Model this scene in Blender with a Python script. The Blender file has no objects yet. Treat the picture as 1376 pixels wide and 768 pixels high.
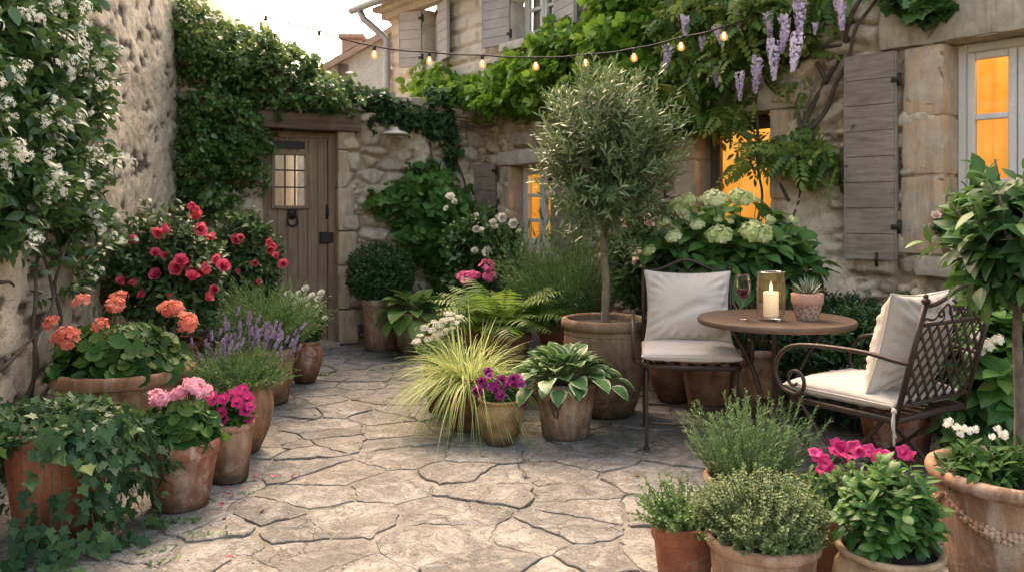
import bpy, math, random
import numpy as np
from mathutils import Vector

random.seed(11)
rng = np.random.default_rng(11)
PI = math.pi
scene = bpy.context.scene
COL = scene.collection
CAM_H, FPX, CX, HY = 1.25, 1100.0, 688.0, 288.0


def at(px, Y):
    return (px - CX) / FPX * Y


def zat(py, Y):
    return CAM_H - (py - HY) / FPX * Y


# ------------------------------------------------------------------ numpy helpers
def norm(a):
    a = np.asarray(a, float)
    return a / np.maximum(np.linalg.norm(a, axis=-1, keepdims=True), 1e-9)


def frames(d, up):
    d = norm(d)
    up = np.broadcast_to(np.asarray(up, float), d.shape)
    s = np.cross(d, up)
    bad = np.linalg.norm(s, axis=-1) < 1e-3
    if bad.any():
        s[bad] = np.cross(d[bad], np.array([0.31, 0.9, 0.2]))
    s = norm(s)
    n = np.cross(s, d)
    return np.stack([s, d, n], -1)


def rnd_dirs(n, zmin=-1.0, zmax=1.0):
    z = rng.uniform(zmin, zmax, n)
    a = rng.uniform(0, 2 * PI, n)
    r = np.sqrt(np.maximum(0, 1 - z * z))
    return np.stack([r * np.cos(a), r * np.sin(a), z], -1)


def hash2(i, j, k=0):
    h = (i.astype(np.int64) * 374761393 + j.astype(np.int64) * 668265263 + k * 2147483647 + 12345) & 0xFFFFFFFF
    h = ((h ^ (h >> 13)) * 1274126177) & 0xFFFFFFFF
    h = (h ^ (h >> 16)) & 0xFFFFFFFF
    h = ((h ^ (h >> 15)) * 2246822519) & 0xFFFFFFFF
    h = (h ^ (h >> 13)) & 0xFFFFFFFF
    return h.astype(np.float64) / 4294967295.0


def vnoise(x, y, k=0):
    xi, yi = np.floor(x), np.floor(y)
    fx, fy = x - xi, y - yi
    fx = fx * fx * (3 - 2 * fx)
    fy = fy * fy * (3 - 2 * fy)
    a, b = hash2(xi, yi, k), hash2(xi + 1, yi, k)
    c, d = hash2(xi, yi + 1, k), hash2(xi + 1, yi + 1, k)
    return (a * (1 - fx) + b * fx) * (1 - fy) + (c * (1 - fx) + d * fx) * fy


def fbm(x, y, k=0, o=4):
    s, a, t = 0, 1.0, 0
    for i in range(o):
        s = s + a * vnoise(x * 2 ** i + 17.3 * i, y * 2 ** i - 9.1 * i, k + i)
        t += a
        a *= 0.5
    return s / t


def voro(x, y, k=0, jit=0.85):
    xi, yi = np.floor(x), np.floor(y)
    f1 = np.full(x.shape, 9.0)
    f2 = np.full(x.shape, 9.0)
    ident = np.zeros(x.shape)
    for di in (-1, 0, 1):
        for dj in (-1, 0, 1):
            ci, cj = xi + di, yi + dj
            off = 0.5 * (np.mod(cj, 2))
            px = ci + off * 0 + 0.5 + jit * (hash2(ci, cj, k) - 0.5)
            py = cj + 0.5 + jit * (hash2(ci, cj, k + 7) - 0.5)
            d = np.hypot(px - x, py - y)
            idv = hash2(ci, cj, k + 3)
            closer = d < f1
            f2 = np.where(closer, f1, np.minimum(f2, d))
            ident = np.where(closer, idv, ident)
            f1 = np.where(closer, d, f1)
    return f1, f2, ident


def sstep(a, b, x):
    t = np.clip((x - a) / (b - a), 0, 1)
    return t * t * (3 - 2 * t)


# ------------------------------------------------------------------ mesh builder
class MB:
    def __init__(self):
        self.V, self.VAR, self.UV, self.F = [], [], [], []
        self.n = 0

    def add(self, V, F, var=0.5, uv=None):
        V = np.asarray(V, float).reshape(-1, 3)
        m = len(V)
        self.V.append(V)
        self.VAR.append(np.broadcast_to(np.asarray(var, float), (m,)))
        self.UV.append(np.zeros((m, 2)) if uv is None else np.asarray(uv, float).reshape(-1, 2))
        if isinstance(F, np.ndarray):
            self.F.append(F.astype(np.int64) + self.n)
        else:
            by = {}
            for f in F:
                by.setdefault(len(f), []).append(f)
            for k, fs in by.items():
                self.F.append(np.array(fs, np.int64) + self.n)
        self.n += m
        return self

    def inst(self, tpl, P, R, S, var=0.5):
        tv, tf, tuv = tpl
        P = np.asarray(P, float).reshape(-1, 3)
        N = len(P)
        if N == 0:
            return self
        S = np.asarray(S, float)
        if S.ndim == 0:
            S = np.full((N, 1), float(S))
        elif S.ndim == 1:
            S = S[:, None]
        lv = tv[None] * S[:, None, :]
        W = np.einsum('nij,nkj->nki', R, lv) + P[:, None, :]
        k = len(tv)
        F = (tf[None] + (np.arange(N) * k)[:, None, None]).reshape(-1, tf.shape[1])
        var = np.broadcast_to(np.asarray(var, float), (N,))
        self.add(W.reshape(-1, 3), F, np.repeat(var, k), np.tile(tuv, (N, 1)))
        return self

    def tubes(self, C, rad, sides=4, var=0.5, taper=0.5):
        """C (N,T,3) curves, rad scalar/(N,)/(N,T)."""
        C = np.asarray(C, float)
        if C.ndim == 2:
            C = C[None]
        N, T, _ = C.shape
        rad = np.asarray(rad, float)
        if rad.ndim == 0:
            rad = np.full((N,), float(rad))
        if rad.ndim == 1 and len(rad) == N:
            rad = rad[:, None] * np.linspace(1, taper, T)[None]
        elif rad.ndim == 1:
            rad = np.broadcast_to(rad[None], (N, T))
        tan = norm(np.gradient(C, axis=1))
        mean = norm(tan.mean(1, keepdims=True))
        ref = np.where(np.abs(mean[..., 2:3]) > 0.75, np.array([0.9, 0.35, 0.1]), np.array([0.05, 0.08, 1.0]))
        s = norm(np.cross(tan, np.broadcast_to(ref, tan.shape)))
        n = np.cross(s, tan)
        a = np.arange(sides) * 2 * PI / sides
        W = C[:, :, None] + rad[:, :, None, None] * (np.cos(a)[None, None, :, None] * s[:, :, None] + np.sin(a)[None, None, :, None] * n[:, :, None])
        i = np.arange(T - 1)[:, None] * sides
        j = np.arange(sides)[None]
        j2 = (j + 1) % sides
        q = np.stack([i + j, i + j2, i + sides + j2, i + sides + j], -1).reshape(-1, 4)
        caps = np.array([list(range(sides))[::-1], [(T - 1) * sides + x for x in range(sides)]])
        base = (np.arange(N) * T * sides)[:, None, None]
        var = np.broadcast_to(np.asarray(var, float), (N,))
        vv = np.repeat(var, T * sides)
        self.add(W.reshape(-1, 3), (q[None] + base).reshape(-1, 4), vv)
        self.F.append((caps[None] + base).reshape(-1, sides) + self.n - N * T * sides)
        return self

    def ribbons(self, C, w, up, var=0.5, prof=None, fold=0.25):
        C = np.asarray(C, float)
        N, T, _ = C.shape
        tan = norm(np.gradient(C, axis=1))
        up = np.asarray(up, float)
        if up.ndim == 2:
            up = up[:, None, :]
        s = norm(np.cross(tan, np.broadcast_to(up, tan.shape)))
        nn = np.cross(s, tan)
        if prof is None:
            t = np.linspace(0, 1, T)
            prof = np.minimum(1, (0.45 + 2.2 * t)) * (1 - t ** 2.2) + 0.03
        w = np.broadcast_to(np.asarray(w, float), (N,))
        ww = (w[:, None] * prof[None])[..., None]
        W = np.stack([C - s * ww + nn * ww * fold, C, C + s * ww + nn * ww * fold], 2)
        i = np.arange(T - 1)[:, None] * 3
        j = np.arange(2)[None]
        q = np.stack([i + j, i + j + 1, i + 3 + j + 1, i + 3 + j], -1).reshape(-1, 4)
        F = (q[None] + (np.arange(N) * T * 3)[:, None, None]).reshape(-1, 4)
        uv = np.zeros((N, T, 3, 2))
        uv[..., 0] = np.array([-1, 0, 1])
        uv[..., 1] = np.linspace(0, 1, T)[None, :, None]
        self.add(W.reshape(-1, 3), F, np.repeat(np.broadcast_to(np.asarray(var, float), (N,)), T * 3), uv.reshape(-1, 2))
        return self

    def box(self, c, h, R=None, var=0.5, bev=0.0):
        x, y, z = h
        if bev > 0:
            b = min(bev, x * .9, y * .9, z * .9)
            V = []
            for sx in (-1, 1):
                for sy in (-1, 1):
                    for sz in (-1, 1):
                        V += [(sx * x, sy * (y - b), sz * (z - b)), (sx * (x - b), sy * y, sz * (z - b)), (sx * (x - b), sy * (y - b), sz * z)]
            V = np.array(V)
            F = []
            def idx(sx, sy, sz, k):
                return (((sx > 0) * 2 + (sy > 0)) * 2 + (sz > 0)) * 3 + k
            for k in range(3):
                o = [a for a in range(3) if a != k]
                for s in (-1, 1):
                    f = []
                    for a, b_ in ((-1, -1), (1, -1), (1, 1), (-1, 1)):
                        sg = [0, 0, 0]
                        sg[k] = s
                        sg[o[0]] = a
                        sg[o[1]] = b_
                        f.append(idx(*sg, k))
                    F.append(tuple(f if (s > 0) ^ (k == 1) else f[::-1]))
            for k in range(3):
                k1, k2 = [a for a in range(3) if a != k]
                for a in (-1, 1):
                    for b_ in (-1, 1):
                        s0 = [0, 0, 0]; s1 = [0, 0, 0]
                        s0[k], s1[k] = -1, 1
                        s0[k1] = s1[k1] = a
                        s0[k2] = s1[k2] = b_
                        f = (idx(*s0, k1), idx(*s1, k1), idx(*s1, k2), idx(*s0, k2))
                        v = V[list(f)]
                        nrm = np.cross(v[1] - v[0], v[2] - v[0])
                        F.append(f if np.dot(nrm, v.mean(0)) > 0 else f[::-1])
            for sx in (-1, 1):
                for sy in (-1, 1):
                    for sz in (-1, 1):
                        f = (idx(sx, sy, sz, 0), idx(sx, sy, sz, 1), idx(sx, sy, sz, 2))
                        v = V[list(f)]
                        nrm = np.cross(v[1] - v[0], v[2] - v[0])
                        F.append(f if np.dot(nrm, v.mean(0)) > 0 else f[::-1])
        else:
            V = np.array([(sx * x, sy * y, sz * z) for sx in (-1, 1) for sy in (-1, 1) for sz in (-1, 1)], float)
            F = [(0, 1, 3, 2), (4, 6, 7, 5), (0, 4, 5, 1), (2, 3, 7, 6), (0, 2, 6, 4), (1, 5, 7, 3)]
        if R is not None:
            V = V @ np.asarray(R, float).T
            if np.linalg.det(np.asarray(R, float)) < 0:
                F = [f[::-1] for f in F]
        self.add(V + np.asarray(c, float), F, var)
        return self

    def lathe(self, prof, segs=48, c=(0, 0, 0), wob=0.0, var=0.5, k=0):
        prof = np.asarray(prof, float)
        a = np.arange(segs) * 2 * PI / segs
        r = prof[:, 0][:, None] * np.ones(segs)[None]
        z = prof[:, 1][:, None] * np.ones(segs)[None]
        if wob:
            w = fbm(2.0 * np.cos(a)[None] + 5 + k + 3 * z, 2.0 * np.sin(a)[None] + 3 * z, k, 3) - 0.5
            r = r * (1 + wob * w)
        V = np.stack([r * np.cos(a)[None], r * np.sin(a)[None], z], -1).reshape(-1, 3) + np.asarray(c, float)
        i = np.arange(len(prof) - 1)[:, None] * segs
        j = np.arange(segs)[None]
        j2 = (j + 1) % segs
        q = np.stack([i + j, i + j2, i + segs + j2, i + segs + j], -1).reshape(-1, 4)
        self.add(V, q, var)
        return self

    def disc(self, c, r, segs=32, dome=0.0, var=0.5):
        a = np.arange(segs) * 2 * PI / segs
        V = [(0, 0, dome)] + [(r * math.cos(x), r * math.sin(x), 0) for x in a]
        F = np.array([(0, 1 + i, 1 + (i + 1) % segs) for i in range(segs)])
        self.add(np.array(V) + np.asarray(c, float), F, var)
        return self

    def ball(self, c, r, segs=12, rings=7, var=0.5):
        prof = [(max(1e-4, math.sin(PI * i / rings)), -math.cos(PI * i / rings)) for i in range(rings + 1)]
        r = np.broadcast_to(np.asarray(r, float), (3,))
        tmp = MB().lathe(prof, segs)
        self.add(tmp.V[0] * r + np.asarray(c, float), tmp.F[0], var)
        return self

    def mesh(self, name, smooth=True, extra=None):
        me = bpy.data.meshes.new(name)
        V = np.concatenate(self.V)
        me.vertices.add(len(V))
        me.vertices.foreach_set('co', V.astype(np.float32).ravel())
        loops = np.concatenate([f.ravel() for f in self.F])
        tot = np.concatenate([np.full(len(f), f.shape[1], np.int32) for f in self.F])
        st = np.concatenate([[0], np.cumsum(tot)[:-1]]).astype(np.int32)
        me.loops.add(len(loops))
        me.loops.foreach_set('vertex_index', loops.astype(np.int32))
        me.polygons.add(len(tot))
        me.polygons.foreach_set('loop_start', st)
        me.polygons.foreach_set('loop_total', tot)
        me.polygons.foreach_set('use_smooth', np.full(len(tot), bool(smooth)))
        a = me.attributes.new('var', 'FLOAT', 'POINT')
        a.data.foreach_set('value', np.concatenate(self.VAR).astype(np.float32))
        uv = np.concatenate(self.UV)
        a = me.attributes.new('luv', 'FLOAT_VECTOR', 'POINT')
        a.data.foreach_set('vector', np.concatenate([uv, np.zeros((len(uv), 1))], 1).astype(np.float32).ravel())
        if extra is not None:
            a = me.attributes.new('wat', 'FLOAT_VECTOR', 'POINT')
            a.data.foreach_set('vector', np.asarray(extra, np.float32).ravel())
        me.update(calc_edges=True)
        me.validate(verbose=False)
        return me

    def build(self, name, m, parent=None, smooth=True, loc=None, extra=None, sharp=None):
        me = self.mesh(name, smooth, extra)
        o = bpy.data.objects.new(name, me)
        if m is not None:
            me.materials.append(m)
        COL.objects.link(o)
        if parent is not None:
            o.parent = parent
        if loc is not None:
            o.location = loc
        if sharp:
            try:
                me.set_sharp_from_angle(angle=math.radians(sharp))
            except Exception:
                pass
        return o


def thing(name, label, cat, loc=(0, 0, 0), rz=0.0, group=None):
    o = bpy.data.objects.new(name, None)
    o.empty_display_size = 0.1
    COL.objects.link(o)
    o.location = loc
    o.rotation_euler = (0, 0, rz)
    o['label'] = label
    o['category'] = cat
    if group:
        o['group'] = group
    return o


def tag(o, label, cat, group=None):
    o['label'] = label
    o['category'] = cat
    if group:
        o['group'] = group
    return o


def place(name, me, parent, loc, rot=(0, 0, 0), s=1.0):
    o = bpy.data.objects.new(name, me)
    COL.objects.link(o)
    o.parent = parent
    o.location = loc
    o.rotation_euler = rot
    o.scale = (s, s, s) if np.isscalar(s) else s
    return o


def dir_euler(d, roll=0.0):
    q = Vector(d).to_track_quat('Z', 'Y')
    e = q.to_euler()
    return e


# ------------------------------------------------------------------ leaf templates (length +Y, width X, normal Z)
def leaf_tpl(ws, fold=0.25, droop=0.2, vs=None, lift=0.0):
    n = len(ws)
    vs = np.linspace(0, 1, n) if vs is None else vs
    V, UV, I = [], [], []
    for w, v in zip(ws, vs):
        z = -droop * v * v + lift * v
        if w <= 1e-6:
            V.append((0, v, z)); UV.append((0, v))
            I.append((len(V) - 1,) * 3)
        else:
            b = len(V)
            V += [(-w, v, z + fold * w), (0, v, z), (w, v, z + fold * w)]
            UV += [(-1, v), (0, v), (1, v)]
            I.append((b, b + 1, b + 2))
    F = []
    for a, b in zip(I[:-1], I[1:]):
        for k in (0, 1):
            for t in ((a[k], a[k + 1], b[k + 1]), (a[k], b[k + 1], b[k])):
                if len(set(t)) == 3:
                    F.append(t)
    return np.array(V, float), np.array(F), np.array(UV, float)


def outline_tpl(pts, c=(0, 0.4), cup=0.15, droop=0.1):
    pts = np.array(pts, float)
    r = np.hypot(pts[:, 0] - c[0], pts[:, 1] - c[1])
    z = cup * r - droop * pts[:, 1] ** 2
    V = np.concatenate([[[c[0], c[1], -droop * c[1] ** 2]], np.stack([pts[:, 0], pts[:, 1], z], -1)])
    n = len(pts)
    F = np.array([(0, 1 + i, 1 + (i + 1) % n) for i in range(n)])
    UV = np.concatenate([[[0, 0]], np.stack([np.ones(n), pts[:, 1]], -1)])
    return V, F, UV


def join_tpl(parts):
    V, F, UV, n = [], [], [], 0
    for v, f, u in parts:
        V.append(v); F.append(f + n); UV.append(u); n += len(v)
    return np.concatenate(V), np.concatenate(F), np.concatenate(UV)


def xf_tpl(tpl, P, d, up, s):
    R = frames(np.array([d], float), np.array(up, float))[0]
    return (tpl[0] * s) @ R.T + np.array(P), tpl[1], tpl[2]


T_OVAL = leaf_tpl([0, .2, .26, .17, 0], fold=.3, droop=.25)
T_SMALL = leaf_tpl([0, .3, .24, 0], fold=.3, droop=.15)
T_ROUND = leaf_tpl([0, .33, .4, .28, 0], fold=.22, droop=.2)
T_NEEDLE = leaf_tpl([.05, .06, 0], fold=.2, droop=.1)
T_OLIVE = leaf_tpl([0, .1, .09, 0], fold=.25, droop=.1)
T_LANCE = leaf_tpl([0, .13, .19, .13, 0], fold=.3, droop=.3)
T_BASIL = leaf_tpl([0, .2, .29, .28, .18, 0], fold=-.35, droop=.45, lift=.15, vs=[0, .15, .35, .6, .83, 1])
T_HOSTA = leaf_tpl([.03, .05, .28, .38, .34, .2, 0], fold=.3, droop=.55, lift=.1, vs=[0, .1, .28, .48, .68, .86, 1])
T_HYD = leaf_tpl([.0, .25, .36, .3, .14, 0], fold=.22, droop=.35, vs=[0, .18, .42, .66, .86, 1])
T_IVY = outline_tpl([(.0, .0), (.28, -.12), (.30, .12), (.52, .30), (.26, .46), (.2, .62), (0, 1.0), (-.2, .62), (-.26, .46), (-.52, .30), (-.30, .12), (-.28, -.12)], c=(0, .3), cup=.12, droop=.12)
T_VINE = outline_tpl([(0, 0), (.2, -.1), (.42, .05), (.38, .22), (.6, .42), (.4, .55), (.34, .72), (.16, .78), (0, 1.02), (-.16, .78), (-.34, .72), (-.4, .55), (-.6, .42), (-.38, .22), (-.42, .05), (-.2, -.1)], c=(0, .36), cup=.12, droop=.2)
_g = []
for _i in range(18):
    _a = -PI / 2 + 0.25 + (2 * PI - 0.5) * _i / 17
    _r = .5 * (1 + (.07 if _i % 2 else -.05))
    _g.append((_r * math.cos(_a), .42 + _r * math.sin(_a)))
T_GER = outline_tpl([(0, .3)] + _g, c=(0, .42), cup=.25, droop=.1)
_lf = leaf_tpl([0, .2, .22, 0], fold=.2, droop=.3)
_w = []
for _i in range(5):
    _v = .2 + .17 * _i
    for _s in (-1, 1):
        _w.append(xf_tpl(_lf, (0, _v, -.25 * _v * _v), (_s * .9, .55, -.25), (0, .2, 1), .42 - .04 * _i))
_w.append(xf_tpl(_lf, (0, 1.0, -.25), (0, 1, -.5), (0, 0, 1), .36))
T_WIS = join_tpl(_w)


def star_tpl(n, w, rad=1.0, cup=.2):
    """n petals in the XY plane, facing +Z."""
    pet = leaf_tpl([.03, w, w * .85, 0], fold=.15, droop=-cup, vs=[0, .45, .8, 1.0])
    ps = []
    for i in range(n):
        a = 2 * PI * i / n
        c, s = math.cos(a), math.sin(a)
        R = np.array([[c, -s, 0], [s, c, 0], [0, 0, 1]])
        ps.append((pet[0] * rad @ R.T, pet[1], pet[2]))
    return join_tpl(ps)


T_STAR5 = star_tpl(5, .2)
T_FLOR5 = star_tpl(5, .36, cup=.15)
T_FLOR4 = star_tpl(4, .42, cup=.1)
_b = MB().lathe([(.02, -.5), (.42, -.25), (.5, .05), (.3, .4), (.02, .5)], 6)
T_BUD = (_b.V[0], np.concatenate([_b.F[0][:, [0, 1, 2]], _b.F[0][:, [0, 2, 3]]]), np.zeros((len(_b.V[0]), 2)))


def bez(P0, P1, P2, T):
    t = np.asarray(T, float)
    t = t[None, :, None] if t.ndim == 1 else t[:, :, None]
    return (1 - t) ** 2 * P0[:, None] + 2 * t * (1 - t) * P1[:, None] + t * t * P2[:, None]


def twigs(mb, tpl, P, D, lpt, L, size, var=(0.1, 0.9), splay=0.9, grav=0.0, upmix=0.4, jitter=.35, stems=None, clumpvar=.5):
    """short leafy twigs ending at P, pointing along D."""
    P = np.asarray(P, float)
    N = len(P)
    D = norm(D)
    L = np.broadcast_to(np.asarray(L, float), (N,))
    k = (np.arange(lpt) + .5) / lpt
    pos = P[:, None] - D[:, None] * (L[:, None] * (1 - k)[None])[..., None]
    a = rng.uniform(0, 2 * PI, N)[:, None] + np.arange(lpt)[None] * 2.4 + rng.normal(0, .3, (N, lpt))
    s = norm(np.cross(D, np.array([.2, .1, 1.]) + rng.normal(0, .05, (N, 3))))
    n = np.cross(s, D)
    perp = np.cos(a)[..., None] * s[:, None] + np.sin(a)[..., None] * n[:, None]
    fwd = (.35 + .75 * k)[None, :, None]
    d = D[:, None] * fwd + perp * splay + rng.normal(0, jitter, (N, lpt, 3)) * .5
    d[..., 2] -= grav
    up = D[:, None] * (1 - upmix) + np.array([0, 0, 1.0]) * upmix + rng.normal(0, jitter, (N, lpt, 3)) * .6
    R = frames(d.reshape(-1, 3), up.reshape(-1, 3))
    sz = size * rng.uniform(.65, 1.2, (N, lpt)) * (1.05 - .35 * k[None])
    vv = var[0] + (var[1] - var[0]) * np.clip(clumpvar * rng.random((N, 1)) + (1 - clumpvar) * rng.random((N, lpt)) + .12 * (k[None] - .5), 0, 1)
    mb.inst(tpl, pos.reshape(-1, 3), R, sz.ravel(), vv.ravel())
    if stems is not None:
        stems.tubes(np.stack([P - D * L[:, None] * 1.1, P - D * L[:, None] * .5, P], 1), .0016, 3, var=.3)


def shell(n, c, r, lump=.15, rmin=.8, rmax=1.03, zmin=-.5, k=0, freq=2.2):
    d = rnd_dirs(n, zmin, 1)
    l = 1 + lump * 2 * (fbm(d[:, 0] * freq + 9 + d[:, 2], d[:, 1] * freq + 4 + d[:, 2] * 1.7, k, 3) - .5)
    q = l * (rmin + (rmax - rmin) * rng.random(n) ** .6)
    return np.asarray(c) + d * np.asarray(r) * q[:, None], d


# ------------------------------------------------------------------ materials
class NT:
    def __init__(self, name):
        self.m = bpy.data.materials.new(name)
        self.m.use_nodes = True
        self.t = self.m.node_tree
        self.N, self.L = self.t.nodes, self.t.links
        self.bsdf = self.N['Principled BSDF']
        self.out = self.N['Material Output']

    def n(self, typ, **kw):
        x = self.N.new(typ)
        for k, v in kw.items():
            if k.startswith('i_'):
                x.inputs[k[2:].replace('_', ' ')].default_value = v
            else:
                setattr(x, k, v)
        return x

    def l(self, a, b):
        self.L.new(a, b)

    def attr(self, name):
        return self.n('ShaderNodeAttribute', attribute_name=name)

    def ramp(self, fac, stops):
        r = self.n('ShaderNodeValToRGB')
        e = r.color_ramp.elements
        while len(e) < len(stops):
            e.new(0.5)
        for x, (p, c) in zip(e, stops):
            x.position = p
            x.color = (*c, 1) if len(c) == 3 else c
        if fac is not None:
            self.l(fac, r.inputs['Fac'])
        return r.outputs['Color']

    def noise(self, scale, detail=4, rough=.55, vec=None, dist=0.0):
        x = self.n('ShaderNodeTexNoise')
        x.inputs['Scale'].default_value = scale
        x.inputs['Detail'].default_value = detail
        x.inputs['Roughness'].default_value = rough
        x.inputs['Distortion'].default_value = dist
        if vec is not None:
            self.l(vec, x.inputs['Vector'])
        return x.outputs['Fac']

    def mix(self, fac, a, b, blend='MIX'):
        x = self.n('ShaderNodeMix', data_type='RGBA', blend_type=blend)
        for s, v in ((0, fac), (6, a), (7, b)):
            if isinstance(v, (int, float)):
                x.inputs[s].default_value = v
            elif isinstance(v, tuple):
                x.inputs[s].default_value = (*v, 1)
            else:
                self.l(v, x.inputs[s])
        return x.outputs[2]

    def math(self, op, a, b=None, clamp=False):
        x = self.n('ShaderNodeMath', operation=op, use_clamp=clamp)
        for i, v in enumerate((a, b)):
            if v is None:
                continue
            if isinstance(v, (int, float)):
                x.inputs[i].default_value = v
            else:
                self.l(v, x.inputs[i])
        return x.outputs[0]

    def rng(self, v, a, b, c=0.0, d=1.0):
        x = self.n('ShaderNodeMapRange')
        self.l(v, x.inputs[0])
        for i, q in enumerate((a, b, c, d)):
            x.inputs[i + 1].default_value = q
        return x.outputs[0]

    def bump(self, h, strength=.4, dist=.01, prev=None):
        x = self.n('ShaderNodeBump')
        x.inputs['Strength'].default_value = strength
        x.inputs['Distance'].default_value = dist
        self.l(h, x.inputs['Height'])
        if prev is not None:
            self.l(prev, x.inputs['Normal'])
        return x.outputs['Normal']

    def pos(self):
        return self.n('ShaderNodeNewGeometry').outputs['Position']

    def obj(self):
        return self.n('ShaderNodeTexCoord').outputs['Object']

    def set(self, **kw):
        for k, v in kw.items():
            s = self.bsdf.inputs[k.replace('_', ' ')]
            if isinstance(v, (int, float)):
                s.default_value = v
            elif isinstance(v, tuple):
                s.default_value = (*v, 1) if len(v) == 3 else v
            else:
                self.l(v, s)
        return self


def scale3(c, k):
    return tuple(min(1.0, x * k) for x in c)


def leaf_mat(name, dark, mid, light, rough=.5, trans=.3, spec=.35, vein=.0, edge=None, edge_at=.62, old=.0, vary=0.0):
    n = NT(name)
    v = n.attr('var').outputs['Fac']
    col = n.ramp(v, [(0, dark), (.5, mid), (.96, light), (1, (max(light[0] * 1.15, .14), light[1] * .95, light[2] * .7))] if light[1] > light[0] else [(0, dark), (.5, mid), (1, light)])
    big = n.noise(5.0, 2, vec=n.pos())
    col = n.mix(n.rng(big, .35, .7, 0, .45), col, n.mix(.5, col, dark))
    if vein or edge is not None:
        sx = n.n('ShaderNodeSeparateXYZ')
        n.l(n.attr('luv').outputs['Vector'], sx.inputs[0])
        au = n.math('ABSOLUTE', sx.outputs[0])
        if vein:
            vm = n.rng(au, .0, .22, vein, 0)
            col = n.mix(vm, col, scale3(light, 1.5))
        if edge is not None:
            nz = n.noise(60, 2, vec=n.pos())
            e = n.math('ADD', au, n.math('MULTIPLY', n.math('SUBTRACT', nz, .5), .5))
            col = n.mix(n.rng(e, edge_at, edge_at + .12, 0, 1), col, edge)
    fine = n.noise(90, 2, vec=n.pos())
    col = n.mix(n.rng(fine, .3, .7, 0, .25), col, scale3(dark, .8))
    if vary:
        r_ = n.n('ShaderNodeObjectInfo').outputs['Random']
        col = n.mix(n.rng(r_, 0, .5, vary, 0), col, n.mix(.5, col, dark))
        col = n.mix(n.rng(r_, .6, 1, 0, vary), col, light)
        col = n.mix(n.rng(n.noise(38, 3, .6, n.pos()), .62, .74, 0, vary * .6), col, (.35, .2, .09))
    n.set(Base_Color=col, Roughness=rough)
    n.bsdf.inputs['Specular IOR Level'].default_value = spec
    tr = n.n('ShaderNodeBsdfTranslucent')
    n.l(n.mix(.55, col, scale3(light, 1.4), 'MIX'), tr.inputs['Color'])
    ms = n.n('ShaderNodeMixShader')
    ms.inputs[0].default_value = trans
    n.l(n.bsdf.outputs[0], ms.inputs[1])
    n.l(tr.outputs[0], ms.inputs[2])
    n.l(ms.outputs[0], n.out.inputs['Surface'])
    return n.m


def pot_mat(name, base, pale, dark, moss=.5, bloom=.5, seed=0.0):
    n = NT(name)
    p = n.obj()
    mp = n.n('ShaderNodeMapping')
    mp.inputs['Location'].default_value = (seed, seed * .7, 0)
    n.l(p, mp.inputs['Vector'])
    v = mp.outputs['Vector']
    col = n.ramp(n.noise(7, 5, .6, v, .4), [(.3, dark), (.5, base), (.72, scale3(base, 1.25))])
    # lime bloom and drip streaks
    st = n.n('ShaderNodeMapping')
    st.inputs['Scale'].default_value = (14, 14, 2.0)
    n.l(v, st.inputs['Vector'])
    streak = n.noise(1.0, 4, .6, st.outputs['Vector'])
    col = n.mix(n.rng(streak, .5, .75, 0, bloom), col, pale)
    blot = n.noise(11, 6, .7, v, .6)
    col = n.mix(n.rng(blot, .55, .7, 0, bloom * .9), col, pale)
    sx = n.n('ShaderNodeSeparateXYZ')
    n.l(p, sx.inputs[0])
    low = n.rng(n.math('ADD', sx.outputs[2], n.math('MULTIPLY', n.math('SUBTRACT', blot, .5), .35)), .0, .16, 1, 0)
    col = n.mix(n.math('MULTIPLY', low, moss), col, (.045, .036, .02))
    stain = n.noise(4.0, 5, .65, v, 1.0)
    col = n.mix(n.rng(stain, .55, .72, 0, .55), col, scale3(dark, .55))
    speck = n.noise(120, 2, .5, v)
    col = n.mix(n.rng(speck, .58, .75, 0, .4), col, scale3(dark, .7))
    n.set(Base_Color=col, Roughness=.86)
    n.bsdf.inputs['Specular IOR Level'].default_value = .2
    b = n.bump(blot, .35, .006)
    rings = n.n('ShaderNodeMapping')
    rings.inputs['Scale'].default_value = (1.5, 1.5, 60)
    n.l(v, rings.inputs['Vector'])
    b = n.bump(n.noise(1, 2, .5, rings.outputs['Vector']), .18, .004, b)
    b = n.bump(speck, .3, .002, b)
    n.set(Normal=b)
    return n.m


def simple_mat(name, col, rough=.6, metal=0.0, nscale=20, namt=.35, bump=.1, dark=None):
    n = NT(name)
    v = n.obj()
    f = n.noise(nscale, 5, .6, v, .3)
    c = n.mix(n.rng(f, .35, .7, 0, namt), col, dark if dark else scale3(col, .45))
    n.set(Base_Color=c, Roughness=rough, Metallic=metal)
    if bump:
        n.set(Normal=n.bump(n.noise(nscale * 4, 4, .6, v), bump, .004))
    return n.m


def glass_thin(name, tint=(1, 1, 1), refl=1.0, rough=.02, speck=0.0):
    n = NT(name)
    tr = n.n('ShaderNodeBsdfTransparent')
    tr.inputs['Color'].default_value = (*tint, 1)
    gl = n.n('ShaderNodeBsdfGlossy')
    gl.inputs['Roughness'].default_value = rough
    fr = n.n('ShaderNodeFresnel')
    fr.inputs['IOR'].default_value = 1.5
    f = n.math('MULTIPLY', fr.outputs[0], refl, True)
    if speck:
        s = n.rng(n.noise(160, 3, .6, n.obj()), .55, .75, 0, speck)
        f = n.math('ADD', f, s, True)
    ms = n.n('ShaderNodeMixShader')
    n.l(f, ms.inputs[0])
    n.l(tr.outputs[0], ms.inputs[1])
    n.l(gl.outputs[0], ms.inputs[2])
    n.l(ms.outputs[0], n.out.inputs['Surface'])
    n.N.remove(n.bsdf)
    return n.m


def emit_mat(name, col, strength):
    n = NT(name)
    n.set(Base_Color=(0.02, 0.02, 0.02), Roughness=.5, Emission_Color=col)
    n.bsdf.inputs['Emission Strength'].default_value = strength
    return n.m
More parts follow.
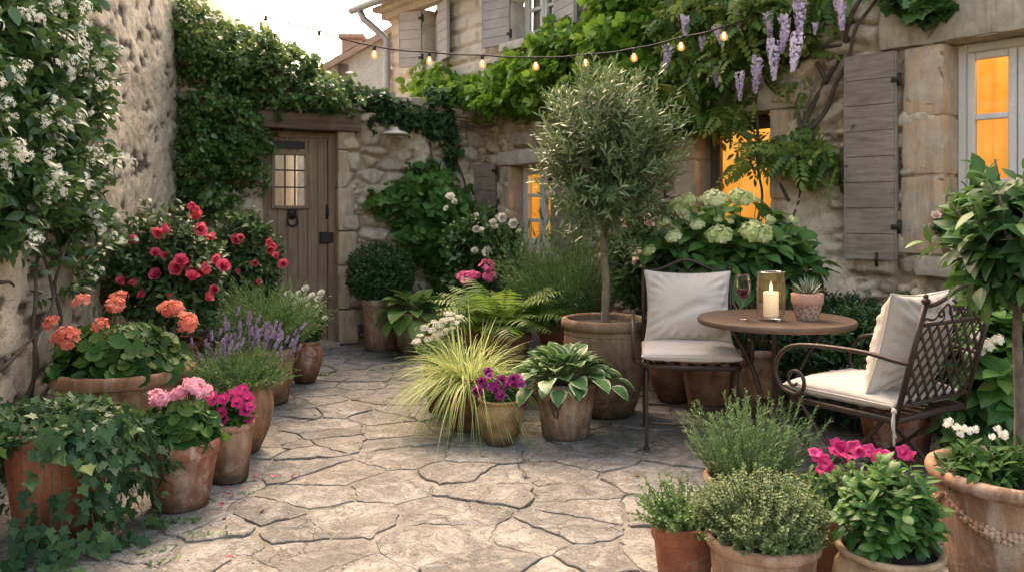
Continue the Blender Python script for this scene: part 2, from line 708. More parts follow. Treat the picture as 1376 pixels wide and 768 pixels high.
# ================================================================== SETTING
class Wall:
    def __init__(s, o, d, flip=False):
        s.o = np.array([o[0], o[1], 0.0])
        d = np.array([d[0], d[1], 0.0]) / math.hypot(*d)
        s.e = d
        s.nv = np.array([d[1], -d[0], 0.0]) * (-1 if flip else 1)
        s.R = np.stack([s.e, s.nv, np.array([0, 0, 1.0])], 1)
        s.rz = math.atan2(d[1], d[0])

    def P(s, u, w, v):
        u, w, v = np.broadcast_arrays(np.asarray(u, float), np.asarray(w, float), np.asarray(v, float))
        return s.o + u[..., None] * s.e + w[..., None] * s.nv + v[..., None] * np.array([0, 0, 1.0])

    def hit(s, px, py, w=0.0):
        px, py = np.asarray(px, float), np.asarray(py, float)
        dx, dz = (px - CX) / FPX, -(py - HY) / FPX
        ox, oy = s.o[0] + w * s.nv[0], s.o[1] + w * s.nv[1]
        t = (ox * s.nv[0] + oy * s.nv[1]) / (dx * s.nv[0] + s.nv[1])
        u = (dx * t - ox) * s.e[0] + (t - oy) * s.e[1]
        return u, CAM_H + dz * t

    def u(s, px, w=0.0):
        return float(s.hit(px, HY, w)[0])

    def z(s, px, py, w=0.0):
        return float(s.hit(px, py, w)[1])


HOUSE = Wall((-1.475, 10.076), (2.94, -3.6), flip=False)
HOUSE.nv = -HOUSE.nv if HOUSE.nv[1] > 0 else HOUSE.nv
HOUSE.R = np.stack([HOUSE.e, HOUSE.nv, np.array([0, 0, 1.0])], 1)
GARD = Wall((-2.98, 7.29), (2.065, 1.0))
LEFT = Wall((-2.98, 7.30), (.49, -3.3))
for _W in (GARD, LEFT):
    if (_W is GARD and _W.nv[1] > 0) or (_W is LEFT and _W.nv[0] < 0):
        _W.nv = -_W.nv
        _W.R = np.stack([_W.e, _W.nv, np.array([0, 0, 1.0])], 1)


def wall_mat(name, stones, mortar, plaster, stain=.5, bump=.5, smap=(7, 7, .7), pale_top=None):
    n = NT(name)
    sx = n.n('ShaderNodeSeparateXYZ')
    n.l(n.attr('wat').outputs['Vector'], sx.inputs[0])
    p = n.pos()
    k = len(stones)
    col = n.ramp(sx.outputs[0], [(i / (k - 1), c) for i, c in enumerate(stones)])
    f = n.noise(16, 6, .65, p, .5)
    col = n.mix(n.rng(f, .3, .7, 0, .6), col, n.mix(.5, col, (.16, .13, .1), 'MULTIPLY'))
    col = n.mix(n.rng(n.noise(9, 4, .6, p), .5, .72, 0, .45), col, (.30, .20, .11))
    col = n.mix(sx.outputs[1], col, mortar)
    pl = n.mix(n.rng(n.noise(3.2, 6, .65, p, .6), .38, .66, 0, .7), plaster, scale3(plaster, .6))
    pl = n.mix(n.rng(n.noise(14, 5, .7, p, .4), .52, .7, 0, .5), pl, (.27, .2, .13))
    col = n.mix(sx.outputs[2], col, pl)
    # rain streaks and lichen
    mp = n.n('ShaderNodeMapping')
    mp.inputs['Scale'].default_value = smap
    n.l(p, mp.inputs['Vector'])
    s = n.noise(1.0, 6, .7, mp.outputs['Vector'], .3)
    col = n.mix(n.rng(s, .5, .72, 0, stain), col, (.06, .05, .042))
    sp = n.noise(70, 3, .6, p)
    col = n.mix(n.rng(sp, .58, .72, 0, .6), col, (.07, .055, .04))
    col = n.mix(n.rng(n.noise(45, 3, .6, p), .6, .74, 0, .45), col, (.52, .46, .36))
    sz = n.n('ShaderNodeSeparateXYZ')
    n.l(p, sz.inputs[0])
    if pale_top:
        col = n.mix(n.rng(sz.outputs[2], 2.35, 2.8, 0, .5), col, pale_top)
    low_dark = n.rng(n.math('ADD', sz.outputs[2], n.math('MULTIPLY', f, .5)), .25, .85, .6, 0)  # wall colour gets darker towards its foot
    col = n.mix(low_dark, col, (.07, .065, .045))
    n.set(Base_Color=col, Roughness=.92)
    n.bsdf.inputs['Specular IOR Level'].default_value = .15
    b = n.bump(f, bump, .02)
    b = n.bump(n.noise(60, 5, .7, p), bump * .8, .008, b)
    n.set(Normal=b)
    return n.m


def wall_disp(style, u, v):
    wu = u + .10 * (fbm(u * 3, v * 3, 1, 3) - .5)
    wv = v + .08 * (fbm(u * 3 + 7, v * 3, 2, 3) - .5)
    if style == 'garden':
        g1, g2, gid = voro(wu / .24, wv / .14, 3)
        s1, s2, sid = voro(wu / .11, wv / .075, 4)
        big = gid > .34
        f1, f2 = np.where(big, g1, s1), np.where(big, g2, s2)
        edge_b = np.where(big, g2 - g1, np.minimum(g2 - g1, (s2 - s1) * .8))
        sid = np.where(big, gid * 7.3 % 1, sid)
        f2, f1 = edge_b, 0 * edge_b
        amp, thr, pk = .085, .60, 1.1
    elif style == 'house':
        up = sstep(2.45, 2.75, v)
        g1, g2, gid = voro(wu / .27, wv / .145, 5)
        s1, s2, sid = voro(wu / .12, wv / .08, 6)
        bigm = gid > .35
        f2 = np.where(bigm, g2 - g1, np.minimum(g2 - g1, (s2 - s1) * .8))
        f1 = 0 * f2
        sid = np.where(bigm, gid * 7.3 % 1, sid)
        cu, cv = u / .36 + .5 * np.mod(np.floor(v / .17), 2), v / .17
        fe = np.minimum(np.minimum(np.mod(cu, 1), 1 - np.mod(cu, 1)) * 2.1, np.minimum(np.mod(cv, 1), 1 - np.mod(cv, 1)))
        sid2 = hash2(np.floor(cu), np.floor(cv), 9)
        amp, thr, pk = .085, .63, 1.1
    else:
        f1, f2, sid = voro(wu / .3, wv / .2, 8)
        amp, thr, pk = .03, .36, .8
    edge = f2 - f1
    if style == 'house':
        edge = edge * (1 - up) + up * fe * 1.6
        sid = np.where(up > .5, .35 + .5 * sid2, sid)
        amp = amp * (1 - up) + .05 * up
    prof = sstep(.02, .32, edge)
    pl = sstep(thr - .07, thr + .07, fbm(u * pk + 3, v * pk + 1, 21, 4))
    if style == 'house':
        near = sstep(5.0, 6.2, u)
        pl = np.where(v > 2.6, .10 + .35 * pl, pl)
        stainband = 0
    w = prof * (.45 + .55 * sid) * amp
    w = w * (1 - pl) + pl * (amp * .8 + .014 * (fbm(u * 5, v * 5, 31, 4) - .5) * 2)
    if style == 'left':
        w = w * .6
    w = w + .026 * (fbm(u * 9, v * 9, 41, 4) - .5) + .016 * (fbm(u * 26, v * 26, 51, 3) - .5)
    if style == 'left':
        pit = sstep(.60, .68, fbm(u * 6 + v * 2, v * 13, 61, 3))
        w = w - .018 * pit
    joint = (1 - sstep(.03, .17, edge)) * (1 - pl)
    if style == 'left':
        joint = np.maximum(joint * .5, 0)
        sid = np.clip(sid * (1 - pit), 0, 1)
        pl = pl * (1 - .9 * pit)
    return w, sid, joint, pl


def make_wall(W, name, L, H, mat, parent, style, openings=(), res=.02, u0=0.0, hfun=None, vfix=0.0):
    us = np.arange(u0, L + res, res)
    vs = np.arange(-.05, H + res, res)
    for (a, b, c, d) in openings:
        for x in (a, b):
            us[np.argmin(abs(us - x))] = x
        for x in (c, d):
            vs[np.argmin(abs(vs - x))] = x
    U, Vv = np.meshgrid(us, vs)
    w, sid, joint, pl = wall_disp(style, U, Vv)
    if hfun is not None:
        top = hfun(U)
        Vv = np.where(Vv > vfix, vfix + (Vv - vfix) * (top - vfix) / (H - vfix), Vv)
    P = W.P(U, w, Vv).reshape(-1, 3)
    nu, nv = len(us), len(vs)
    i, j = np.meshgrid(np.arange(nu - 1), np.arange(nv - 1))
    q = np.stack([j * nu + i, j * nu + i + 1, (j + 1) * nu + i + 1, (j + 1) * nu + i], -1).reshape(-1, 4)
    cu, cv = (us[:-1] + us[1:]) / 2, (vs[:-1] + vs[1:]) / 2
    keep = np.ones((nv - 1, nu - 1), bool)
    for (a, b, c, d) in openings:
        keep &= ~((cu[None] > a) & (cu[None] < b) & (cv[:, None] > c) & (cv[:, None] < d))
    q = q[keep.ravel()]
    mb = MB()
    mb.add(P, q)
    return mb.build(name, mat, parent, extra=np.stack([sid, joint, pl], -1).reshape(-1, 3))


def wbox(W, mb, u0, u1, w0, w1, v0, v1, bev=.008, var=.5):
    mb.box(W.P((u0 + u1) / 2, (w0 + w1) / 2, (v0 + v1) / 2), (abs(u1 - u0) / 2, abs(w1 - w0) / 2, abs(v1 - v0) / 2), W.R, var, bev)
    return mb


def rough_block(W, mb, u0, u1, w0, w1, v0, v1, amp=.012, res=.03, k=0):
    """a dressed stone block with worn, uneven faces."""
    dims = np.array([u1 - u0, w1 - w0, v1 - v0])
    c = np.array([(u0 + u1) / 2, (w0 + w1) / 2, (v0 + v1) / 2])
    for ax in range(3):
        o = [a for a in range(3) if a != ax]
        na, nb = max(2, int(dims[o[0]] / res)), max(2, int(dims[o[1]] / res))
        for sgn in (-1, 1):
            a, b = np.meshgrid(np.linspace(-.5, .5, na + 1), np.linspace(-.5, .5, nb + 1))
            X = np.zeros(a.shape + (3,))
            X[..., o[0]] = a * dims[o[0]]
            X[..., o[1]] = b * dims[o[1]]
            X[..., ax] = sgn * dims[ax] / 2
            # rounded edges
            r = min(.02, dims.min() * .3)
            inner = np.clip(X, -(dims / 2 - r), dims / 2 - r)
            dd = X - inner
            ln = np.linalg.norm(dd, axis=-1, keepdims=True)
            X = inner + dd / np.maximum(ln, 1e-6) * np.minimum(ln, r)
            G = X + c
            nz = fbm(G[..., 0] * 9 + G[..., 1] * 7 + k, G[..., 2] * 9 + G[..., 1] * 5, 71 + k, 4) - .5
            X = X * (1 + 0 * X) + norm(dd + 1e-9) * (nz * 2 * amp)[..., None]
            G = X + c
            P = W.P(G[..., 0], G[..., 1], G[..., 2]).reshape(-1, 3)
            i, j = np.meshgrid(np.arange(na), np.arange(nb))
            q = np.stack([j * (na + 1) + i, j * (na + 1) + i + 1, (j + 1) * (na + 1) + i + 1, (j + 1) * (na + 1) + i], -1).reshape(-1, 4)
            flip = (sgn > 0) ^ (ax == 1)   # the wall frames are left handed
            # nv is not guaranteed to be right handed with e,z: orientation is irrelevant for the opaque shader
            mb.add(P, q[:, ::-1] if flip else q, hash2(np.array([float(k)]), np.array([3.0]))[0])
    return mb


def stone_mat(name, c, stain=.4, warm=None):
    n = NT(name)
    p = n.pos()
    f = n.noise(9, 6, .65, p, .5)
    col = n.mix(n.rng(f, .35, .68, 0, .7), c, scale3(c, .55))
    if warm:
        col = n.mix(n.rng(n.noise(5, 4, .6, p, .6), .42, .62, 0, .8), col, warm)
    mp = n.n('ShaderNodeMapping')
    mp.inputs['Scale'].default_value = (12, 12, 1.6)
    n.l(p, mp.inputs['Vector'])
    col = n.mix(n.rng(n.noise(1, 5, .7, mp.outputs['Vector']), .5, .72, 0, stain), col, (.08, .065, .05))
    col = n.mix(n.rng(n.noise(80, 3, .6, p), .58, .74, 0, .5), col, scale3(c, .35))
    n.set(Base_Color=col, Roughness=.9)
    n.bsdf.inputs['Specular IOR Level'].default_value = .15
    n.set(Normal=n.bump(n.noise(55, 5, .7, p), .4, .006, n.bump(f, .4, .012)))
    return n.m


def wood_mat(name, c, dark, rough=.75, axis=2, grain=1.0, rot=None):
    n = NT(name)
    p = n.obj()
    if rot is not None:
        vr = n.n('ShaderNodeVectorRotate', rotation_type='Z_AXIS')
        vr.inputs['Angle'].default_value = -rot
        n.l(p, vr.inputs['Vector'])
        p = vr.outputs['Vector']
    mp = n.n('ShaderNodeMapping')
    sc = [38, 38, 38]
    sc[axis] = 1.6
    mp.inputs['Scale'].default_value = sc
    n.l(p, mp.inputs['Vector'])
    g = n.noise(1, 5, .65, mp.outputs['Vector'], .4)
    col = n.mix(n.rng(g, .36, .68, 0, .75 * grain), c, dark)
    col = n.mix(n.rng(n.attr('var').outputs['Fac'], 0, 1, 0, .4), col, scale3(c, .55))
    col = n.mix(n.rng(n.noise(5, 5, .65, p, .6), .5, .72, 0, .45), col, scale3(c, 1.3))
    col = n.mix(n.rng(n.noise(60, 3, .6, p), .6, .75, 0, .4), col, scale3(dark, .6))
    n.set(Base_Color=col, Roughness=rough)
    n.bsdf.inputs['Specular IOR Level'].default_value = .25
    n.set(Normal=n.bump(g, .35, .004))
    return n.m


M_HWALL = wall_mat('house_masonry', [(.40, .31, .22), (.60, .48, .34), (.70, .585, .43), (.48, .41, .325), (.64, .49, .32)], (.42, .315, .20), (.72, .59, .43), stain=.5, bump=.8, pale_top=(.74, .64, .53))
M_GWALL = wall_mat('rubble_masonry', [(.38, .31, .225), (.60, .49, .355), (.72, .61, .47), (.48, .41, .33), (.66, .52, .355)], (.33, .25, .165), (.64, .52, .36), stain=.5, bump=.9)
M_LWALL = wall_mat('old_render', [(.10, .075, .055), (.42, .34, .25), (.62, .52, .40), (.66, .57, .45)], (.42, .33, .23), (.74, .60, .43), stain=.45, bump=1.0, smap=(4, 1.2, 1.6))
M_DRESS = stone_mat('dressed_stone', (.52, .42, .31), .55, (.47, .31, .18))
M_LINTEL = stone_mat('lintel_stone', (.42, .35, .26), .55)
M_PALE = stone_mat('pale_stone', (.60, .53, .43), .2)
M_SHUT = wood_mat('shutter_paint', (.27, .215, .17), (.105, .08, .06), .75, axis=0, grain=1.0, rot=HOUSE.rz)
M_SHUTL = wood_mat('pale_shutter_paint', (.42, .37, .33), (.28, .24, .21), .7, axis=0, grain=.5, rot=HOUSE.rz)
M_FRAME = wood_mat('window_paint', (.68, .65, .58), (.5, .46, .4), .55, grain=.35)
M_FRAMED = wood_mat('brown_window_wood', (.17, .12, .085), (.08, .055, .04), .6)
M_DOOR = wood_mat('weathered_oak', (.31, .215, .14), (.13, .085, .055), .8)
M_BEAM = wood_mat('old_beam_oak', (.17, .115, .075), (.05, .034, .024), .85, axis=0, rot=GARD.rz)
M_IRON = simple_mat('dark_iron', (.035, .03, .027), .55, .6, 40, .5, .2)
M_GLASS = glass_thin('window_glass', (1, 1, 1), 2.4, .03)
M_FAR = wall_mat('far_masonry', [(.40, .36, .31), (.50, .46, .40), (.58, .54, .48)], (.42, .38, .32), (.58, .54, .47), stain=.4)
M_ROOF = simple_mat('clay_tile', (.34, .22, .15), .9, 0, 9, .7, .3, (.2, .15, .11))
M_ZINC = simple_mat('zinc', (.36, .36, .35), .5, .5, 12, .4, .1)


def glow_mat():
    n = NT('lit_room')
    p = n.obj()
    f = n.noise(2.2, 2, .5, p)
    sz = n.n('ShaderNodeSeparateXYZ')
    n.l(n.pos(), sz.inputs[0])
    col = n.mix(n.rng(f, .35, .7, 0, .7), (1.0, .47, .05), (.86, .33, .02))
    col = n.mix(n.rng(sz.outputs[2], 1.0, 2.3, .55, 0), col, (.72, .22, .012))
    mp = n.n('ShaderNodeMapping')
    mp.inputs['Scale'].default_value = (9, 9, .5)
    n.l(p, mp.inputs['Vector'])
    fold = n.noise(1.0, 3, .6, mp.outputs['Vector'], .3)
    col = n.mix(n.rng(fold, .40, .62, 0, .8), col, (.60, .21, .012))
    hot = n.rng(n.noise(1.3, 1, .4, n.pos()), .5, .72, 0, .5)
    col = n.mix(hot, col, (1.0, .58, .12))
    n.set(Base_Color=(.5, .25, .08), Roughness=.9, Emission_Color=col)
    n.bsdf.inputs['Emission Strength'].default_value = .95  # the room's lamplight and curtain folds are put into this glow
    return n.m


M_GLOW = glow_mat()
M_CURT = simple_mat('curtain_linen', (.55, .47, .38), .9, 0, 30, .3, .2)
M_CURTA = simple_mat('amber_curtain', (.42, .17, .035), .9, 0, 30, .3, .2)

# ------------------------------------------------------------------ ground and paving
gm = NT('dirt')
gp = gm.pos()
gc = gm.ramp(gm.noise(9, 6, .65, gp, .3), [(.3, (.10, .09, .075)), (.5, (.21, .19, .16)), (.7, (.30, .275, .23))])
gc = gm.mix(gm.rng(gm.noise(2.3, 5, .65, gp, .6), .53, .63, 0, .75), gc, (.045, .06, .015))
gm.set(Base_Color=gc, Roughness=.95)
gm.set(Normal=gm.bump(gm.noise(90, 5, .7, gp), .8, .01))
mb = MB()
gx = np.concatenate([[-60, -25, -10], np.arange(-5, 6, .25), [10, 25, 60]])
gy = np.concatenate([[-30, -10, -3], np.arange(.5, 11, .25), [15, 30, 90]])
GX, GY = np.meshgrid(gx, gy)
i, j = np.meshgrid(np.arange(len(gx) - 1), np.arange(len(gy) - 1))
q = np.stack([j * len(gx) + i, j * len(gx) + i + 1, (j + 1) * len(gx) + i + 1, (j + 1) * len(gx) + i], -1).reshape(-1, 4)
mb.add(np.stack([GX, GY, np.full(GX.shape, -.0085)], -1).reshape(-1, 3), q)
o = mb.build('ground', gm.m)
o['kind'] = 'structure'


def clip_poly(poly, m, nrm):
    out = []
    n = len(poly)
    dd = [(p[0] - m[0]) * nrm[0] + (p[1] - m[1]) * nrm[1] for p in poly]
    for a in range(n):
        b = (a + 1) % n
        if dd[a] <= 0:
            out.append(poly[a])
        if dd[a] * dd[b] < 0:
            t = dd[a] / (dd[a] - dd[b])
            out.append((poly[a][0] + t * (poly[b][0] - poly[a][0]), poly[a][1] + t * (poly[b][1] - poly[a][1])))
    return out


def paving():
    mb = MB()
    sites = []
    y = .9
    row = 0
    while y < 9.2:
        x = -4.0 + .16 * (row % 2)
        while x < 4.6:
            if rng.random() > .26:
                sites.append((x + rng.uniform(-.16, .16), y + rng.uniform(-.10, .10)))
            x += .30
        y += .212
        row += 1
    S = np.array(sites)
    for si, s in enumerate(S):
        near = np.argsort(np.hypot(S[:, 0] - s[0], (S[:, 1] - s[1])))[1:26]
        poly = [(s[0] - .8, s[1] - .8), (s[0] + .8, s[1] - .8), (s[0] + .8, s[1] + .8), (s[0] - .8, s[1] + .8)]
        for k in near:
            t = S[k]
            poly = clip_poly(poly, ((s[0] + t[0]) / 2, (s[1] + t[1]) / 2), (t[0] - s[0], t[1] - s[1]))
            if len(poly) < 3:
                break
        if len(poly) < 3:
            continue
        pts = []
        for a in range(len(poly)):
            p, r = np.array(poly[a]), np.array(poly[(a + 1) % len(poly)])
            m = max(1, int(np.hypot(*(r - p)) / .03))
            for t in range(m):
                pts.append(p + (r - p) * t / m)
        P = np.array(pts)
        w = np.stack([fbm(P[:, 0] * 4, P[:, 1] * 4, 81, 2), fbm(P[:, 0] * 4 + 31, P[:, 1] * 4, 83, 2)], -1) - .5
        w2 = np.stack([fbm(P[:, 0] * 19, P[:, 1] * 19, 85, 3), fbm(P[:, 0] * 19 + 9, P[:, 1] * 19, 87, 3)], -1) - .5
        P = P + w * .035 + w2 * .05
        c = P.mean(0)
        d = c - P
        ln = np.linalg.norm(d, axis=1, keepdims=True)
        gap = .004 + .013 * sstep(.45, .8, vnoise(P[:, 0] * 6, P[:, 1] * 6, 91))
        P = P + d / ln * np.minimum(gap[:, None], ln * .3)
        d = c - P
        ln = np.linalg.norm(d, axis=1, keepdims=True)
        n = len(P)
        h0 = rng.uniform(-.006, .004)
        tilt = rng.normal(0, .007, 2)
        chip = vnoise(P[:, 0] * 22, P[:, 1] * 22, 95)
        rings = []
        for ins, z in ((0, -.03), (.0, -.004), (.0025, .0), (.010, .0012)):
            jit = ins * (.5 + 1.2 * chip)[:, None] if ins else 0
            Q = P + d / ln * np.minimum(ln * .4, jit)
            rings.append((Q, np.full(n, z)))
        for fr in (.25, .5, .75):
            Q = P + d * fr
            rings.append((Q, np.full(n, .002)))
        rings.append((np.repeat(c[None], n, 0), np.full(n, .002)))
        V = []
        for ri, (Q, z) in enumerate(rings):
            zz = h0 + z + (Q - c) @ tilt
            if ri > 1:
                zz = zz + .008 * (fbm(Q[:, 0] * 9, Q[:, 1] * 9, 97, 4) - .5)
            V.append(np.stack([Q[:, 0], Q[:, 1], np.minimum(zz, .009)], -1))
        V = np.concatenate(V)
        a = np.arange(n)
        b = (a + 1) % n
        F = np.concatenate([np.stack([r * n + a, r * n + b, (r + 1) * n + b, (r + 1) * n + a], -1) for r in range(len(rings) - 1)])
        mb.add(V, F, rng.random())
    m = NT('limestone_flags')
    p = m.pos()
    v = m.attr('var').outputs['Fac']
    mp = m.n('ShaderNodeMapping')
    m.l(p, mp.inputs['Vector'])
    cmb = m.n('ShaderNodeCombineXYZ')
    m.l(m.math('MULTIPLY', v, 37.0), cmb.inputs[0])
    m.l(m.math('MULTIPLY', v, 11.0), cmb.inputs[2])
    m.l(cmb.outputs[0], mp.inputs['Location'])
    pv = mp.outputs['Vector']
    col = m.ramp(v, [(0, (.15, .15, .148)), (.12, (.325, .315, .285)), (.28, (.225, .226, .218)), (.45, (.355, .34, .305)), (.6, (.175, .176, .174)), (.75, (.335, .325, .295)), (.88, (.255, .25, .238)), (1, (.39, .37, .325))])
    big = m.noise(3.2, 6, .62, pv, .5)
    col = m.mix(m.rng(big, .36, .68, 0, .75), col, m.mix(.75, col, (.33, .27, .20), 'MULTIPLY'))
    med = m.noise(13, 6, .68, pv, .4)
    col = m.mix(m.rng(med, .50, .66, 0, .7), col, (.20, .172, .14))
    col = m.mix(m.rng(m.noise(24, 5, .65, pv, .2), .57, .72, 0, .55), col, (.50, .45, .38))
    fine = m.noise(110, 4, .65, p)
    col = m.mix(m.rng(fine, .53, .65, 0, .8), col, (.11, .095, .075))
    grit = m.noise(42, 5, .75, pv, .3)
    col = m.mix(m.rng(grit, .52, .62, 0, .75), col, (.13, .112, .09))
    col = m.mix(m.rng(grit, .30, .42, .5, 0), col, (.50, .44, .36))
    flake = m.noise(5.5, 6, .68, pv, 1.6)
    col = m.mix(m.rng(flake, .515, .53, 0, .28), col, m.mix(.6, col, (.56, .52, .45)))
    col = m.mix(m.rng(flake, .455, .44, 0, .32), col, m.mix(.65, col, (.12, .112, .10)))
    # hairline cracks and laminations
    vx = m.n('ShaderNodeTexVoronoi', feature='DISTANCE_TO_EDGE')
    vx.inputs['Scale'].default_value = 2.6
    wv = m.n('ShaderNodeVectorMath', operation='ADD')
    nc = m.n('ShaderNodeTexNoise')
    nc.inputs['Scale'].default_value = 5
    nc.inputs['Detail'].default_value = 5
    m.l(pv, nc.inputs['Vector'])
    sc = m.n('ShaderNodeVectorMath', operation='SCALE')
    sc.inputs['Scale'].default_value = .55
    m.l(nc.outputs['Color'], sc.inputs[0])
    m.l(pv, wv.inputs[0])
    m.l(sc.outputs[0], wv.inputs[1])
    m.l(wv.outputs[0], vx.inputs['Vector'])
    crack = m.rng(vx.outputs['Distance'], 0, .016, 1, 0)
    crack = m.math('MULTIPLY', crack, m.rng(m.noise(2.0, 3, .5, pv), .50, .56, 0, 1))
    col = m.mix(m.math('MULTIPLY', crack, .9), col, (.06, .05, .038))
    # moss and damp patches
    mo = m.noise(1.3, 6, .7, p, .8)
    col = m.mix(m.rng(mo, .50, .64, 0, .62), col, (.105, .10, .085))
    # each stone is darker low down on its sides
    sz = m.n('ShaderNodeSeparateXYZ')
    m.l(p, sz.inputs[0])
    col = m.mix(m.rng(sz.outputs[2], -.022, -.004, .85, 0), col, (.07, .055, .04))
    m.set(Base_Color=col)
    m.set(Roughness=m.rng(med, .3, .7, .55, .9))
    m.bsdf.inputs['Specular IOR Level'].default_value = .3
    ter = m.ramp(m.noise(4.5, 5, .6, pv, 1.2), [(.40, (0, 0, 0)), (.43, (.35, .35, .35)), (.52, (.4, .4, .4)), (.54, (.8, .8, .8)), (.66, (.8, .8, .8)), (.68, (1, 1, 1))])
    b = m.bump(ter, .9, .012)
    b = m.bump(m.ramp(flake, [(.44, (0, 0, 0)), (.455, (.5, .5, .5)), (.515, (.5, .5, .5)), (.53, (1, 1, 1))]), .8, .008, b)
    b = m.bump(med, .8, .013, b)
    b = m.bump(grit, .7, .010, b)
    b = m.bump(fine, .6, .004, b)
    b = m.bump(m.math('MULTIPLY', crack, -1), .7, .006, b)
    m.set(Normal=b)
    o = mb.build('paving', m.m, sharp=28)
    o['kind'] = 'structure'


paving()

# ------------------------------------------------------------------ stone house on the right
house = thing('stone_house', 'old stone house with lit windows and taupe shutters along the right of the courtyard', 'house', tuple(HOUSE.o), 0)
hinv = -HOUSE.o


def hb(mb, name, m, parent=None, **kw):
    if name in ('window', 'shutter', 'cornice'):
        kw['smooth'] = False
    """build a house piece: geometry is in world space, parts hang off the house empty."""
    par = parent or house
    o = mb.build(name, m, par, **kw)
    if par is house:
        o.location = hinv
    return o


uR0, uR1 = HOUSE.u(1274), HOUSE.u(1447)
uM0, uM1 = HOUSE.u(940), HOUSE.u(1040)
uF0, uF1 = HOUSE.u(690), HOUSE.u(747)
uA0, uA1 = HOUSE.u(574), HOUSE.u(594)
uB0, uB1 = HOUSE.u(694), HOUSE.u(751)
zR0, zR1 = 1.0, HOUSE.z(1275, 58)
zM0, zM1 = .95, HOUSE.z(920, 163)
zF0, zF1 = .90, HOUSE.z(700, 222)
zU = 2.97
ops = [(uR0, uR1, zR0, zR1), (uM0, uM1, zM0, zM1), (uF0, uF1, zF0, zF1), (uA0, uA1, zU, 3.62), (uB0, uB1, zU, 3.62)]
HT = 3.74
HL = 9.6
w_ = make_wall(HOUSE, 'wall', HL, HT, M_HWALL, house, 'house', ops, .018)
w_.location = hinv
# remaining outer walls of the house body
mb = MB()
for (a, b) in ((HOUSE.P(0, 0.01, 0), HOUSE.P(0, -5, 0)), (HOUSE.P(0, -5, 0), HOUSE.P(HL, -5, 0)), (HOUSE.P(HL, -5, 0), HOUSE.P(HL, .01, 0))):
    up = np.array([0, 0, HT])
    mb.add([a, b, b + up, a + up], [(0, 1, 2, 3)])
hb(mb, 'rear_wall', M_PALE)
# roof of canal tiles with its cornice
mb = MB()
us = np.arange(-.35, HL + .3, .03)
ss = np.linspace(0, 1, 24)
U, S_ = np.meshgrid(us, ss)
wv_ = .38 - S_ * 3.2
zz = HT + .05 + S_ * 1.15 + .045 * np.abs(np.sin(U / .2 * PI)) + .012 * np.mod(S_ * 12, 1)
P = HOUSE.P(U, wv_, zz).reshape(-1, 3)
i, j = np.meshgrid(np.arange(len(us) - 1), np.arange(len(ss) - 1))
q = np.stack([j * len(us) + i, j * len(us) + i + 1, (j + 1) * len(us) + i + 1, (j + 1) * len(us) + i], -1).reshape(-1, 4)
mb.add(P, q)
a, b, c, d = HOUSE.P(-.35, .36, HT + .02), HOUSE.P(HL + .3, .36, HT + .02), HOUSE.P(HL + .3, -2.8, HT + 1.17), HOUSE.P(-.35, -2.8, HT + 1.17)
mb.add([a, b, c, d], [(0, 1, 2, 3)])
c2, d2 = HOUSE.P(HL + .3, -5.4, HT + .1), HOUSE.P(-.35, -5.4, HT + .1)
mb.add([c, d, d2, c2], [(0, 1, 2, 3)])
hb(mb, 'roof', M_ROOF)
mb = MB()
wbox(HOUSE, mb, -.03, HL, .0, .14, HT - .12, HT - .045)
wbox(HOUSE, mb, -.05, HL, .0, .25, HT - .045, HT + .02)
hb(mb, 'cornice', M_PALE)
mb = MB()
gu = np.linspace(-.3, HL, 30)
mb.tubes(HOUSE.P(gu, np.full(30, .40), np.full(30, HT + .01)), np.full(30, .05), 10)
hb(mb, 'gutter', M_ZINC)
mb = MB()
pts = [HOUSE.P(-.12, .38, HT - .03), HOUSE.P(-.1, .34, HT - .12), HOUSE.P(-.03, .15, HT - .28), HOUSE.P(.03, .09, HT - .36), HOUSE.P(.03, .09, HT - .6), HOUSE.P(.03, .09, 2.2), HOUSE.P(.03, .09, .1)]
mb.tubes(np.array(pts), np.full(7, .042), 10)
hb(mb, 'downpipe', M_ZINC)


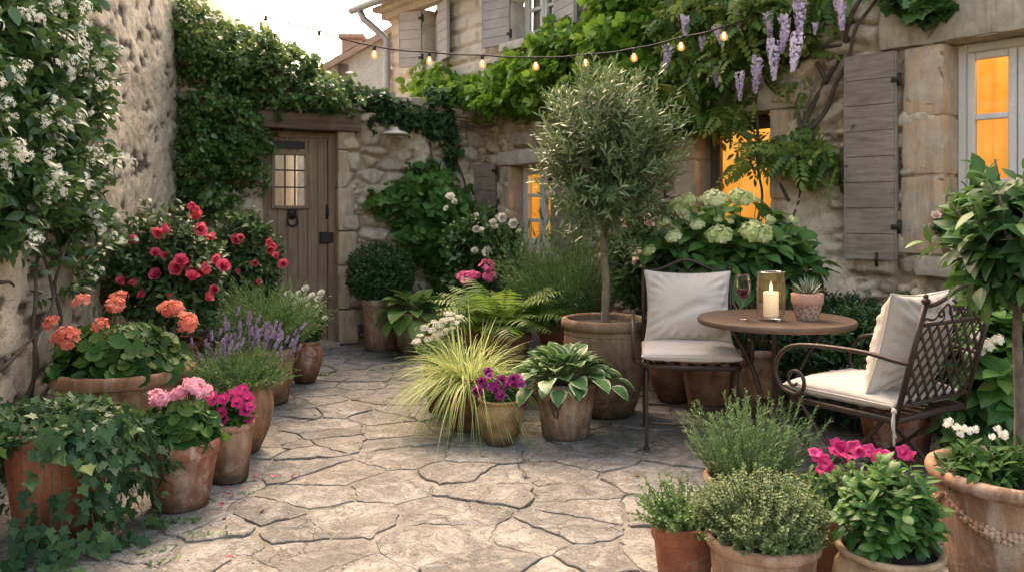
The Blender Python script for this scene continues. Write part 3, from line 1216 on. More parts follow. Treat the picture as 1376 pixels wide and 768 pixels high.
def window(u0, u1, z0, z1, rows, cols, depth, m, fw=.055, mw=.022, leaves=2, glow=True, wd=.26, curtain=None):
    """casement window set back in its reveal: frame (part) > pane, lit room behind."""
    mb = MB()
    wb, wf = -depth - .05, -depth
    wbox(HOUSE, mb, u0, u0 + fw, wb, wf, z0, z1)
    wbox(HOUSE, mb, u1 - fw, u1, wb, wf, z0, z1)
    wbox(HOUSE, mb, u0 + fw, u1 - fw, wb + .002, wf - .002, z1 - fw, z1)
    wbox(HOUSE, mb, u0 + fw, u1 - fw, wb + .002, wf + .01, z0, z0 + fw)
    wl = (u1 - u0 - 2 * fw) / leaves
    for k in range(leaves):
        a, b = u0 + fw + k * wl, u0 + fw + (k + 1) * wl
        st = .048
        wbox(HOUSE, mb, a + .003, a + st, wb + .012, wf + .012, z0 + fw + .003, z1 - fw - .003)
        wbox(HOUSE, mb, b - st, b - .003, wb + .012, wf + .012, z0 + fw + .003, z1 - fw - .003)
        wbox(HOUSE, mb, a + st, b - st, wb + .014, wf + .010, z1 - fw - st, z1 - fw - .003)
        wbox(HOUSE, mb, a + st, b - st, wb + .014, wf + .010, z0 + fw + .003, z0 + fw + st * 1.4)
        for r in range(1, rows):
            z = z0 + fw + (z1 - z0 - 2 * fw) * r / rows
            wbox(HOUSE, mb, a + st, b - st, wb + .018, wf + .006, z - mw, z + mw * .6, .005)
        for c in range(1, cols):
            x = a + (b - a) * c / cols
            wbox(HOUSE, mb, x - mw * .6, x + mw * .6, wb + .02, wf + .004, z0 + fw + st, z1 - fw - st, .005)
    f = hb(mb, 'window', m)
    if glow:
        ld = bpy.data.lights.new('room_light', 'POINT')
        ld.energy = 14
        ld.color = (1.0, .52, .18)
        ld.shadow_soft_size = .02
        lo = bpy.data.objects.new('room_light', ld)
        COL.objects.link(lo)
        lo.parent = f
        lo.location = HOUSE.P((u0 + u1) / 2, -depth - .3, z1 + .16)
    g = MB()
    P = HOUSE.P(np.array([u0 + fw, u1 - fw, u1 - fw, u0 + fw]), -depth - .022, np.array([z0 + fw, z0 + fw, z1 - fw, z1 - fw]))
    g.add(P, [(0, 1, 2, 3)])
    g.build('pane', M_GLASS, f, smooth=False)
    if glow:
        g = MB()
        wk = -depth - .55
        P = HOUSE.P(np.array([u0 - .5, u1 + .5, u1 + .5, u0 - .5]), wk, np.array([z0 - .5, z0 - .5, z1 + .35, z1 + .35]))
        g.add(P, [(0, 1, 2, 3)])
        g.build('lit_interior', M_GLOW, f, smooth=False)
    return f


def curtain(u0, u1, w, z0, z1, m, par, k=0, amp=.02, per=.07):
    us = np.linspace(u0, u1, 40)
    vs = np.linspace(z0, z1, 12)
    U, V = np.meshgrid(us, vs)
    wv = w + amp * np.sin(U / per * 2 * PI + k + .4 * np.sin(V * 3)) * (.6 + .4 * (z1 - V) / (z1 - z0))
    P = HOUSE.P(U, wv, V).reshape(-1, 3)
    i, j = np.meshgrid(np.arange(39), np.arange(11))
    q = np.stack([j * 40 + i, j * 40 + i + 1, (j + 1) * 40 + i + 1, (j + 1) * 40 + i], -1).reshape(-1, 4)
    mb = MB().add(P, q)
    return mb.build('curtain', m, par)


wR = window(uR0, uR1, zR0, zR1, 3, 1, .13, M_FRAME)
curtain(uR0 + .36, uR0 + .43, -.26, zR0 + .04, zR1, M_CURTA, wR)
wM = window(uM0, uM1, zM0, zM1, 1, 1, .13, M_FRAMED, leaves=1, glow=True)
wF = window(uF0, uF1, zF0, zF1, 3, 1, .12, M_FRAME, fw=.045)
wA = window(uA0, uA1, zU, 3.62, 2, 1, .10, M_SHUTL, glow=False, fw=.04)
wB = window(uB0, uB1, zU, 3.62, 2, 1, .10, M_FRAME, glow=False, fw=.04)
curtain(uB0 + .05, uB0 + .36, -.17, zU + .02, 3.62, M_CURT, wB, 0, .015, .06)
curtain(uB1 - .36, uB1 - .05, -.17, zU + .02, 3.62, M_CURT, wB, 1, .015, .06)
for (a, b, zz0, zz1) in ((uA0, uA1, zU, 3.62), (uB0, uB1, zU, 3.62)):
    mb = MB()
    g = HOUSE.P(np.array([a - .2, b + .2, b + .2, a - .2]), -.5, np.array([zz0 - .1, zz0 - .1, zz1 + .1, zz1 + .1]))
    mb.add(g, [(0, 1, 2, 3)])
    hb(mb, 'room_wall', simple_mat('dim_room', (.20, .16, .12), .9), smooth=False)


def surround(u0, u1, z0, z1, jw_l, jw_r, lint, sill, mj, ml, lint_over, k, depth=.2):
    mb, mb2 = MB(), MB()
    zz = z0
    n = 0
    while zz < z1 - .02:
        h = min(rng.uniform(.3, .5), z1 - zz)
        if z1 - zz - h < .15:
            h = z1 - zz
        rough_block(HOUSE, mb, u0 - jw_l * rng.uniform(.9, 1.1), u0 + .002, -depth, .062, zz + .004, zz + h - .003, .008, k=k + n)
        rough_block(HOUSE, mb2, u1 - .002, u1 + jw_r * rng.uniform(.9, 1.1), -depth, .062, zz + .004, zz + h - .003, .008, k=k + n + 20)
        zz += h
        n += 1
    wbox(HOUSE, mb, u0 - jw_l * .85, u0 - .012, -depth + .01, .045, z0 + .01, z1 - .01)
    wbox(HOUSE, mb2, u1 + .012, u1 + jw_r * .85, -depth + .01, .045, z0 + .01, z1 - .01)
    hb(mb, 'jamb', mj)
    hb(mb2, 'jamb', mj)
    if lint:
        mb = MB()
        rough_block(HOUSE, mb, u0 - lint_over, u1 + lint_over, -depth, .075, z1, z1 + lint, .014, k=k + 50)
        hb(mb, 'lintel', ml)
    if sill:
        mb = MB()
        rough_block(HOUSE, mb, u0 - .16, u1 + .16, -depth, .11, z0 - sill, z0 - .002, .012, k=k + 60)
        hb(mb, 'sill', ml)


surround(uR0, uR1, zR0, zR1, .27, .25, .30, .13, M_DRESS, M_LINTEL, .40, 1)
surround(uM0, uM1, zM0, zM1, .24, .22, .28, .13, M_DRESS, M_LINTEL, .26, 101)
surround(uF0, uF1, zF0, zF1, .16, .15, .15, .1, M_DRESS, M_PALE, .18, 201)
surround(uA0, uA1, zU, 3.62, .08, .08, 0, .09, M_PALE, M_PALE, .1, 301, .12)
surround(uB0, uB1, zU, 3.62, .10, .10, 0, .09, M_PALE, M_PALE, .1, 401, .12)


def shutter(hinge_u, z0, z1, width, side, ang, m, planks=8, w0=.075, latch=False):
    """plank shutter folded back against the wall. side -1: lies towards smaller u."""
    mb = MB()
    hp = (z1 - z0) / planks
    ca, sa = math.cos(ang), math.sin(ang)
    X = HOUSE.e * side * ca + HOUSE.nv * sa
    Nn = np.cross(X, np.array([0, 0, 1.0]))
    if np.dot(Nn, HOUSE.nv) < 0:
        Nn = -Nn
    R = np.stack([X, Nn, np.array([0, 0, 1.0])], 1)
    O = HOUSE.P(hinge_u, w0, 0)

    def bx(x0, x1, y0, y1, a, b, mbx, bev=.004, var=.3):
        c = O + X * (x0 + x1) / 2 + Nn * (y0 + y1) / 2 + np.array([0, 0, (a + b) / 2])
        mbx.box(c, ((x1 - x0) / 2, (y1 - y0) / 2, (b - a) / 2), R, var, bev)
    for k in range(planks):
        jit = rng.uniform(-.002, .002)
        bx(0.0, width, -.014 + jit, .014 + jit, z0 + k * hp + .002, z0 + (k + 1) * hp - .002, mb, .0018, rng.random() * .8)
    bx(.004, width - .004, -.012, .006, z0 + .01, z1 - .01, mb, .001, 1.0)
    bx(-.012, .03, -.022, -.0145, z0 + .01, z1 - .01, mb)
    bx(.03, .034, -.02, -.0145, z0, z1, mb)
    bx(width - .0005, width + .012, -.02, .018, z0 + .004, z1 - .004, mb)
    bx(-.013, -.0005, -.02, .018, z0 + .004, z1 - .004, mb)
    s = hb(mb, 'shutter', m)
    for zz in (z0 + .16 * (z1 - z0), z1 - .14 * (z1 - z0)):
        mi = MB()
        bx(-.035, .02, .0145, .021, zz - .016, zz + .016, mi)
        mi.tubes(np.array([O - X * .03 + Nn * .012 + np.array([0, 0, zz - .04]), O - X * .03 + Nn * .012 + np.array([0, 0, zz + .04])]), np.array([.012, .012]), 8)
        mi.build('hinge', M_IRON, s)
    if latch:
        ml_ = MB()
        zc = z0 + .42 * (z1 - z0)
        c = O + X * (width + .025) + Nn * .01
        ml_.tubes(np.array([c + np.array([0, 0, zc + .06]), c + Nn * .01 + np.array([0, 0, zc]), c + np.array([0, 0, zc - .06])]), np.array([.009, .011, .008]), 8)
        ml_.tubes(np.array([c + np.array([0, 0, zc + .05]), c - X * .04 + np.array([0, 0, zc + .05])]), np.array([.008, .008]), 8)
        ml_.build('latch', M_IRON, s)
        ml_ = MB()
        cc = O + X * width * .35 + Nn * .015
        ml_.tubes(np.array([cc + np.array([0, 0, z0 + .05]), cc + Nn * .01 + np.array([0, 0, z0]), cc + np.array([0, 0, z0 - .04])]), np.array([.008, .011, .009]), 8)
        ml_.build('hook', M_IRON, s)
    return s


uS = HOUSE.u(1213)
shutter(uS, HOUSE.z(1180, 348), HOUSE.z(1180, 76), uS - HOUSE.u(1151), -1, .12, M_SHUT, 8, .10, True)
shutter(HOUSE.u(674), HOUSE.z(662, 292), HOUSE.z(662, 221), .24, -1, .3, M_SHUT, 4, .09)
shutter(HOUSE.u(752), zF0, zF1 - .05, .36, 1, .15, M_SHUT, 6, .09)
shutter(uA0 - .03, zU - .02, 3.60, .26, -1, .55, M_SHUTL, 6, .07)
shutter(uA1 + .03, zU - .02, 3.60, .30, 1, .25, M_SHUTL, 6, .07)
shutter(uB0 - .03, zU - .02, 3.60, .34, -1, .2, M_SHUTL, 7, .07)
shutter(uB1 + .03, zU - .02, 3.60, .40, 1, .3, M_SHUTL, 7, .07)

# ------------------------------------------------------------------ garden wall with the door
gwall = thing('garden_wall', 'rubble stone garden wall holding the oak door at the far end', 'wall', tuple(GARD.o), 0)
ginv = -GARD.o
uD0, uD1 = GARD.u(352), GARD.u(452)
zD = 2.04
gl = make_wall(GARD, 'wall', 3.05, 2.75, M_GWALL, gwall, 'garden', [(uD0, uD1, -.2, zD + .03)], .016, hfun=lambda u: 2.74 - .17 * u + .05 * (fbm(u * 6, u * 0, 5, 3) - .5), vfix=2.12)
gl.location = ginv
mb = MB()
uu = np.linspace(0, 3.02, 22)
for k in range(21):
    z = 2.74 - .17 * (uu[k] + uu[k + 1]) / 2
    rough_block(GARD, mb, uu[k] + .004, uu[k + 1] - .004, -.32, .07, z - .02, z + .045 + rng.uniform(-.01, .015), .012, k=k + 500)
o = mb.build('coping', M_LINTEL, gwall); o.location = ginv
mb = MB()
wbox(GARD, mb, 0, uD0, -.32, -.28, 0, 2.7)
wbox(GARD, mb, uD1, 3.0, -.32, -.28, 0, 2.2)
o = mb.build('rear_face', M_LINTEL, gwall); o.location = ginv
mb, mb2 = MB(), MB()
zz = 0
k = 0
while zz < zD:
    h = min(rng.uniform(.28, .45), zD + .02 - zz)
    rough_block(GARD, mb, uD1, uD1 + rng.uniform(.10, .2), -.28, .07, zz + .004, zz + h - .004, .01, k=600 + k)
    rough_block(GARD, mb2, uD0 - rng.uniform(.10, .2), uD0, -.28, .06, zz + .004, zz + h - .004, .01, k=640 + k)
    zz += h
    k += 1
o = mb.build('jamb', M_DRESS, gwall); o.location = ginv
o = mb2.build('jamb', M_DRESS, gwall); o.location = ginv
mb = MB()
rough_block(GARD, mb, GARD.u(342, .12), GARD.u(486, .12), -.26, .13, zD + .005, zD + .165, .010, res=.02, k=700)
o = mb.build('lintel_beam', M_BEAM, gwall); o.location = ginv
mb = MB()
rough_block(GARD, mb, uD0 + .0, uD1 - .0, -.2, .16, -.04, .035, .01, k=710)
o = mb.build('threshold', M_LINTEL, gwall); o.location = ginv

# the door
dl = (uD0 + uD1) / 2
door = thing('wooden_door', 'weathered oak plank door with a small barred window under the wooden beam', 'door', tuple(GARD.P(dl, -.12, 0.036)), GARD.rz)
wdt = uD1 - uD0
hw = wdt / 2


def dbox(mb, x0, x1, y0, y1, z0, z1, bev=.006, var=.5):
    mb.box(((x0 + x1) / 2, (y0 + y1) / 2, (z0 + z1) / 2), ((x1 - x0) / 2, (y1 - y0) / 2, (z1 - z0) / 2), None, var, bev)


# local frame: x along wall, -y out towards the courtyard
ht = zD - .036
mb = MB()
dbox(mb, -hw - .03, -hw + .06, -.05, .05, -.05, ht)
dbox(mb, hw - .06, hw + .03, -.05, .05, -.05, ht)
dbox(mb, -hw + .06, hw - .06, -.048, .05, ht - .06, ht)
mb.build('frame', M_DOOR, door, smooth=False)
wx0, wx1 = GARD.u(369, -.12) - dl, GARD.u(409, -.12) - dl
wz0, wz1 = GARD.z(390, 281, -.12), GARD.z(390, 214, -.12)
mb = MB()
x0, x1 = -hw + .062, hw - .062
npl = 6
for k in range(npl):
    a, b = x0 + (x1 - x0) * k / npl, x0 + (x1 - x0) * (k + 1) / npl
    segs = [(-.01, ht - .065)]
    # cut planks around the opening
    for (za, zb) in ([(-.01, wz0 - .0), (wz1, ht - .065)] if (b > wx0 + .01 and a < wx1 - .01) else segs):
        dbox(mb, a + .002, b - .002, -.02, .02, za, zb, .006, rng.random())
    if b > wx0 + .01 and a < wx1 - .01:
        if a < wx0 - .01:
            dbox(mb, a + .002, wx0, -.02, .02, wz0, wz1, .003, .5)
        if b > wx1 + .01:
            dbox(mb, wx1, b - .002, -.02, .02, wz0, wz1, .003, .5)
mb.build('planks', M_DOOR, door, smooth=False)
mb = MB()
fw = .035
dbox(mb, wx0 - fw, wx0, -.045, .028, wz0 - fw, wz1 + fw)
dbox(mb, wx1, wx1 + fw, -.045, .028, wz0 - fw, wz1 + fw)
dbox(mb, wx0, wx1, -.043, .026, wz1, wz1 + fw)
dbox(mb, wx0, wx1, -.050, .026, wz0 - fw, wz0)
wn = mb.build('door_window', M_DOOR, door, smooth=False)
mb = MB()
for t in (1 / 3, 2 / 3):
    x = wx0 + (wx1 - wx0) * t
    dbox(mb, x - .007, x + .007, -.022, -.008, wz0, wz1, .002)
for t in (.36, .70):
    z = wz0 + (wz1 - wz0) * t
    dbox(mb, wx0, wx1, -.0225, -.010, z - .007, z + .007, .002)
mb.build('grille', M_IRON, wn, smooth=False)
mb = MB()
mb.add([(wx0, .0, wz0), (wx1, .0, wz0), (wx1, .0, wz1), (wx0, .0, wz1)], [(0, 1, 2, 3)])
mb.build('pane', M_GLASS, wn, smooth=False)
mb = MB()
dbox(mb, wx0 - .07, wx1 + .0, -.026, -.0195, GARD.z(385, 204, -.12) - .01, GARD.z(385, 198, -.12) + .02, .003)
mb.build('iron_strap', M_IRON, door, smooth=False)
kx, kz = GARD.u(391, -.14) - dl, GARD.z(391, 297, -.14)
mb = MB()
mb.ball((kx, -.035, kz + .03), (.045, .028, .05), 14, 9)
mb.ball((kx, -.06, kz + .025), (.02, .02, .022), 10, 7)
for s in (-1, 1):
    mb.ball((kx + s * .03, -.035, kz + .065), (.015, .012, .018), 8, 5)
aa = np.linspace(0, 2 * PI, 28)
mb.tubes(np.stack([kx + .048 * np.sin(aa), -.058 - .006 * np.cos(aa), kz - .03 - .055 * np.cos(aa)], -1), np.full(28, .0095), 8)
mb.build('knocker', M_IRON, door)
lx, lz = GARD.u(438, -.14) - dl, GARD.z(438, 324, -.14)
mb = MB()
dbox(mb, lx - .075, lx + .06, -.055, -.02, lz - .055, lz + .055, .008)
dbox(mb, lx - .055, lx - .035, -.062, -.054, lz - .01, lz + .01, .002)
mb.build('lock', M_IRON, door, smooth=False)
hz = GARD.z(437, 290, -.14)
mb = MB()
mb.tubes(np.array([(lx - .0, -.022, hz + .05), (lx, -.05, hz + .03), (lx, -.052, hz - .03), (lx, -.022, hz - .05)]), np.array([.008, .011, .011, .008]), 8)
dbox(mb, lx - .014, lx + .014, -.025, -.02, hz - .07, hz + .07, .003)
mb.build('handle', M_IRON, door)

# enamel lamp shade on the wall
lu, lzv = GARD.hit(531, 178, .2)
wl = thing('wall_lamp', 'small pale enamel dish lamp on the rubble wall right of the door', 'lamp', tuple(GARD.P(float(lu), 0.03, float(lzv))), GARD.rz)
mb = MB()
mb.lathe([(.018, .05), (.03, .045), (.045, .02), (.11, .0), (.145, -.022), (.14, -.026), (.10, -.006), (.02, .03)], 32, (0, -.17, 0))
mb.build('lamp_shade', simple_mat('enamel', (.5, .46, .4), .4, 0, 18, .4, .05), wl)
mb = MB()
mb.tubes(np.array([(0, .0, .10), (0, -.06, .13), (0, -.15, .12), (0, -.17, .05)]), np.full(4, .009), 8)
mb.lathe([(.0, -.01), (.035, -.01), (.03, .01), (.0, .012)], 16, (0, 0, .1))
mb.build('arm', M_IRON, wl)

# ------------------------------------------------------------------ left house
lh = thing('rendered_house', 'old house wall with rough streaked render along the left of the courtyard', 'house', tuple(LEFT.o), 0)
ll = make_wall(LEFT, 'wall', 6.6, 4.4, M_LWALL, lh, 'left', [], .02)
ll.location = -LEFT.o
mb = MB()
a, b, c = LEFT.P(0, .02, 0), LEFT.P(0, -5, 0), LEFT.P(6.6, .0, 0)
d = LEFT.P(6.6, -5, 0)
up = np.array([0, 0, 4.4])
mb.add([a, b, b + up, a + up], [(0, 1, 2, 3)])
mb.add([b, d, d + up, b + up], [(0, 1, 2, 3)])
mb.add([c, d, d + up, c + up], [(0, 1, 2, 3)])
o = mb.build('rear_wall', M_LINTEL, lh); o.location = -LEFT.o
mb = MB()
mb.add([LEFT.P(-.02, .3, 4.36), LEFT.P(6.8, .3, 4.36), LEFT.P(6.8, -2.5, 5.4), LEFT.P(-.02, -2.5, 5.4)], [(0, 1, 2, 3)])
mb.add([LEFT.P(-.02, -2.5, 5.4), LEFT.P(6.8, -2.5, 5.4), LEFT.P(6.8, -5.3, 4.36), LEFT.P(-.02, -5.3, 4.36)], [(0, 1, 2, 3)])
o = mb.build('roof', M_ROOF, lh); o.location = -LEFT.o

# ------------------------------------------------------------------ far houses


def far_house(name, label, x0, x1, y0, y1, h, rise, ridge_x, chim=None, mw=None):
    t = thing(name, label, 'house', ((x0 + x1) / 2, y0, 0))
    mb = MB()
    cx = (x0 + x1) / 2
    hwid, dep = (x1 - x0) / 2, y1 - y0
    n = 40
    xs = np.linspace(-hwid, hwid, n)
    zs = np.linspace(0, h, n)
    X, Z = np.meshgrid(xs, zs)
    f1, f2, sid = voro(X / .4, Z / .22, 15)
    Yd = -.04 * sstep(.02, .3, f2 - f1)
    i, j = np.meshgrid(np.arange(n - 1), np.arange(n - 1))
    q = np.stack([j * n + i, j * n + i + 1, (j + 1) * n + i + 1, (j + 1) * n + i], -1).reshape(-1, 4)
    mb.add(np.stack([X, Yd, Z], -1).reshape(-1, 3), q)
    ex = [sid.ravel(), (1 - sstep(.03, .17, f2 - f1)).ravel(), np.full(n * n, .3)]
    V = [(-hwid, 0, 0), (hwid, 0, 0), (hwid, dep, 0), (-hwid, dep, 0), (-hwid, 0, h), (hwid, 0, h), (hwid, dep, h), (-hwid, dep, h)]
    rx = ridge_x - cx
    V += [(rx, 0, h + rise), (rx, dep, h + rise)]
    mb.add(V, [(1, 2, 6, 5), (2, 3, 7, 6), (3, 0, 4, 7)])
    mb.add(np.array([V[4], V[5], V[8], V[7], V[6], V[9]]), [(0, 1, 2), (3, 5, 4)])
    ex = np.stack([np.concatenate([e, np.full(16, v)]) for e, v in zip(ex, (.5, 0, .8))], -1)
    mb.build('wall', mw or M_FAR, t, extra=ex)
    mb = MB()
    ov = .25
    for (xe, sgn) in ((-hwid, -1), (hwid, 1)):
        nx, ny = 20, 60
        A, B = np.meshgrid(np.linspace(0, 1, nx), np.linspace(-ov, dep, ny))
        sl = rise / abs(xe - rx)
        X = rx + (xe - rx + sgn * ov) * A
        Z = h + rise - abs(X - rx) * sl + .06 + .04 * np.abs(np.sin(B / .2 * PI)) + .02 * np.mod(A * 10, 1)
        i, j = np.meshgrid(np.arange(nx - 1), np.arange(ny - 1))
        q = np.stack([j * nx + i, j * nx + i + 1, (j + 1) * nx + i + 1, (j + 1) * nx + i], -1).reshape(-1, 4)
        mb.add(np.stack([X, B, Z], -1).reshape(-1, 3), q)
        xo = xe + sgn * ov
        zo = h + rise - abs(xo - rx) * sl
        mb.add([(rx, -ov, h + rise), (xo, -ov, zo), (xo, dep, zo), (rx, dep, h + rise)], [(0, 1, 2, 3)])
        mb.add([(rx, -ov - .01, h + rise - .04), (xo, -ov - .01, zo - .04), (xo, -ov - .01, zo + .08), (rx, -ov - .01, h + rise + .08)], [(0, 1, 2, 3)])
    rf = mb.build('roof', M_ROOF, t)
    if chim:
        mb = MB()
        cxx, cy, cz0, cz1, cw = chim
        mb.box((cxx - cx, cy, (cz0 + cz1) / 2), (cw, .3, (cz1 - cz0) / 2), None, .5, .01)
        mb.box((cxx - cx, cy, cz1 + .04), (cw + .06, .36, .045), None, .5, .01)
        mb.build('chimney', M_ROOF, rf)
    return t


h1 = far_house('stone_house', 'distant gabled stone house with a chimney behind the garden wall beside the downpipe', at(400, 15.5), at(536, 15.5) + .6, 15.5, 21, zat(118, 15.5), 1.25, at(536, 15.5) + .3, (at(476, 17), 1.5, 4.0, zat(56, 17), .2))
mb = MB()
mb.box((at(462, 15.5) - h1.location.x, -.045, zat(103, 15.5)), (.09, .03, .22), None, .5, .005)
mb.build('window', M_FRAMED, h1)
far_house('stone_house', 'distant stone house with a tiled roof showing between the left house and the creeper', at(150, 12.5), at(292, 12.5), 12.5, 18, zat(36, 12.5), 1.1, at(190, 12.5))
# ================================================================== PLANTS
def L_(name, d, m, l, **k):
    return leaf_mat(name, d, m, l, **k)


F_JAS = L_('jasmine_leaf', (.016, .048, .014), (.048, .125, .03), (.15, .24, .065), rough=.36, trans=.22, spec=.5)
F_CREEP = L_('creeper_leaf', (.02, .06, .014), (.075, .165, .036), (.24, .33, .09), rough=.36, trans=.28, spec=.5)
F_IVY = L_('ivy_leaf', (.015, .045, .02), (.038, .10, .04), (.11, .19, .05), spec=.25, rough=.5, trans=.22, vein=.3)
F_GER = L_('geranium_leaf', (.014, .046, .01), (.038, .11, .02), (.085, .165, .03), spec=.22, rough=.6, trans=.25, vein=.2)
F_ROSE = L_('rose_leaf', (.018, .045, .013), (.055, .115, .032), (.16, .23, .075), rough=.42, trans=.25)
F_BOX = L_('box_leaf', (.012, .042, .012), (.03, .092, .026), (.085, .17, .045), rough=.45, trans=.2)
F_HOST = L_('hosta_leaf', (.07, .14, .025), (.15, .26, .055), (.26, .38, .11), rough=.45, trans=.3, vein=.3)
F_VHOST = L_('variegated_leaf', (.03, .09, .022), (.075, .17, .045), (.14, .25, .075), rough=.45, trans=.25, vein=.2, edge=(.50, .55, .32), edge_at=.68)
F_FERN = L_('fern_leaf', (.05, .11, .014), (.11, .2, .025), (.21, .31, .05), trans=.4)
F_SPIKE = L_('lavender_leaf', (.03, .075, .022), (.08, .165, .046), (.18, .29, .09), trans=.25)
F_FEATH = L_('feathery_leaf', (.03, .085, .02), (.085, .19, .044), (.20, .32, .085), trans=.25)
F_OLIVE = L_('olive_leaf', (.03, .058, .018), (.085, .14, .042), (.30, .37, .17), rough=.42, trans=.15)
F_GOLD = L_('golden_sedge', (.13, .21, .03), (.34, .43, .10), (.62, .66, .28), trans=.35)
F_VINE = L_('vine_leaf', (.05, .12, .012), (.14, .28, .026), (.32, .46, .055), trans=.42)
F_WIST = L_('wisteria_leaf', (.03, .08, .010), (.09, .18, .024), (.32, .34, .07), trans=.35)
F_HYD = L_('hydrangea_leaf', (.025, .08, .018), (.07, .175, .038), (.16, .28, .065), rough=.5, trans=.28, vein=.25)
F_SHRUB = L_('climber_leaf', (.03, .095, .02), (.095, .22, .045), (.20, .33, .08), trans=.3)
F_LEM = L_('citrus_leaf', (.012, .042, .011), (.034, .10, .024), (.10, .19, .045), rough=.5, spec=.28, trans=.25, vein=.2)
F_BASIL = L_('basil_leaf', (.018, .062, .010), (.044, .125, .021), (.10, .20, .04), rough=.46, spec=.32, trans=.3, vein=.18)
F_THYME = L_('thyme_leaf', (.06, .095, .03), (.13, .19, .065), (.25, .31, .13), trans=.25)
F_ROSEM = L_('rosemary_leaf', (.03, .075, .022), (.085, .17, .048), (.21, .31, .115), trans=.2)
F_OREG = L_('oregano_leaf', (.03, .08, .018), (.08, .165, .04), (.17, .27, .08), trans=.28)
M_STEM = simple_mat('green_stem', (.07, .10, .03), .7, 0, 30, .4, .1, dark=(.08, .05, .025))
M_BARK = simple_mat('bark', (.15, .115, .08), .9, 0, 22, .8, .6, dark=(.05, .038, .028))
M_VBARK = simple_mat('vine_bark', (.10, .075, .05), .9, 0, 22, .8, .6, dark=(.03, .024, .018))
M_SOIL = simple_mat('potting_soil', (.028, .020, .014), .98, 0, 60, .6, 1.0)


def P_(name, d, m, l, trans=.3, vary=.4):
    return leaf_mat(name, d, m, l, rough=.55, trans=trans, spec=.2, vary=vary)


B_CORAL = P_('coral_petal', (.62, .10, .07), (.85, .24, .16), (.95, .46, .34))
B_PINK = P_('pink_petal', (.70, .16, .30), (.85, .36, .48), (.95, .62, .68))
B_MAG = P_('magenta_petal', (.24, .006, .065), (.46, .018, .14), (.66, .08, .27))
B_CRIM = P_('crimson_petal', (.42, .015, .05), (.66, .05, .13), (.82, .17, .26))
B_ROSE = P_('pink_red_petal', (.50, .025, .06), (.70, .07, .12), (.85, .2, .25))
B_WHITE = P_('cream_petal', (.66, .60, .45), (.80, .76, .64), (.88, .86, .78))
B_JAS = P_('jasmine_petal', (.74, .70, .54), (.85, .82, .68), (.9, .88, .8), vary=.05)
B_LAV = P_('lavender_floret', (.20, .13, .24), (.36, .26, .40), (.52, .42, .54))
B_WIS = P_('wisteria_floret', (.42, .28, .48), (.64, .50, .68), (.84, .76, .84))
B_PURP = P_('purple_petal', (.09, .006, .06), (.22, .016, .13), (.42, .07, .30))
B_HYD = P_('lime_white_floret', (.34, .44, .12), (.58, .64, .28), (.84, .82, .58))
B_HPINK = P_('hot_pink_petal', (.60, .05, .22), (.78, .13, .34), (.88, .3, .5))
B_BLUSH = P_('blush_petal', (.75, .45, .34), (.85, .62, .50), (.9, .78, .68))
B_YEL = P_('yellow_eye', (.5, .3, .02), (.7, .45, .05), (.8, .6, .1))

TERRA = [(.33, .125, .06), (.29, .12, .062), (.36, .155, .08), (.26, .11, .06)]
PALE = (.44, .31, .21)
DARKT = (.13, .055, .03)
PM = {
    'red': pot_mat('terracotta_red', (.27, .09, .045), (.44, .31, .22), (.12, .042, .024), .85, .55, 1.0),
    'red2': pot_mat('terracotta_rim', (.28, .115, .065), (.52, .40, .31), (.13, .055, .033), .8, .85, 4.0),
    'warm': pot_mat('terracotta_warm', (.29, .145, .075), (.48, .37, .27), (.14, .068, .036), .9, .75, 7.3),
    'pale': pot_mat('terracotta_pale', (.34, .20, .125), (.58, .48, .38), (.18, .092, .055), .8, .9, 2.7),
    'buff': pot_mat('stoneware_buff', (.34, .235, .135), (.46, .37, .25), (.16, .105, .058), .75, .5, 5.9),
    'dark': pot_mat('terracotta_dark', (.20, .09, .05), (.33, .22, .15), (.09, .042, .026), .8, .35, 9.1),
    'umber': pot_mat('terracotta_umber', (.20, .122, .072), (.36, .275, .20), (.10, .055, .033), .9, .6, 6.2),
    'ochre': pot_mat('glazed_ochre', (.34, .22, .095), (.42, .33, .19), (.15, .088, .035), .7, .35, 3.3),
}
PROF = {
    'classic': [(.0, .002), (.66, .0), (.69, .012), (.70, .03), (.915, .78), (.915, .80), (.985, .802), (1.0, .82), (1.0, .965), (.985, .99), (.96, 1.0), (.90, 1.0), (.875, .985), (.865, .95), (.85, .80)],
    'rolled': [(.0, .002), (.70, .0), (.73, .015), (.75, .05), (.90, .70), (.92, .86), (.93, .87), (.98, .885), (1.01, .915), (1.02, .95), (1.0, .985), (.96, 1.0), (.91, .995), (.88, .97), (.86, .90), (.84, .8)],
    'urn': [(.0, .002), (.56, .0), (.60, .015), (.66, .08), (.86, .28), (.99, .50), (1.02, .62), (.99, .75), (.90, .865), (.87, .90), (.89, .925), (.96, .945), (1.0, .965), (1.0, .985), (.97, 1.0), (.90, 1.0), (.84, .985), (.82, .95), (.82, .88)],
    'big': [(.0, .002), (.60, .0), (.64, .01), (.68, .05), (.84, .26), (.945, .52), (.965, .68), (.94, .82), (.93, .835), (.945, .84), (.945, .855), (.93, .87), (.93, .885), (.98, .90), (1.015, .925), (1.02, .955), (1.0, .985), (.96, 1.0), (.90, .998), (.87, .98), (.85, .93), (.84, .85)],
    'bowl': [(.0, .002), (.55, .0), (.60, .02), (.80, .40), (.91, .78), (.925, .84), (.935, .85), (1.0, .86), (1.02, .90), (1.02, .96), (1.0, .99), (.96, 1.0), (.91, .995), (.885, .97), (.87, .90)],
    'jar': [(.0, .002), (.55, .0), (.60, .02), (.80, .22), (.98, .50), (1.03, .64), (.98, .78), (.87, .88), (.845, .905), (.90, .925), (.965, .95), (.975, .975), (.95, 1.0), (.88, 1.0), (.83, .98), (.82, .90)],
}


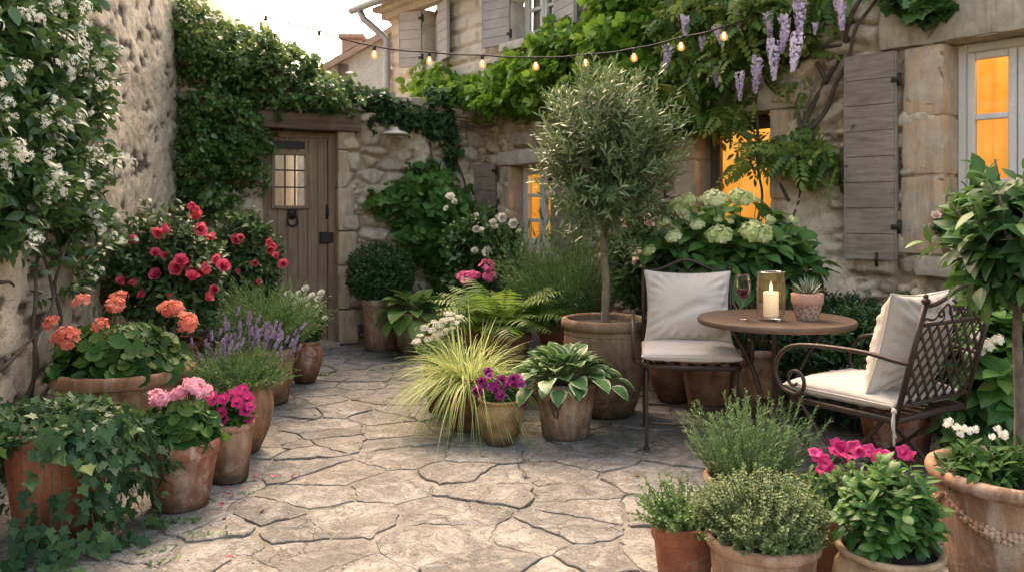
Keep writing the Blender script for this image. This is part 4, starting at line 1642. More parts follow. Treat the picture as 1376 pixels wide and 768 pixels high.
def pot(name, label, x, y, kind, R, H, mat, cat='potted plant', group=None, fill=.90):
    t = thing(name, label, cat, (x, y, .004), 0, group)
    k = int(abs(x * 37 + y * 91)) % 97
    mb = MB()
    pr = [(r * R, z * H) for r, z in PROF[kind]]
    # refine the profile so that the weathering bump has something smooth to sit on
    mb.lathe(pr, 56, (0, 0, 0), .028, k=k)
    mb.build('pot', PM[mat], t, sharp=50)
    ms = MB()
    rr = [R * .845 * (i / 7) for i in range(8)][::-1]
    V = [(max(r, 1e-4), H * fill + .012 * R / .2 * (1 - (r / (R * .85)) ** 2)) for r in rr]
    ms.lathe(V, 28, (0, 0, 0), .02, k=k)
    ms.build('soil', M_SOIL, t)
    return t, H * fill


# ---------- flower heads
def fl_mesh(name, fn, mats):
    mb = MB()
    fn(mb)
    me = mb.mesh(name)
    me.materials.append(mats)
    return me


def g_umbel(r=.045, n=32, fs=.017, tpl=None, flat=.75):
    tpl = tpl or T_FLOR5

    def fn(mb):
        d = rnd_dirs(n, -.25, 1)
        P = d * np.array([r, r, r * flat]) * rng.uniform(.72, 1.16, (n, 1))
        d = norm(d + rng.normal(0, .3, d.shape))
        # template faces +Z: build frames with normal = d
        y = norm(np.cross(d, rng.normal(size=(n, 3))))
        xx = np.cross(y, d)
        mb.inst(tpl, P, np.stack([xx, y, d], -1), fs * rng.uniform(.8, 1.15, n), rng.uniform(0, 1, n))
    return fn


def g_rose(r=.035, open_=1.0):
    def fn(mb):
        pet = leaf_tpl([.18, .42, .52, .45, .2], fold=.35, droop=.0, vs=[0, .3, .6, .85, 1])
        pet[0][:, 2] += .45 * np.sin(pet[0][:, 1] * PI * .55)
        for ring, (n, tilt, s, z) in enumerate(((3, .15, .75, .0), (4, .35, .85, -.02), (5, .65, .95, -.06), (6, 1.05 * open_, 1.0, -.1))):
            for i in range(n):
                a = 2 * PI * (i + .37 * ring) / n + rng.normal(0, .1)
                out = np.array([math.cos(a), math.sin(a), 0])
                d = norm(out * math.sin(tilt) + np.array([0, 0, math.cos(tilt)]))
                nrm_ = -out * math.cos(tilt) + np.array([0, 0, math.sin(tilt)])
                s_ = np.cross(d, nrm_)
                R = np.stack([s_, d, -nrm_], -1)[None]
                R = np.stack([np.cross(d, -(-nrm_)), d, nrm_], -1)[None]
                mb.inst(pet, [out * r * (.08 + .12 * ring) + np.array([0, 0, z * r - .3 * r])], R, r * s * rng.uniform(.9, 1.1), .25 + .16 * ring + rng.uniform(-.1, .1))
    return fn


def g_funnel(r=.03):
    def fn(mb):
        V, F = [], []
        n = 30
        for ring, (rr, z) in enumerate(((.08, -.9), (.22, -.35), (.5, -.05), (.85, .06), (1.0, .0))):
            for i in range(n):
                a = 2 * PI * i / n
                lob = 1 + (.13 * math.cos(5 * a) if ring > 2 else 0)
                V.append((rr * r * lob * math.cos(a), rr * r * lob * math.sin(a), r * (z + (.07 * math.sin(10 * a) if ring > 3 else 0))))
        for k in range(4):
            for i in range(n):
                F.append((k * n + i, k * n + (i + 1) % n, (k + 1) * n + (i + 1) % n, (k + 1) * n + i))
        mb.add(np.array(V), F, np.repeat([0.0, .1, .4, .6, .8], n))
    return fn


def g_raceme(L=.22, r=.045, n=130):
    def fn(mb):
        t = rng.random(n) ** .8
        a = rng.uniform(0, 2 * PI, n)
        rad = r * (1 - .75 * t) * rng.uniform(.55, 1.05, n)
        P = np.stack([rad * np.cos(a), rad * np.sin(a), -L * t], -1)
        d = np.stack([np.cos(a), np.sin(a), -.4 + 0 * a], -1)
        y = norm(np.cross(d, rng.normal(size=(n, 3))))
        dn = norm(d)
        mb.inst(T_FLOR4, P, np.stack([np.cross(y, dn), y, dn], -1), .0115 * (1.15 - .45 * t) * rng.uniform(.7, 1.2, n), .85 - .5 * t + rng.uniform(-.3, .3, n))
        mb.inst(T_BUD, P * np.array([.6, .6, 1.0]), frames(dn, (0, 0, 1)), .013 * (1.1 - .5 * t), .5 - .4 * t + rng.uniform(-.1, .1, n))
    return fn


def g_spike(L=.05, n=26, stalk=.13):
    def fn(mb):
        mb.tubes(np.array([(0, 0, -stalk), (.002, 0, -stalk * .5), (0, 0, L * .8)]), np.array([.0016, .0014, .001]), 4, 0.0)
        t = np.linspace(0, 1, n)
        a = np.arange(n) * 2.4
        P = np.stack([.006 * np.cos(a), .006 * np.sin(a), L * t], -1)
        d = np.stack([.8 * np.cos(a), .8 * np.sin(a), .7 + 0 * a], -1)
        mb.inst(T_BUD, P, frames(d, (0, 0, 1)), .011 * (1 - .45 * t), rng.random(n))
    return fn


def g_cluster(n=9, r=.03, fs=.016, tpl=None):
    tpl = tpl or T_STAR5

    def fn(mb):
        d = rnd_dirs(n, -.1, 1)
        P = d * r * rng.uniform(.4, 1.1, (n, 1))
        y = norm(np.cross(d, rng.normal(size=(n, 3))))
        mb.inst(tpl, P, np.stack([np.cross(y, d), y, d], -1), fs * rng.uniform(.75, 1.2, n), rng.random(n))
    return fn


H_GER = {c: [fl_mesh('geranium_head', g_umbel(.043, 38, .0165, None, .6), m) for _ in range(2)] for c, m in (('coral', B_CORAL), ('pink', B_PINK), ('hot', B_HPINK))}
H_CRIM = [fl_mesh('rose_bloom', g_rose(.035, o), B_CRIM) for o in (1, .75)]
H_ROSE = [fl_mesh('rose_bloom', g_rose(.037, o), B_ROSE) for o in (1, .7)]
H_WHITE = [fl_mesh('white_bloom', g_rose(.035, o), B_WHITE) for o in (1.1, .8)]
H_BLUSH = [fl_mesh('blush_bloom', g_rose(.035, o), B_BLUSH) for o in (1.1, .8)]
H_MAG = [fl_mesh('magenta_bloom', g_funnel(.03), B_MAG) for _ in range(1)]
H_PURP = [fl_mesh('purple_bloom', g_funnel(.024), B_PURP), fl_mesh('purple_bloom', g_rose(.022), B_PURP)]
H_WIS = [fl_mesh('wisteria_raceme', g_raceme(l, r, n), B_WIS) for l, r, n in ((.27, .052, 170), (.21, .048, 130), (.15, .04, 80))]
H_LAV = [fl_mesh('lavender_spike', g_spike(.055), B_LAV), fl_mesh('lavender_spike', g_spike(.045, 22), B_LAV)]
H_JAS = [fl_mesh('jasmine_cluster', g_cluster(n, r), B_JAS) for n, r in ((11, .035), (7, .028), (15, .045))]
H_HYD = [fl_mesh('hydrangea_head', g_umbel(.08, 190, .0165, T_FLOR4, .5), B_HYD), fl_mesh('hydrangea_head', g_umbel(.062, 120, .0155, T_FLOR4, .6), B_HYD)]
H_YAR = [fl_mesh('yarrow_head', g_umbel(.03, 40, .011, T_FLOR5, .18), B_WHITE)]
H_SMALLW = [fl_mesh('white_cluster', g_cluster(9, .028, .016, T_FLOR5), B_WHITE)]


def blooms(par, name, meshes, P, D, s=(.85, 1.15), cap=100):
    P = np.asarray(P, float)
    D = norm(np.broadcast_to(np.asarray(D, float), P.shape))
    for i in range(min(cap, len(P))):
        e = dir_euler(D[i])
        o = place(name, meshes[i % len(meshes)], par, P[i], (e.x, e.y, e.z), rng.uniform(*s))


def stalks(mb, P, P0, rad=.0022, bend=.3, var=.4):
    P, P0 = np.asarray(P, float), np.broadcast_to(np.asarray(P0, float), np.shape(P))
    M = (P + P0) / 2 + np.array([0, 0, 1]) * bend * np.linalg.norm(P - P0, axis=1)[:, None] * .4
    mb.tubes(bez(P0, M, P, np.linspace(0, 1, 6)), rad, 4, var, .7)


# ---------- plant bodies (local coordinates of the pot)
def bush(par, name, z0, c, r, n, lpt, tpl, size, mat, L=.08, lump=.16, grav=.0, inner=.55, zmin=-.45, stems=10, var=(.05, .95), splay=.9, up=.3, outw=1.0, stem_mat=None, k=0, rmin=.72):
    mb, st = MB(), MB()
    c, r = np.asarray(c, float), np.broadcast_to(np.asarray(r, float), (3,))
    P, d = shell(n, c, r, lump, rmin, 1.04, zmin, k)
    D = d * outw + np.array([0, 0, up]) + rng.normal(0, .3, d.shape)
    twigs(mb, tpl, P, D, lpt, L, size, var, splay, grav, stems=st)
    m = int(n * inner)
    if m:
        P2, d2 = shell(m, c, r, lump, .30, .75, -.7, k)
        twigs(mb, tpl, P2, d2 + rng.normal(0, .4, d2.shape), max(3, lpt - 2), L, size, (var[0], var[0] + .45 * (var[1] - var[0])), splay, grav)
    if stems:
        P3, d3 = shell(stems, c, r * .8, .1, .5, .9, -.2, k)
        P0 = np.stack([rng.normal(0, .03, stems), rng.normal(0, .03, stems), np.full(stems, z0 - .01)], -1)
        M = P0 * .4 + P3 * .6 - np.array([0, 0, .05])
        st.tubes(bez(P0, M, P3, np.linspace(0, 1, 7)), .005, 5, .3, .4)
    mb.build('foliage', mat, par)
    if st.n:
        st.build('stems', stem_mat or M_STEM, par)
    return P, d


def sprays(par, n, z0, r0, L, spread, tpl, size, mat, per=18, droop=.25, width=None, up=(0, 0, 1), name='foliage', splay=.8, var=(0, 1), c=(0, 0), stem_rad=.0018, lean=(0, 0)):
    """stems fanning from the soil, needles or leaflets all along them (rosemary, lavender, thyme...)."""
    a = rng.uniform(0, 2 * PI, n)
    rr = r0 * np.sqrt(rng.random(n))
    P0 = np.stack([c[0] + rr * np.cos(a), c[1] + rr * np.sin(a), np.full(n, z0 - .01)], -1)
    tilt = spread * np.sqrt(rng.random(n)) * (.35 + .65 * rr / r0)
    a2 = a + rng.normal(0, .35, n)
    d = np.stack([np.sin(tilt) * np.cos(a2) + lean[0], np.sin(tilt) * np.sin(a2) + lean[1], np.cos(tilt)], -1)
    ln = L * rng.uniform(.6, 1.08, n) * (1.05 - .35 * tilt / max(spread, .01))
    P1 = P0 + d * ln[:, None] * .55
    P2 = P1 + (d + np.stack([np.cos(a2) * droop, np.sin(a2) * droop, -droop * .6 + 0 * a2], -1) * (tilt / max(spread, .01))[:, None] + rng.normal(0, .06, (n, 3))) * ln[:, None] * .5
    st = MB()
    T = np.linspace(0, 1, 7)
    C = bez(P0, P1, P2, T)
    st.tubes(C, stem_rad, 4, .4, .5)
    t = .15 + .85 * (np.arange(per)[None] + rng.random((n, per))) / per
    t = np.minimum(t, .995)
    pos = bez(P0, P1, P2, t)
    pos2 = bez(P0, P1, P2, np.minimum(t + .01, 1.0))
    tan = norm(pos2 - pos + 1e-7 * d[:, None])
    ph = np.arange(per)[None] * 2.4 + rng.uniform(0, 6, (n, 1))
    s = norm(np.cross(tan, np.array([.3, .2, 1.0])))
    nn = np.cross(s, tan)
    perp = np.cos(ph)[..., None] * s + np.sin(ph)[..., None] * nn
    D = tan * (.55 + .5 * t[..., None]) + perp * splay + rng.normal(0, .15, pos.shape)
    up_ = tan + rng.normal(0, .3, pos.shape)
    R = frames(D.reshape(-1, 3), up_.reshape(-1, 3))
    sz = size * rng.uniform(.7, 1.2, (n, per)) * (1.05 - .45 * t)
    v = var[0] + (var[1] - var[0]) * np.clip(.45 * t + .3 * rng.random((n, 1)) + .3 * rng.random((n, per)) - .05, 0, 1)
    S = np.repeat(sz.reshape(-1, 1), 3, 1)
    if width:
        S = S * np.array([width, 1, width])
    mb = MB()
    mb.inst(tpl, pos.reshape(-1, 3), R, S, v.ravel())
    mb.build(name, mat, par)
    st.build('stems', M_STEM, par)
    return P2, norm(P2 - P1)


def blades(par, n, z0, r0, L, spread, w, mat, droop=.6, name='foliage', c=(0, 0), T=8, var=(0, 1), mb=None, lean=(0, 0), pw=.7):
    a = rng.uniform(0, 2 * PI, n)
    rr = r0 * np.sqrt(rng.random(n))
    P0 = np.stack([c[0] + rr * np.cos(a), c[1] + rr * np.sin(a), np.full(n, z0 - .01)], -1)
    tilt = spread * rng.random(n) ** pw
    a2 = a + rng.normal(0, .5, n)
    h = np.stack([np.cos(a2), np.sin(a2), 0 * a2], -1)
    ln = L * rng.uniform(.55, 1.1, n)
    d = h * np.sin(tilt)[:, None] + np.array([lean[0], lean[1], 1]) * np.cos(tilt)[:, None]
    P1 = P0 + d * (ln * .6)[:, None]
    dr = droop * rng.uniform(.5, 1.3, n) * (tilt / spread)
    P2 = P1 + (d * (1 - .5 * dr)[:, None] + h * (.55 * dr)[:, None] - np.array([0, 0, 1.15]) * dr[:, None]) * (ln * .55)[:, None]
    m = mb or MB()
    m.ribbons(bez(P0, P1, P2, np.linspace(0, 1, T)), w * rng.uniform(.7, 1.2, n), h * .3 + np.array([0, 0, 1.0]), var[0] + (var[1] - var[0]) * rng.random(n), fold=.3)
    if mb is None:
        m.build(name, mat, par)
    return P2


def rosette(par, n, z0, tpl, size, mat, tilt=(.2, 1.35), pet=.18, r0=.04, name='foliage', var=(0, 1), flat=1.0):
    """big basal leaves on petioles, inner ones upright and outer ones arching over."""
    mb, st = MB(), MB()
    q = (np.arange(n) + .5) / n
    a = np.arange(n) * 2.399 + rng.normal(0, .15, n)
    tl = tilt[0] + (tilt[1] - tilt[0]) * q ** .8
    h = np.stack([np.cos(a), np.sin(a), 0 * a], -1)
    d = h * np.sin(tl * .8)[:, None] + np.array([0, 0, 1]) * np.cos(tl * .8)[:, None]
    pl = pet * (.7 + .5 * rng.random(n)) * (.75 + .35 * q)
    P0 = h * r0 * q[:, None] + np.array([0, 0, z0 - .01])
    P1 = P0 + d * pl[:, None]
    st.tubes(bez(P0, P0 + np.array([0, 0, 1]) * pl[:, None] * .5 + h * .01, P1, np.linspace(0, 1, 5)), .0032, 5, .5, .7)
    D = h * np.sin(tl)[:, None] + np.array([0, 0, 1]) * np.cos(tl)[:, None] * flat
    up = -h * np.cos(tl)[:, None] + np.array([0, 0, 1]) * np.maximum(.12, np.sin(tl))[:, None] + rng.normal(0, .15, (n, 3))
    mb.inst(tpl, P1 - norm(D) * size * .04, frames(D, up), size * rng.uniform(.75, 1.12, n), var[0] + (var[1] - var[0]) * rng.random(n))
    mb.build(name, mat, par)
    st.build('stems', M_STEM, par)


# ------------------------------------------------------------------ climbers
def ell(W, specs, n, w0, w1, dens=None):
    """points on a climber's mass: ellipses given where they show on the wall, thickness w0..w1 off the wall face."""
    area = np.array([s[2] * s[3] * (s[4] if len(s) > 4 else 1) for s in specs], float)
    cnt = np.maximum(1, (n * area / area.sum()).astype(int))
    Ps = []
    for s, k in zip(specs, cnt):
        r = rng.random(k) ** .5
        a = rng.uniform(0, 2 * PI, k)
        wob = 1 + .5 * (fbm(np.cos(a) * 2 + s[0] * .1, np.sin(a) * 2 + s[1] * .1, 5, 3) - .5)
        px, py = s[0] + s[2] * r * np.cos(a) * wob, s[1] + s[3] * r * np.sin(a) * wob
        u, v = W.hit(px, py, .1)
        w = w0 + (w1 - w0) * (1 - r ** 2.5) * rng.random(k) ** .6 * (.55 + .9 * fbm(px * .035, py * .035, 6, 2))
        Ps.append(np.stack([u, w, np.maximum(v, .03)], -1))
    Q = np.concatenate(Ps)
    return W.P(Q[:, 0], Q[:, 1], Q[:, 2]), Q


def wall_curve(W, pts, w=.06, T=40, wig=.02):
    """a woody stem lying along the wall through points given where they show."""
    u, v = [], []
    for (px, py) in pts:
        a, b = W.hit(px, py, w)
        u.append(float(a)); v.append(float(b))
    u, v = np.array(u), np.maximum(0, np.array(v))
    s = np.concatenate([[0], np.cumsum(np.hypot(np.diff(u), np.diff(v)))])
    t = np.linspace(0, s[-1], T)

    def cr(y):
        # smooth resampling
        z = np.interp(t, s, y)
        k = np.ones(5) / 5
        zp = np.pad(z, 2, mode='edge')
        z2 = np.convolve(zp, k, 'valid')
        z2[0], z2[-1] = z[0], z[-1]
        return z2
    uu, vv = cr(u), cr(v)
    ww = w + wig * np.sin(t * 7 + u[0] * 5) + wig * .5 * np.sin(t * 17)
    return W.P(uu + .012 * np.sin(t * 11), ww, vv)


def climber(name, label, W, specs, n, lpt, tpl, size, mat, w=(.03, .3), L=.12, grav=.25, cat='climbing plant', curves=(), rad=.012, bark=None, var=(0.02, .98), splay=.9, out=.9, upm=.5, radm=None):
    P, Q = ell(W, specs, n, *w)
    base = P[0].copy()
    base = np.array([*W.P(float(Q[:, 0].mean()), .05, 0.0)])
    t = thing(name, label, cat, tuple(base))
    D = W.nv * out + rng.normal(0, .55, P.shape) + np.array([0, 0, -.15])
    mb, st = MB(), MB()
    twigs(mb, tpl, P, D, lpt, L, size, var, splay, grav, upmix=upm, stems=st)
    f = mb.build('foliage', mat, t)
    f.location = -base
    for i, c in enumerate(curves):
        C = wall_curve(W, c, .05 + .02 * (i % 3))
        r = (radm[i] if radm else rad)
        st.tubes(C, np.array([r]), 8, .3, .45)
    if st.n:
        s = st.build('stems', bark or M_VBARK, t)
        s.location = -base
    return t, base, P


def on_wall_blooms(t, base, W, meshes, name, pts, w, D, s=(.8, 1.2), jit=.02):
    P = []
    for (px, py) in pts:
        u, v = W.hit(px, py, w)
        P.append(W.P(float(u), w + rng.uniform(-jit, jit), float(v)) - base)
    blooms(t, name, meshes, np.array(P), D, s)


# jasmine on the left house
jspec = [(45, 60, 90, 75), (120, 90, 45, 60), (45, 160, 80, 60), (130, 150, 35, 40, .6), (60, 230, 90, 50), (15, 250, 50, 60), (125, 215, 35, 40, .7), (100, 290, 50, 40), (130, 325, 45, 36, .8), (185, 350, 40, 26, .5), (10, 320, 35, 30, .6), (95, 370, 40, 35, .5), (-40, 150, 60, 160, .7), (40, 0, 110, 40)]
jas, jb, JP = climber('climbing_jasmine', 'white flowering jasmine climbing the rendered wall at the left edge', LEFT, jspec, 1150, 7, T_OVAL, .088, F_JAS, (.04, .26), .15, .2,
                      curves=[[(35, 620), (45, 480), (40, 420), (62, 330), (75, 240), (60, 120)], [(60, 600), (42, 470), (75, 380), (50, 310), (90, 200)], [(20, 600), (60, 520), (88, 430), (72, 360), (110, 280), (130, 150)], [(0, 500), (30, 470), (48, 440)], [(0, 380), (14, 378), (20, 384)]], rad=.012)
idx = rng.choice(len(JP), 600, replace=False)
idx = idx[np.argsort(-((JP[idx] - LEFT.o) @ LEFT.nv))[:100]]
blooms(jas, 'flower_cluster', H_JAS, JP[idx] - jb + LEFT.nv * .04, LEFT.nv * .7 + np.array([.1, -.5, .35]) + rng.normal(0, .35, (100, 3)), (.55, .95))

# creeper over the left half of the garden wall
cspec = [(300, 120, 65, 90), (270, 60, 35, 55), (265, 210, 38, 75), (320, 190, 45, 70), (380, 110, 60, 50), (430, 128, 50, 32), (330, 80, 50, 45), (280, 270, 45, 30, .8), (350, 235, 14, 30, .5), (245, 30, 18, 40), (405, 92, 22, 22, .6), (355, 70, 25, 30, .7), (460, 140, 30, 18, .6)]
cre, cb, CP = climber('climbing_creeper', 'dense dark creeper tumbling over the garden wall left of the wooden door', GARD, cspec, 1900, 8, T_SMALL, .070, F_CREEP, (.04, .42), .13, .3,
                      curves=[[(270, 420), (262, 330), (275, 250), (290, 150), (280, 60)], [(300, 430), (310, 330), (300, 240), (340, 150), (400, 110)]], rad=.014)
# a thin ivy trailing along the top of the wall right of the beam
ispec = [(500, 132, 30, 14), (525, 145, 30, 16), (560, 160, 30, 18), (590, 165, 22, 30), (606, 195, 10, 40), (596, 130, 24, 18, .7), (505, 160, 8, 16, .7)]
climber('trailing_ivy', 'ivy trailing along the top of the rubble wall and hanging down near the house corner', GARD, ispec, 330, 6, T_IVY, .075, F_IVY, (.05, .22), .10, .5,
        curves=[[(608, 470), (605, 330), (612, 250), (602, 190), (560, 155), (500, 135)], [(582, 240), (578, 200), (580, 175)], [(625, 260), (615, 215), (600, 180)]], rad=.012)
# broad leaved climber against the rubble wall
sspec = [(575, 250, 45, 25), (560, 275, 55, 30), (600, 285, 40, 35), (590, 330, 50, 35), (540, 265, 25, 16), (515, 268, 20, 12, .8), (620, 350, 40, 30), (560, 320, 30, 30, .8), (610, 385, 45, 25, .8)]
climber('broadleaf_climber', 'green broad leaved climber growing against the rubble wall behind the clipped ball', GARD, sspec, 620, 6, T_VINE, .098, F_SHRUB, (.06, .42), .13, .35,
        curves=[[(570, 460), (575, 380), (565, 320), (560, 260)], [(585, 460), (590, 370), (600, 300)], [(600, 460), (615, 380), (610, 330)]], rad=.009)
# vine across the house front
vspec = [(770, 92, 70, 42), (720, 105, 55, 38), (690, 135, 45, 26), (650, 128, 32, 22), (585, 108, 30, 16, .8), (600, 128, 32, 20, .8), (620, 120, 28, 14, .8), (760, 62, 30, 28), (830, 80, 55, 55), (855, 40, 50, 45), (870, 110, 60, 45), (900, 150, 40, 35), (850, 10, 40, 25), (735, 140, 28, 20, .6), (800, 130, 40, 22), (790, 60, 30, 24)]
vin, vb, VP = climber('climbing_vine', 'bright green vine spreading across the house front below the upper windows', HOUSE, vspec, 1750, 8, T_VINE, .088, F_VINE, (.06, .55), .15, .3,
                      curves=[[(905, 420), (895, 300), (890, 200), (850, 120), (780, 95), (700, 125), (620, 130)], [(890, 200), (880, 120), (850, 40), (845, 0)], [(545, 122), (580, 124), (640, 130), (700, 128)]], rad=.016)
# wisteria
wspec = [(960, 70, 55, 35), (1000, 40, 55, 40), (1050, 30, 45, 34), (1000, 85, 45, 26), (940, 110, 40, 25), (930, 45, 40, 30), (975, 152, 32, 14), (1036, 196, 30, 16), (1078, 210, 36, 16), (968, 178, 14, 10), (1105, 220, 18, 12, .8), (1070, 122, 14, 10, .5), (1100, 5, 45, 18, .8), (960, 10, 50, 25), (1040, 0, 60, 20)]
wis, wb_, WP = climber('wisteria', 'wisteria with hanging lilac racemes trained up the house wall beside the taupe shutter', HOUSE, wspec, 300, 5, T_WIS, .20, F_WIST, (.08, .45), .2, .35, splay=.9,
                       curves=[[(1020, 560), (1036, 400), (1042, 300), (1052, 250), (1072, 190), (1098, 130), (1124, 80), (1150, 20), (1165, -20)],
                               [(1030, 560), (1050, 400), (1062, 290), (1085, 230), (1075, 160), (1062, 100), (1048, 40), (1040, -20)],
                               [(1075, 190), (1112, 140), (1135, 95), (1150, 40), (1190, -20)],
                               [(1062, 270), (1030, 220), (1015, 170), (1020, 120), (1060, 60), (1095, 25)],
                               [(1110, 110), (1085, 70), (1070, 20), (1068, -20)],
                               [(1130, 60), (1100, 65), (1060, 60), (1010, 55), (950, 70)],
                               [(1010, 560), (1018, 300), (1022, 240), (1014, 190)]], radm=[.03, .022, .018, .014, .016, .013, .016])
rp = [(1130, 4), (1062, 56), (1092, 50), (1044, 76), (1020, 98), (958, 108), (997, 118), (992, 22), (940, 70), (1030, 38), (972, 58), (924, 42), (1076, 18), (906, 84), (1052, 40), (1084, 70)]
P = []
for (px, py) in rp:
    u, v = HOUSE.hit(px, py - 22, .42)
    P.append(HOUSE.P(float(u), .42 + rng.uniform(-.06, .1), float(v)) - wb_)
blooms(wis, 'raceme', H_WIS, np.array(P), np.array([0, 0, 1.0]) + rng.normal(0, .13, (len(P), 3)), (.6, 1.25))
# dark foliage hanging over the right lintel
lspec = [(1240, 5, 26, 22), (1220, -6, 40, 14), (1262, -4, 20, 14)]
climber('overhanging_creeper', 'dark leaves hanging over the lintel at the top right of the photograph', HOUSE, lspec, 70, 6, T_VINE, .12, F_JAS, (.08, .3), .13, .4,
        curves=[[(1165, -20), (1200, -10), (1240, -6), (1270, -8)]], rad=.012)

# ------------------------------------------------------------------ LEFT GROUP OF POTS
POTS_L = 'pots along the left house wall'
# ivy
x, y = at(78, 3.22), 3.22
t, z = pot('potted_ivy', 'large terracotta pot smothered in trailing ivy at the bottom left corner', x, y, 'rolled', .20, .43, 'red')
mb, st = MB(), MB()
n = 95
a = rng.uniform(0, 2 * PI, n)
front = -PI / 2 + .12
da = np.abs((a - front + PI) % (2 * PI) - PI)
keep = (da > .42) | (rng.random(n) < .22)
a = a[keep]; n = len(a)
h = np.stack([np.cos(a), np.sin(a), 0 * a], -1)
P0 = h * .06 + np.array([0, 0, z])
long_ = rng.random(n) < np.where(np.abs((a - front + PI) % (2 * PI) - PI) < .5, .15, .75)
P1 = h * (.27 + .10 * rng.random((n, 1))) + np.array([0, 0, 1]) * (z + .10 + .06 * rng.random((n, 1)))
P2 = h * (.26 + .12 * rng.random((n, 1))) + np.stack([rng.normal(0, .05, n), rng.normal(0, .05, n), np.where(long_, rng.uniform(.03, .25, n), rng.uniform(.25, .42, n))], -1)
T = np.linspace(0, 1, 12)
C = bez(P0, P1, P2, T)
# runners over the ground
m = 8
a3 = rng.uniform(-1.5, .35, m)
h3 = np.stack([np.cos(a3), np.sin(a3), 0 * a3], -1)
Q0 = h3 * .23 + np.array([0, 0, .3]); Q1 = h3 * .30 + np.array([0, 0, -.06]); Q2 = h3 * rng.uniform(.32, .50, (m, 1)) + np.array([0, 0, .03])
C = np.concatenate([C, np.maximum(bez(Q0, Q1, Q2, T), np.array([-9, -9, .015]))])
st.tubes(C, .002, 4, .3, .6)
per = 23
N = len(C)
tt = np.sort(rng.uniform(.12, 1, (N, per)), 1)
ii = np.minimum((tt * 10.99).astype(int), 10)
ff = tt * 11 - ii
pos = np.take_along_axis(C, ii[..., None].repeat(3, 2), 1) * (1 - ff[..., None]) + np.take_along_axis(C, np.minimum(ii + 1, 11)[..., None].repeat(3, 2), 1) * ff[..., None]
hh = norm(pos * np.array([1, 1, 0]) + 1e-6)
off = hh * rng.uniform(.0, .03, (N, per, 1)) + rng.normal(0, .022, pos.shape)
pos = pos + off
D = np.array([0, 0, -1.0]) + hh * .5 + rng.normal(0, .5, pos.shape)
upv = hh + np.array([0, 0, .55]) + rng.normal(0, .25, pos.shape)
mb.inst(T_IVY, np.maximum(pos, np.array([-9, -9, .02])).reshape(-1, 3), frames(D.reshape(-1, 3), upv.reshape(-1, 3)), (.052 * rng.uniform(.5, 1.25, (N, per))).ravel(), np.clip(.05 + .5 * rng.random((N, per)) + .4 * (rng.random((N, 1)) ** 3) + .3 * (tt > .92), 0, 1).ravel())
# crown of the ivy
P, d = shell(210, (0, 0, z + .03), (.28, .28, .125), .15, .6, 1.0, -.1, 3)
twigs(mb, T_IVY, P, d + np.array([0, 0, .2]), 6, .12, .055, (.05, .9), .9, .3, upmix=.5, stems=st)
mb.build('foliage', F_IVY, t)
st.build('stems', M_STEM, t)


def geranium(t, z, R, n, size, heads, meshes, h=.16, spread=1.35, tz=None, hs=(.8, 1.2)):
    mb, st = MB(), MB()
    P, d = shell(n * 3, (0, 0, z + .01), (R * 1.02, R * 1.02, h * 1.15), .18, .55, 1.03, .02, 3, 3.0)
    hor = norm(d * np.array([1, 1, 0]) + rng.normal(0, .3, d.shape) * np.array([1, 1, 0]))
    D = hor - np.array([0, 0, .55]) + rng.normal(0, .3, d.shape)
    up = d + np.array([0, -.25, .35]) + rng.normal(0, .33, d.shape)
    mb.inst(T_GER, P - norm(D) * size * .4, frames(D, up), size * rng.uniform(.6, 1.1, len(P)), rng.random(len(P)))
    mb.build('foliage', F_GER, t)
    m_ = max(20, n // 2)
    B0 = np.stack([rng.normal(0, R * .2, m_), rng.normal(0, R * .2, m_), np.full(m_, z - .01)], -1)
    st.tubes(bez(B0, B0 * .5 + P[:m_] * .5 + np.array([0, 0, .03]), P[:m_], np.linspace(0, 1, 5)), .0028, 4, .5, .7)
    P = np.array(heads, float)
    P0 = P * np.array([.35, .35, 0]) + np.array([0, 0, z])
    stalks(st, P - np.array([0, 0, .015]), P0, .0025)
    st.build('stems', M_STEM, t)
    D = norm(P * np.array([1, 1, 0]) * 1.5 + np.array([0, -.25, .8]))
    blooms(t, 'flower_head', meshes, P, D, hs)


def loc_px(t, pts, Y):
    """head positions local to a plant, from where they show at a given depth (Y may vary per item)."""
    out = []
    for p in pts:
        yy = p[2] if len(p) > 2 else Y + rng.uniform(-.06, .06)
        out.append((at(p[0], yy) - t.location.x, yy - t.location.y, zat(p[1], yy) - t.location.z))
    return np.array(out)


t, z = pot('potted_geranium', 'small terracotta pot with a thick rim holding pale pink and white geraniums', at(243, 3.52), 3.52, 'classic', .165, .285, 'red2')
geranium(t, z, .165, 85, .072, loc_px(t, [(212, 530), (222, 540), (243, 528), (262, 520), (275, 525), (256, 517), (217, 536)], 3.5), H_GER['pink'], .15, 1.45, hs=(.75, .95))
t, z = pot('potted_petunia', 'small tapered clay pot of magenta flowers right of the pink geranium pot', at(309, 3.86), 3.86, 'rolled', .112, .275, 'warm')
bush(t, 'petunia', z, (0, 0, z + .075), (.13, .12, .10), 150, 6, T_ROUND, .034, F_GER, L=.06)
P = loc_px(t, [(293, 543), (297, 553), (299, 562), (285, 535), (322, 530), (332, 535), (337, 545), (334, 560), (318, 540), (330, 550), (326, 522), (300, 535), (314, 528)], 3.78)
blooms(t, 'flower', H_MAG, P, norm(P * np.array([1, 1, 0]) * 4 + np.array([0, -.7, .5])), (.75, 1.15))
t, z = pot('potted_lavender', 'bulbous clay jar with a dark base holding purple flowering lavender', at(322, 4.32), 4.32, 'urn', .172, .375, 'warm')
P2, d2 = sprays(t, 400, z, .13, .255, 1.15, T_NEEDLE, .036, F_FEATH, 24, .35, width=.9)
q = P2[(P2[:, 1] > -.16)]
st = MB()
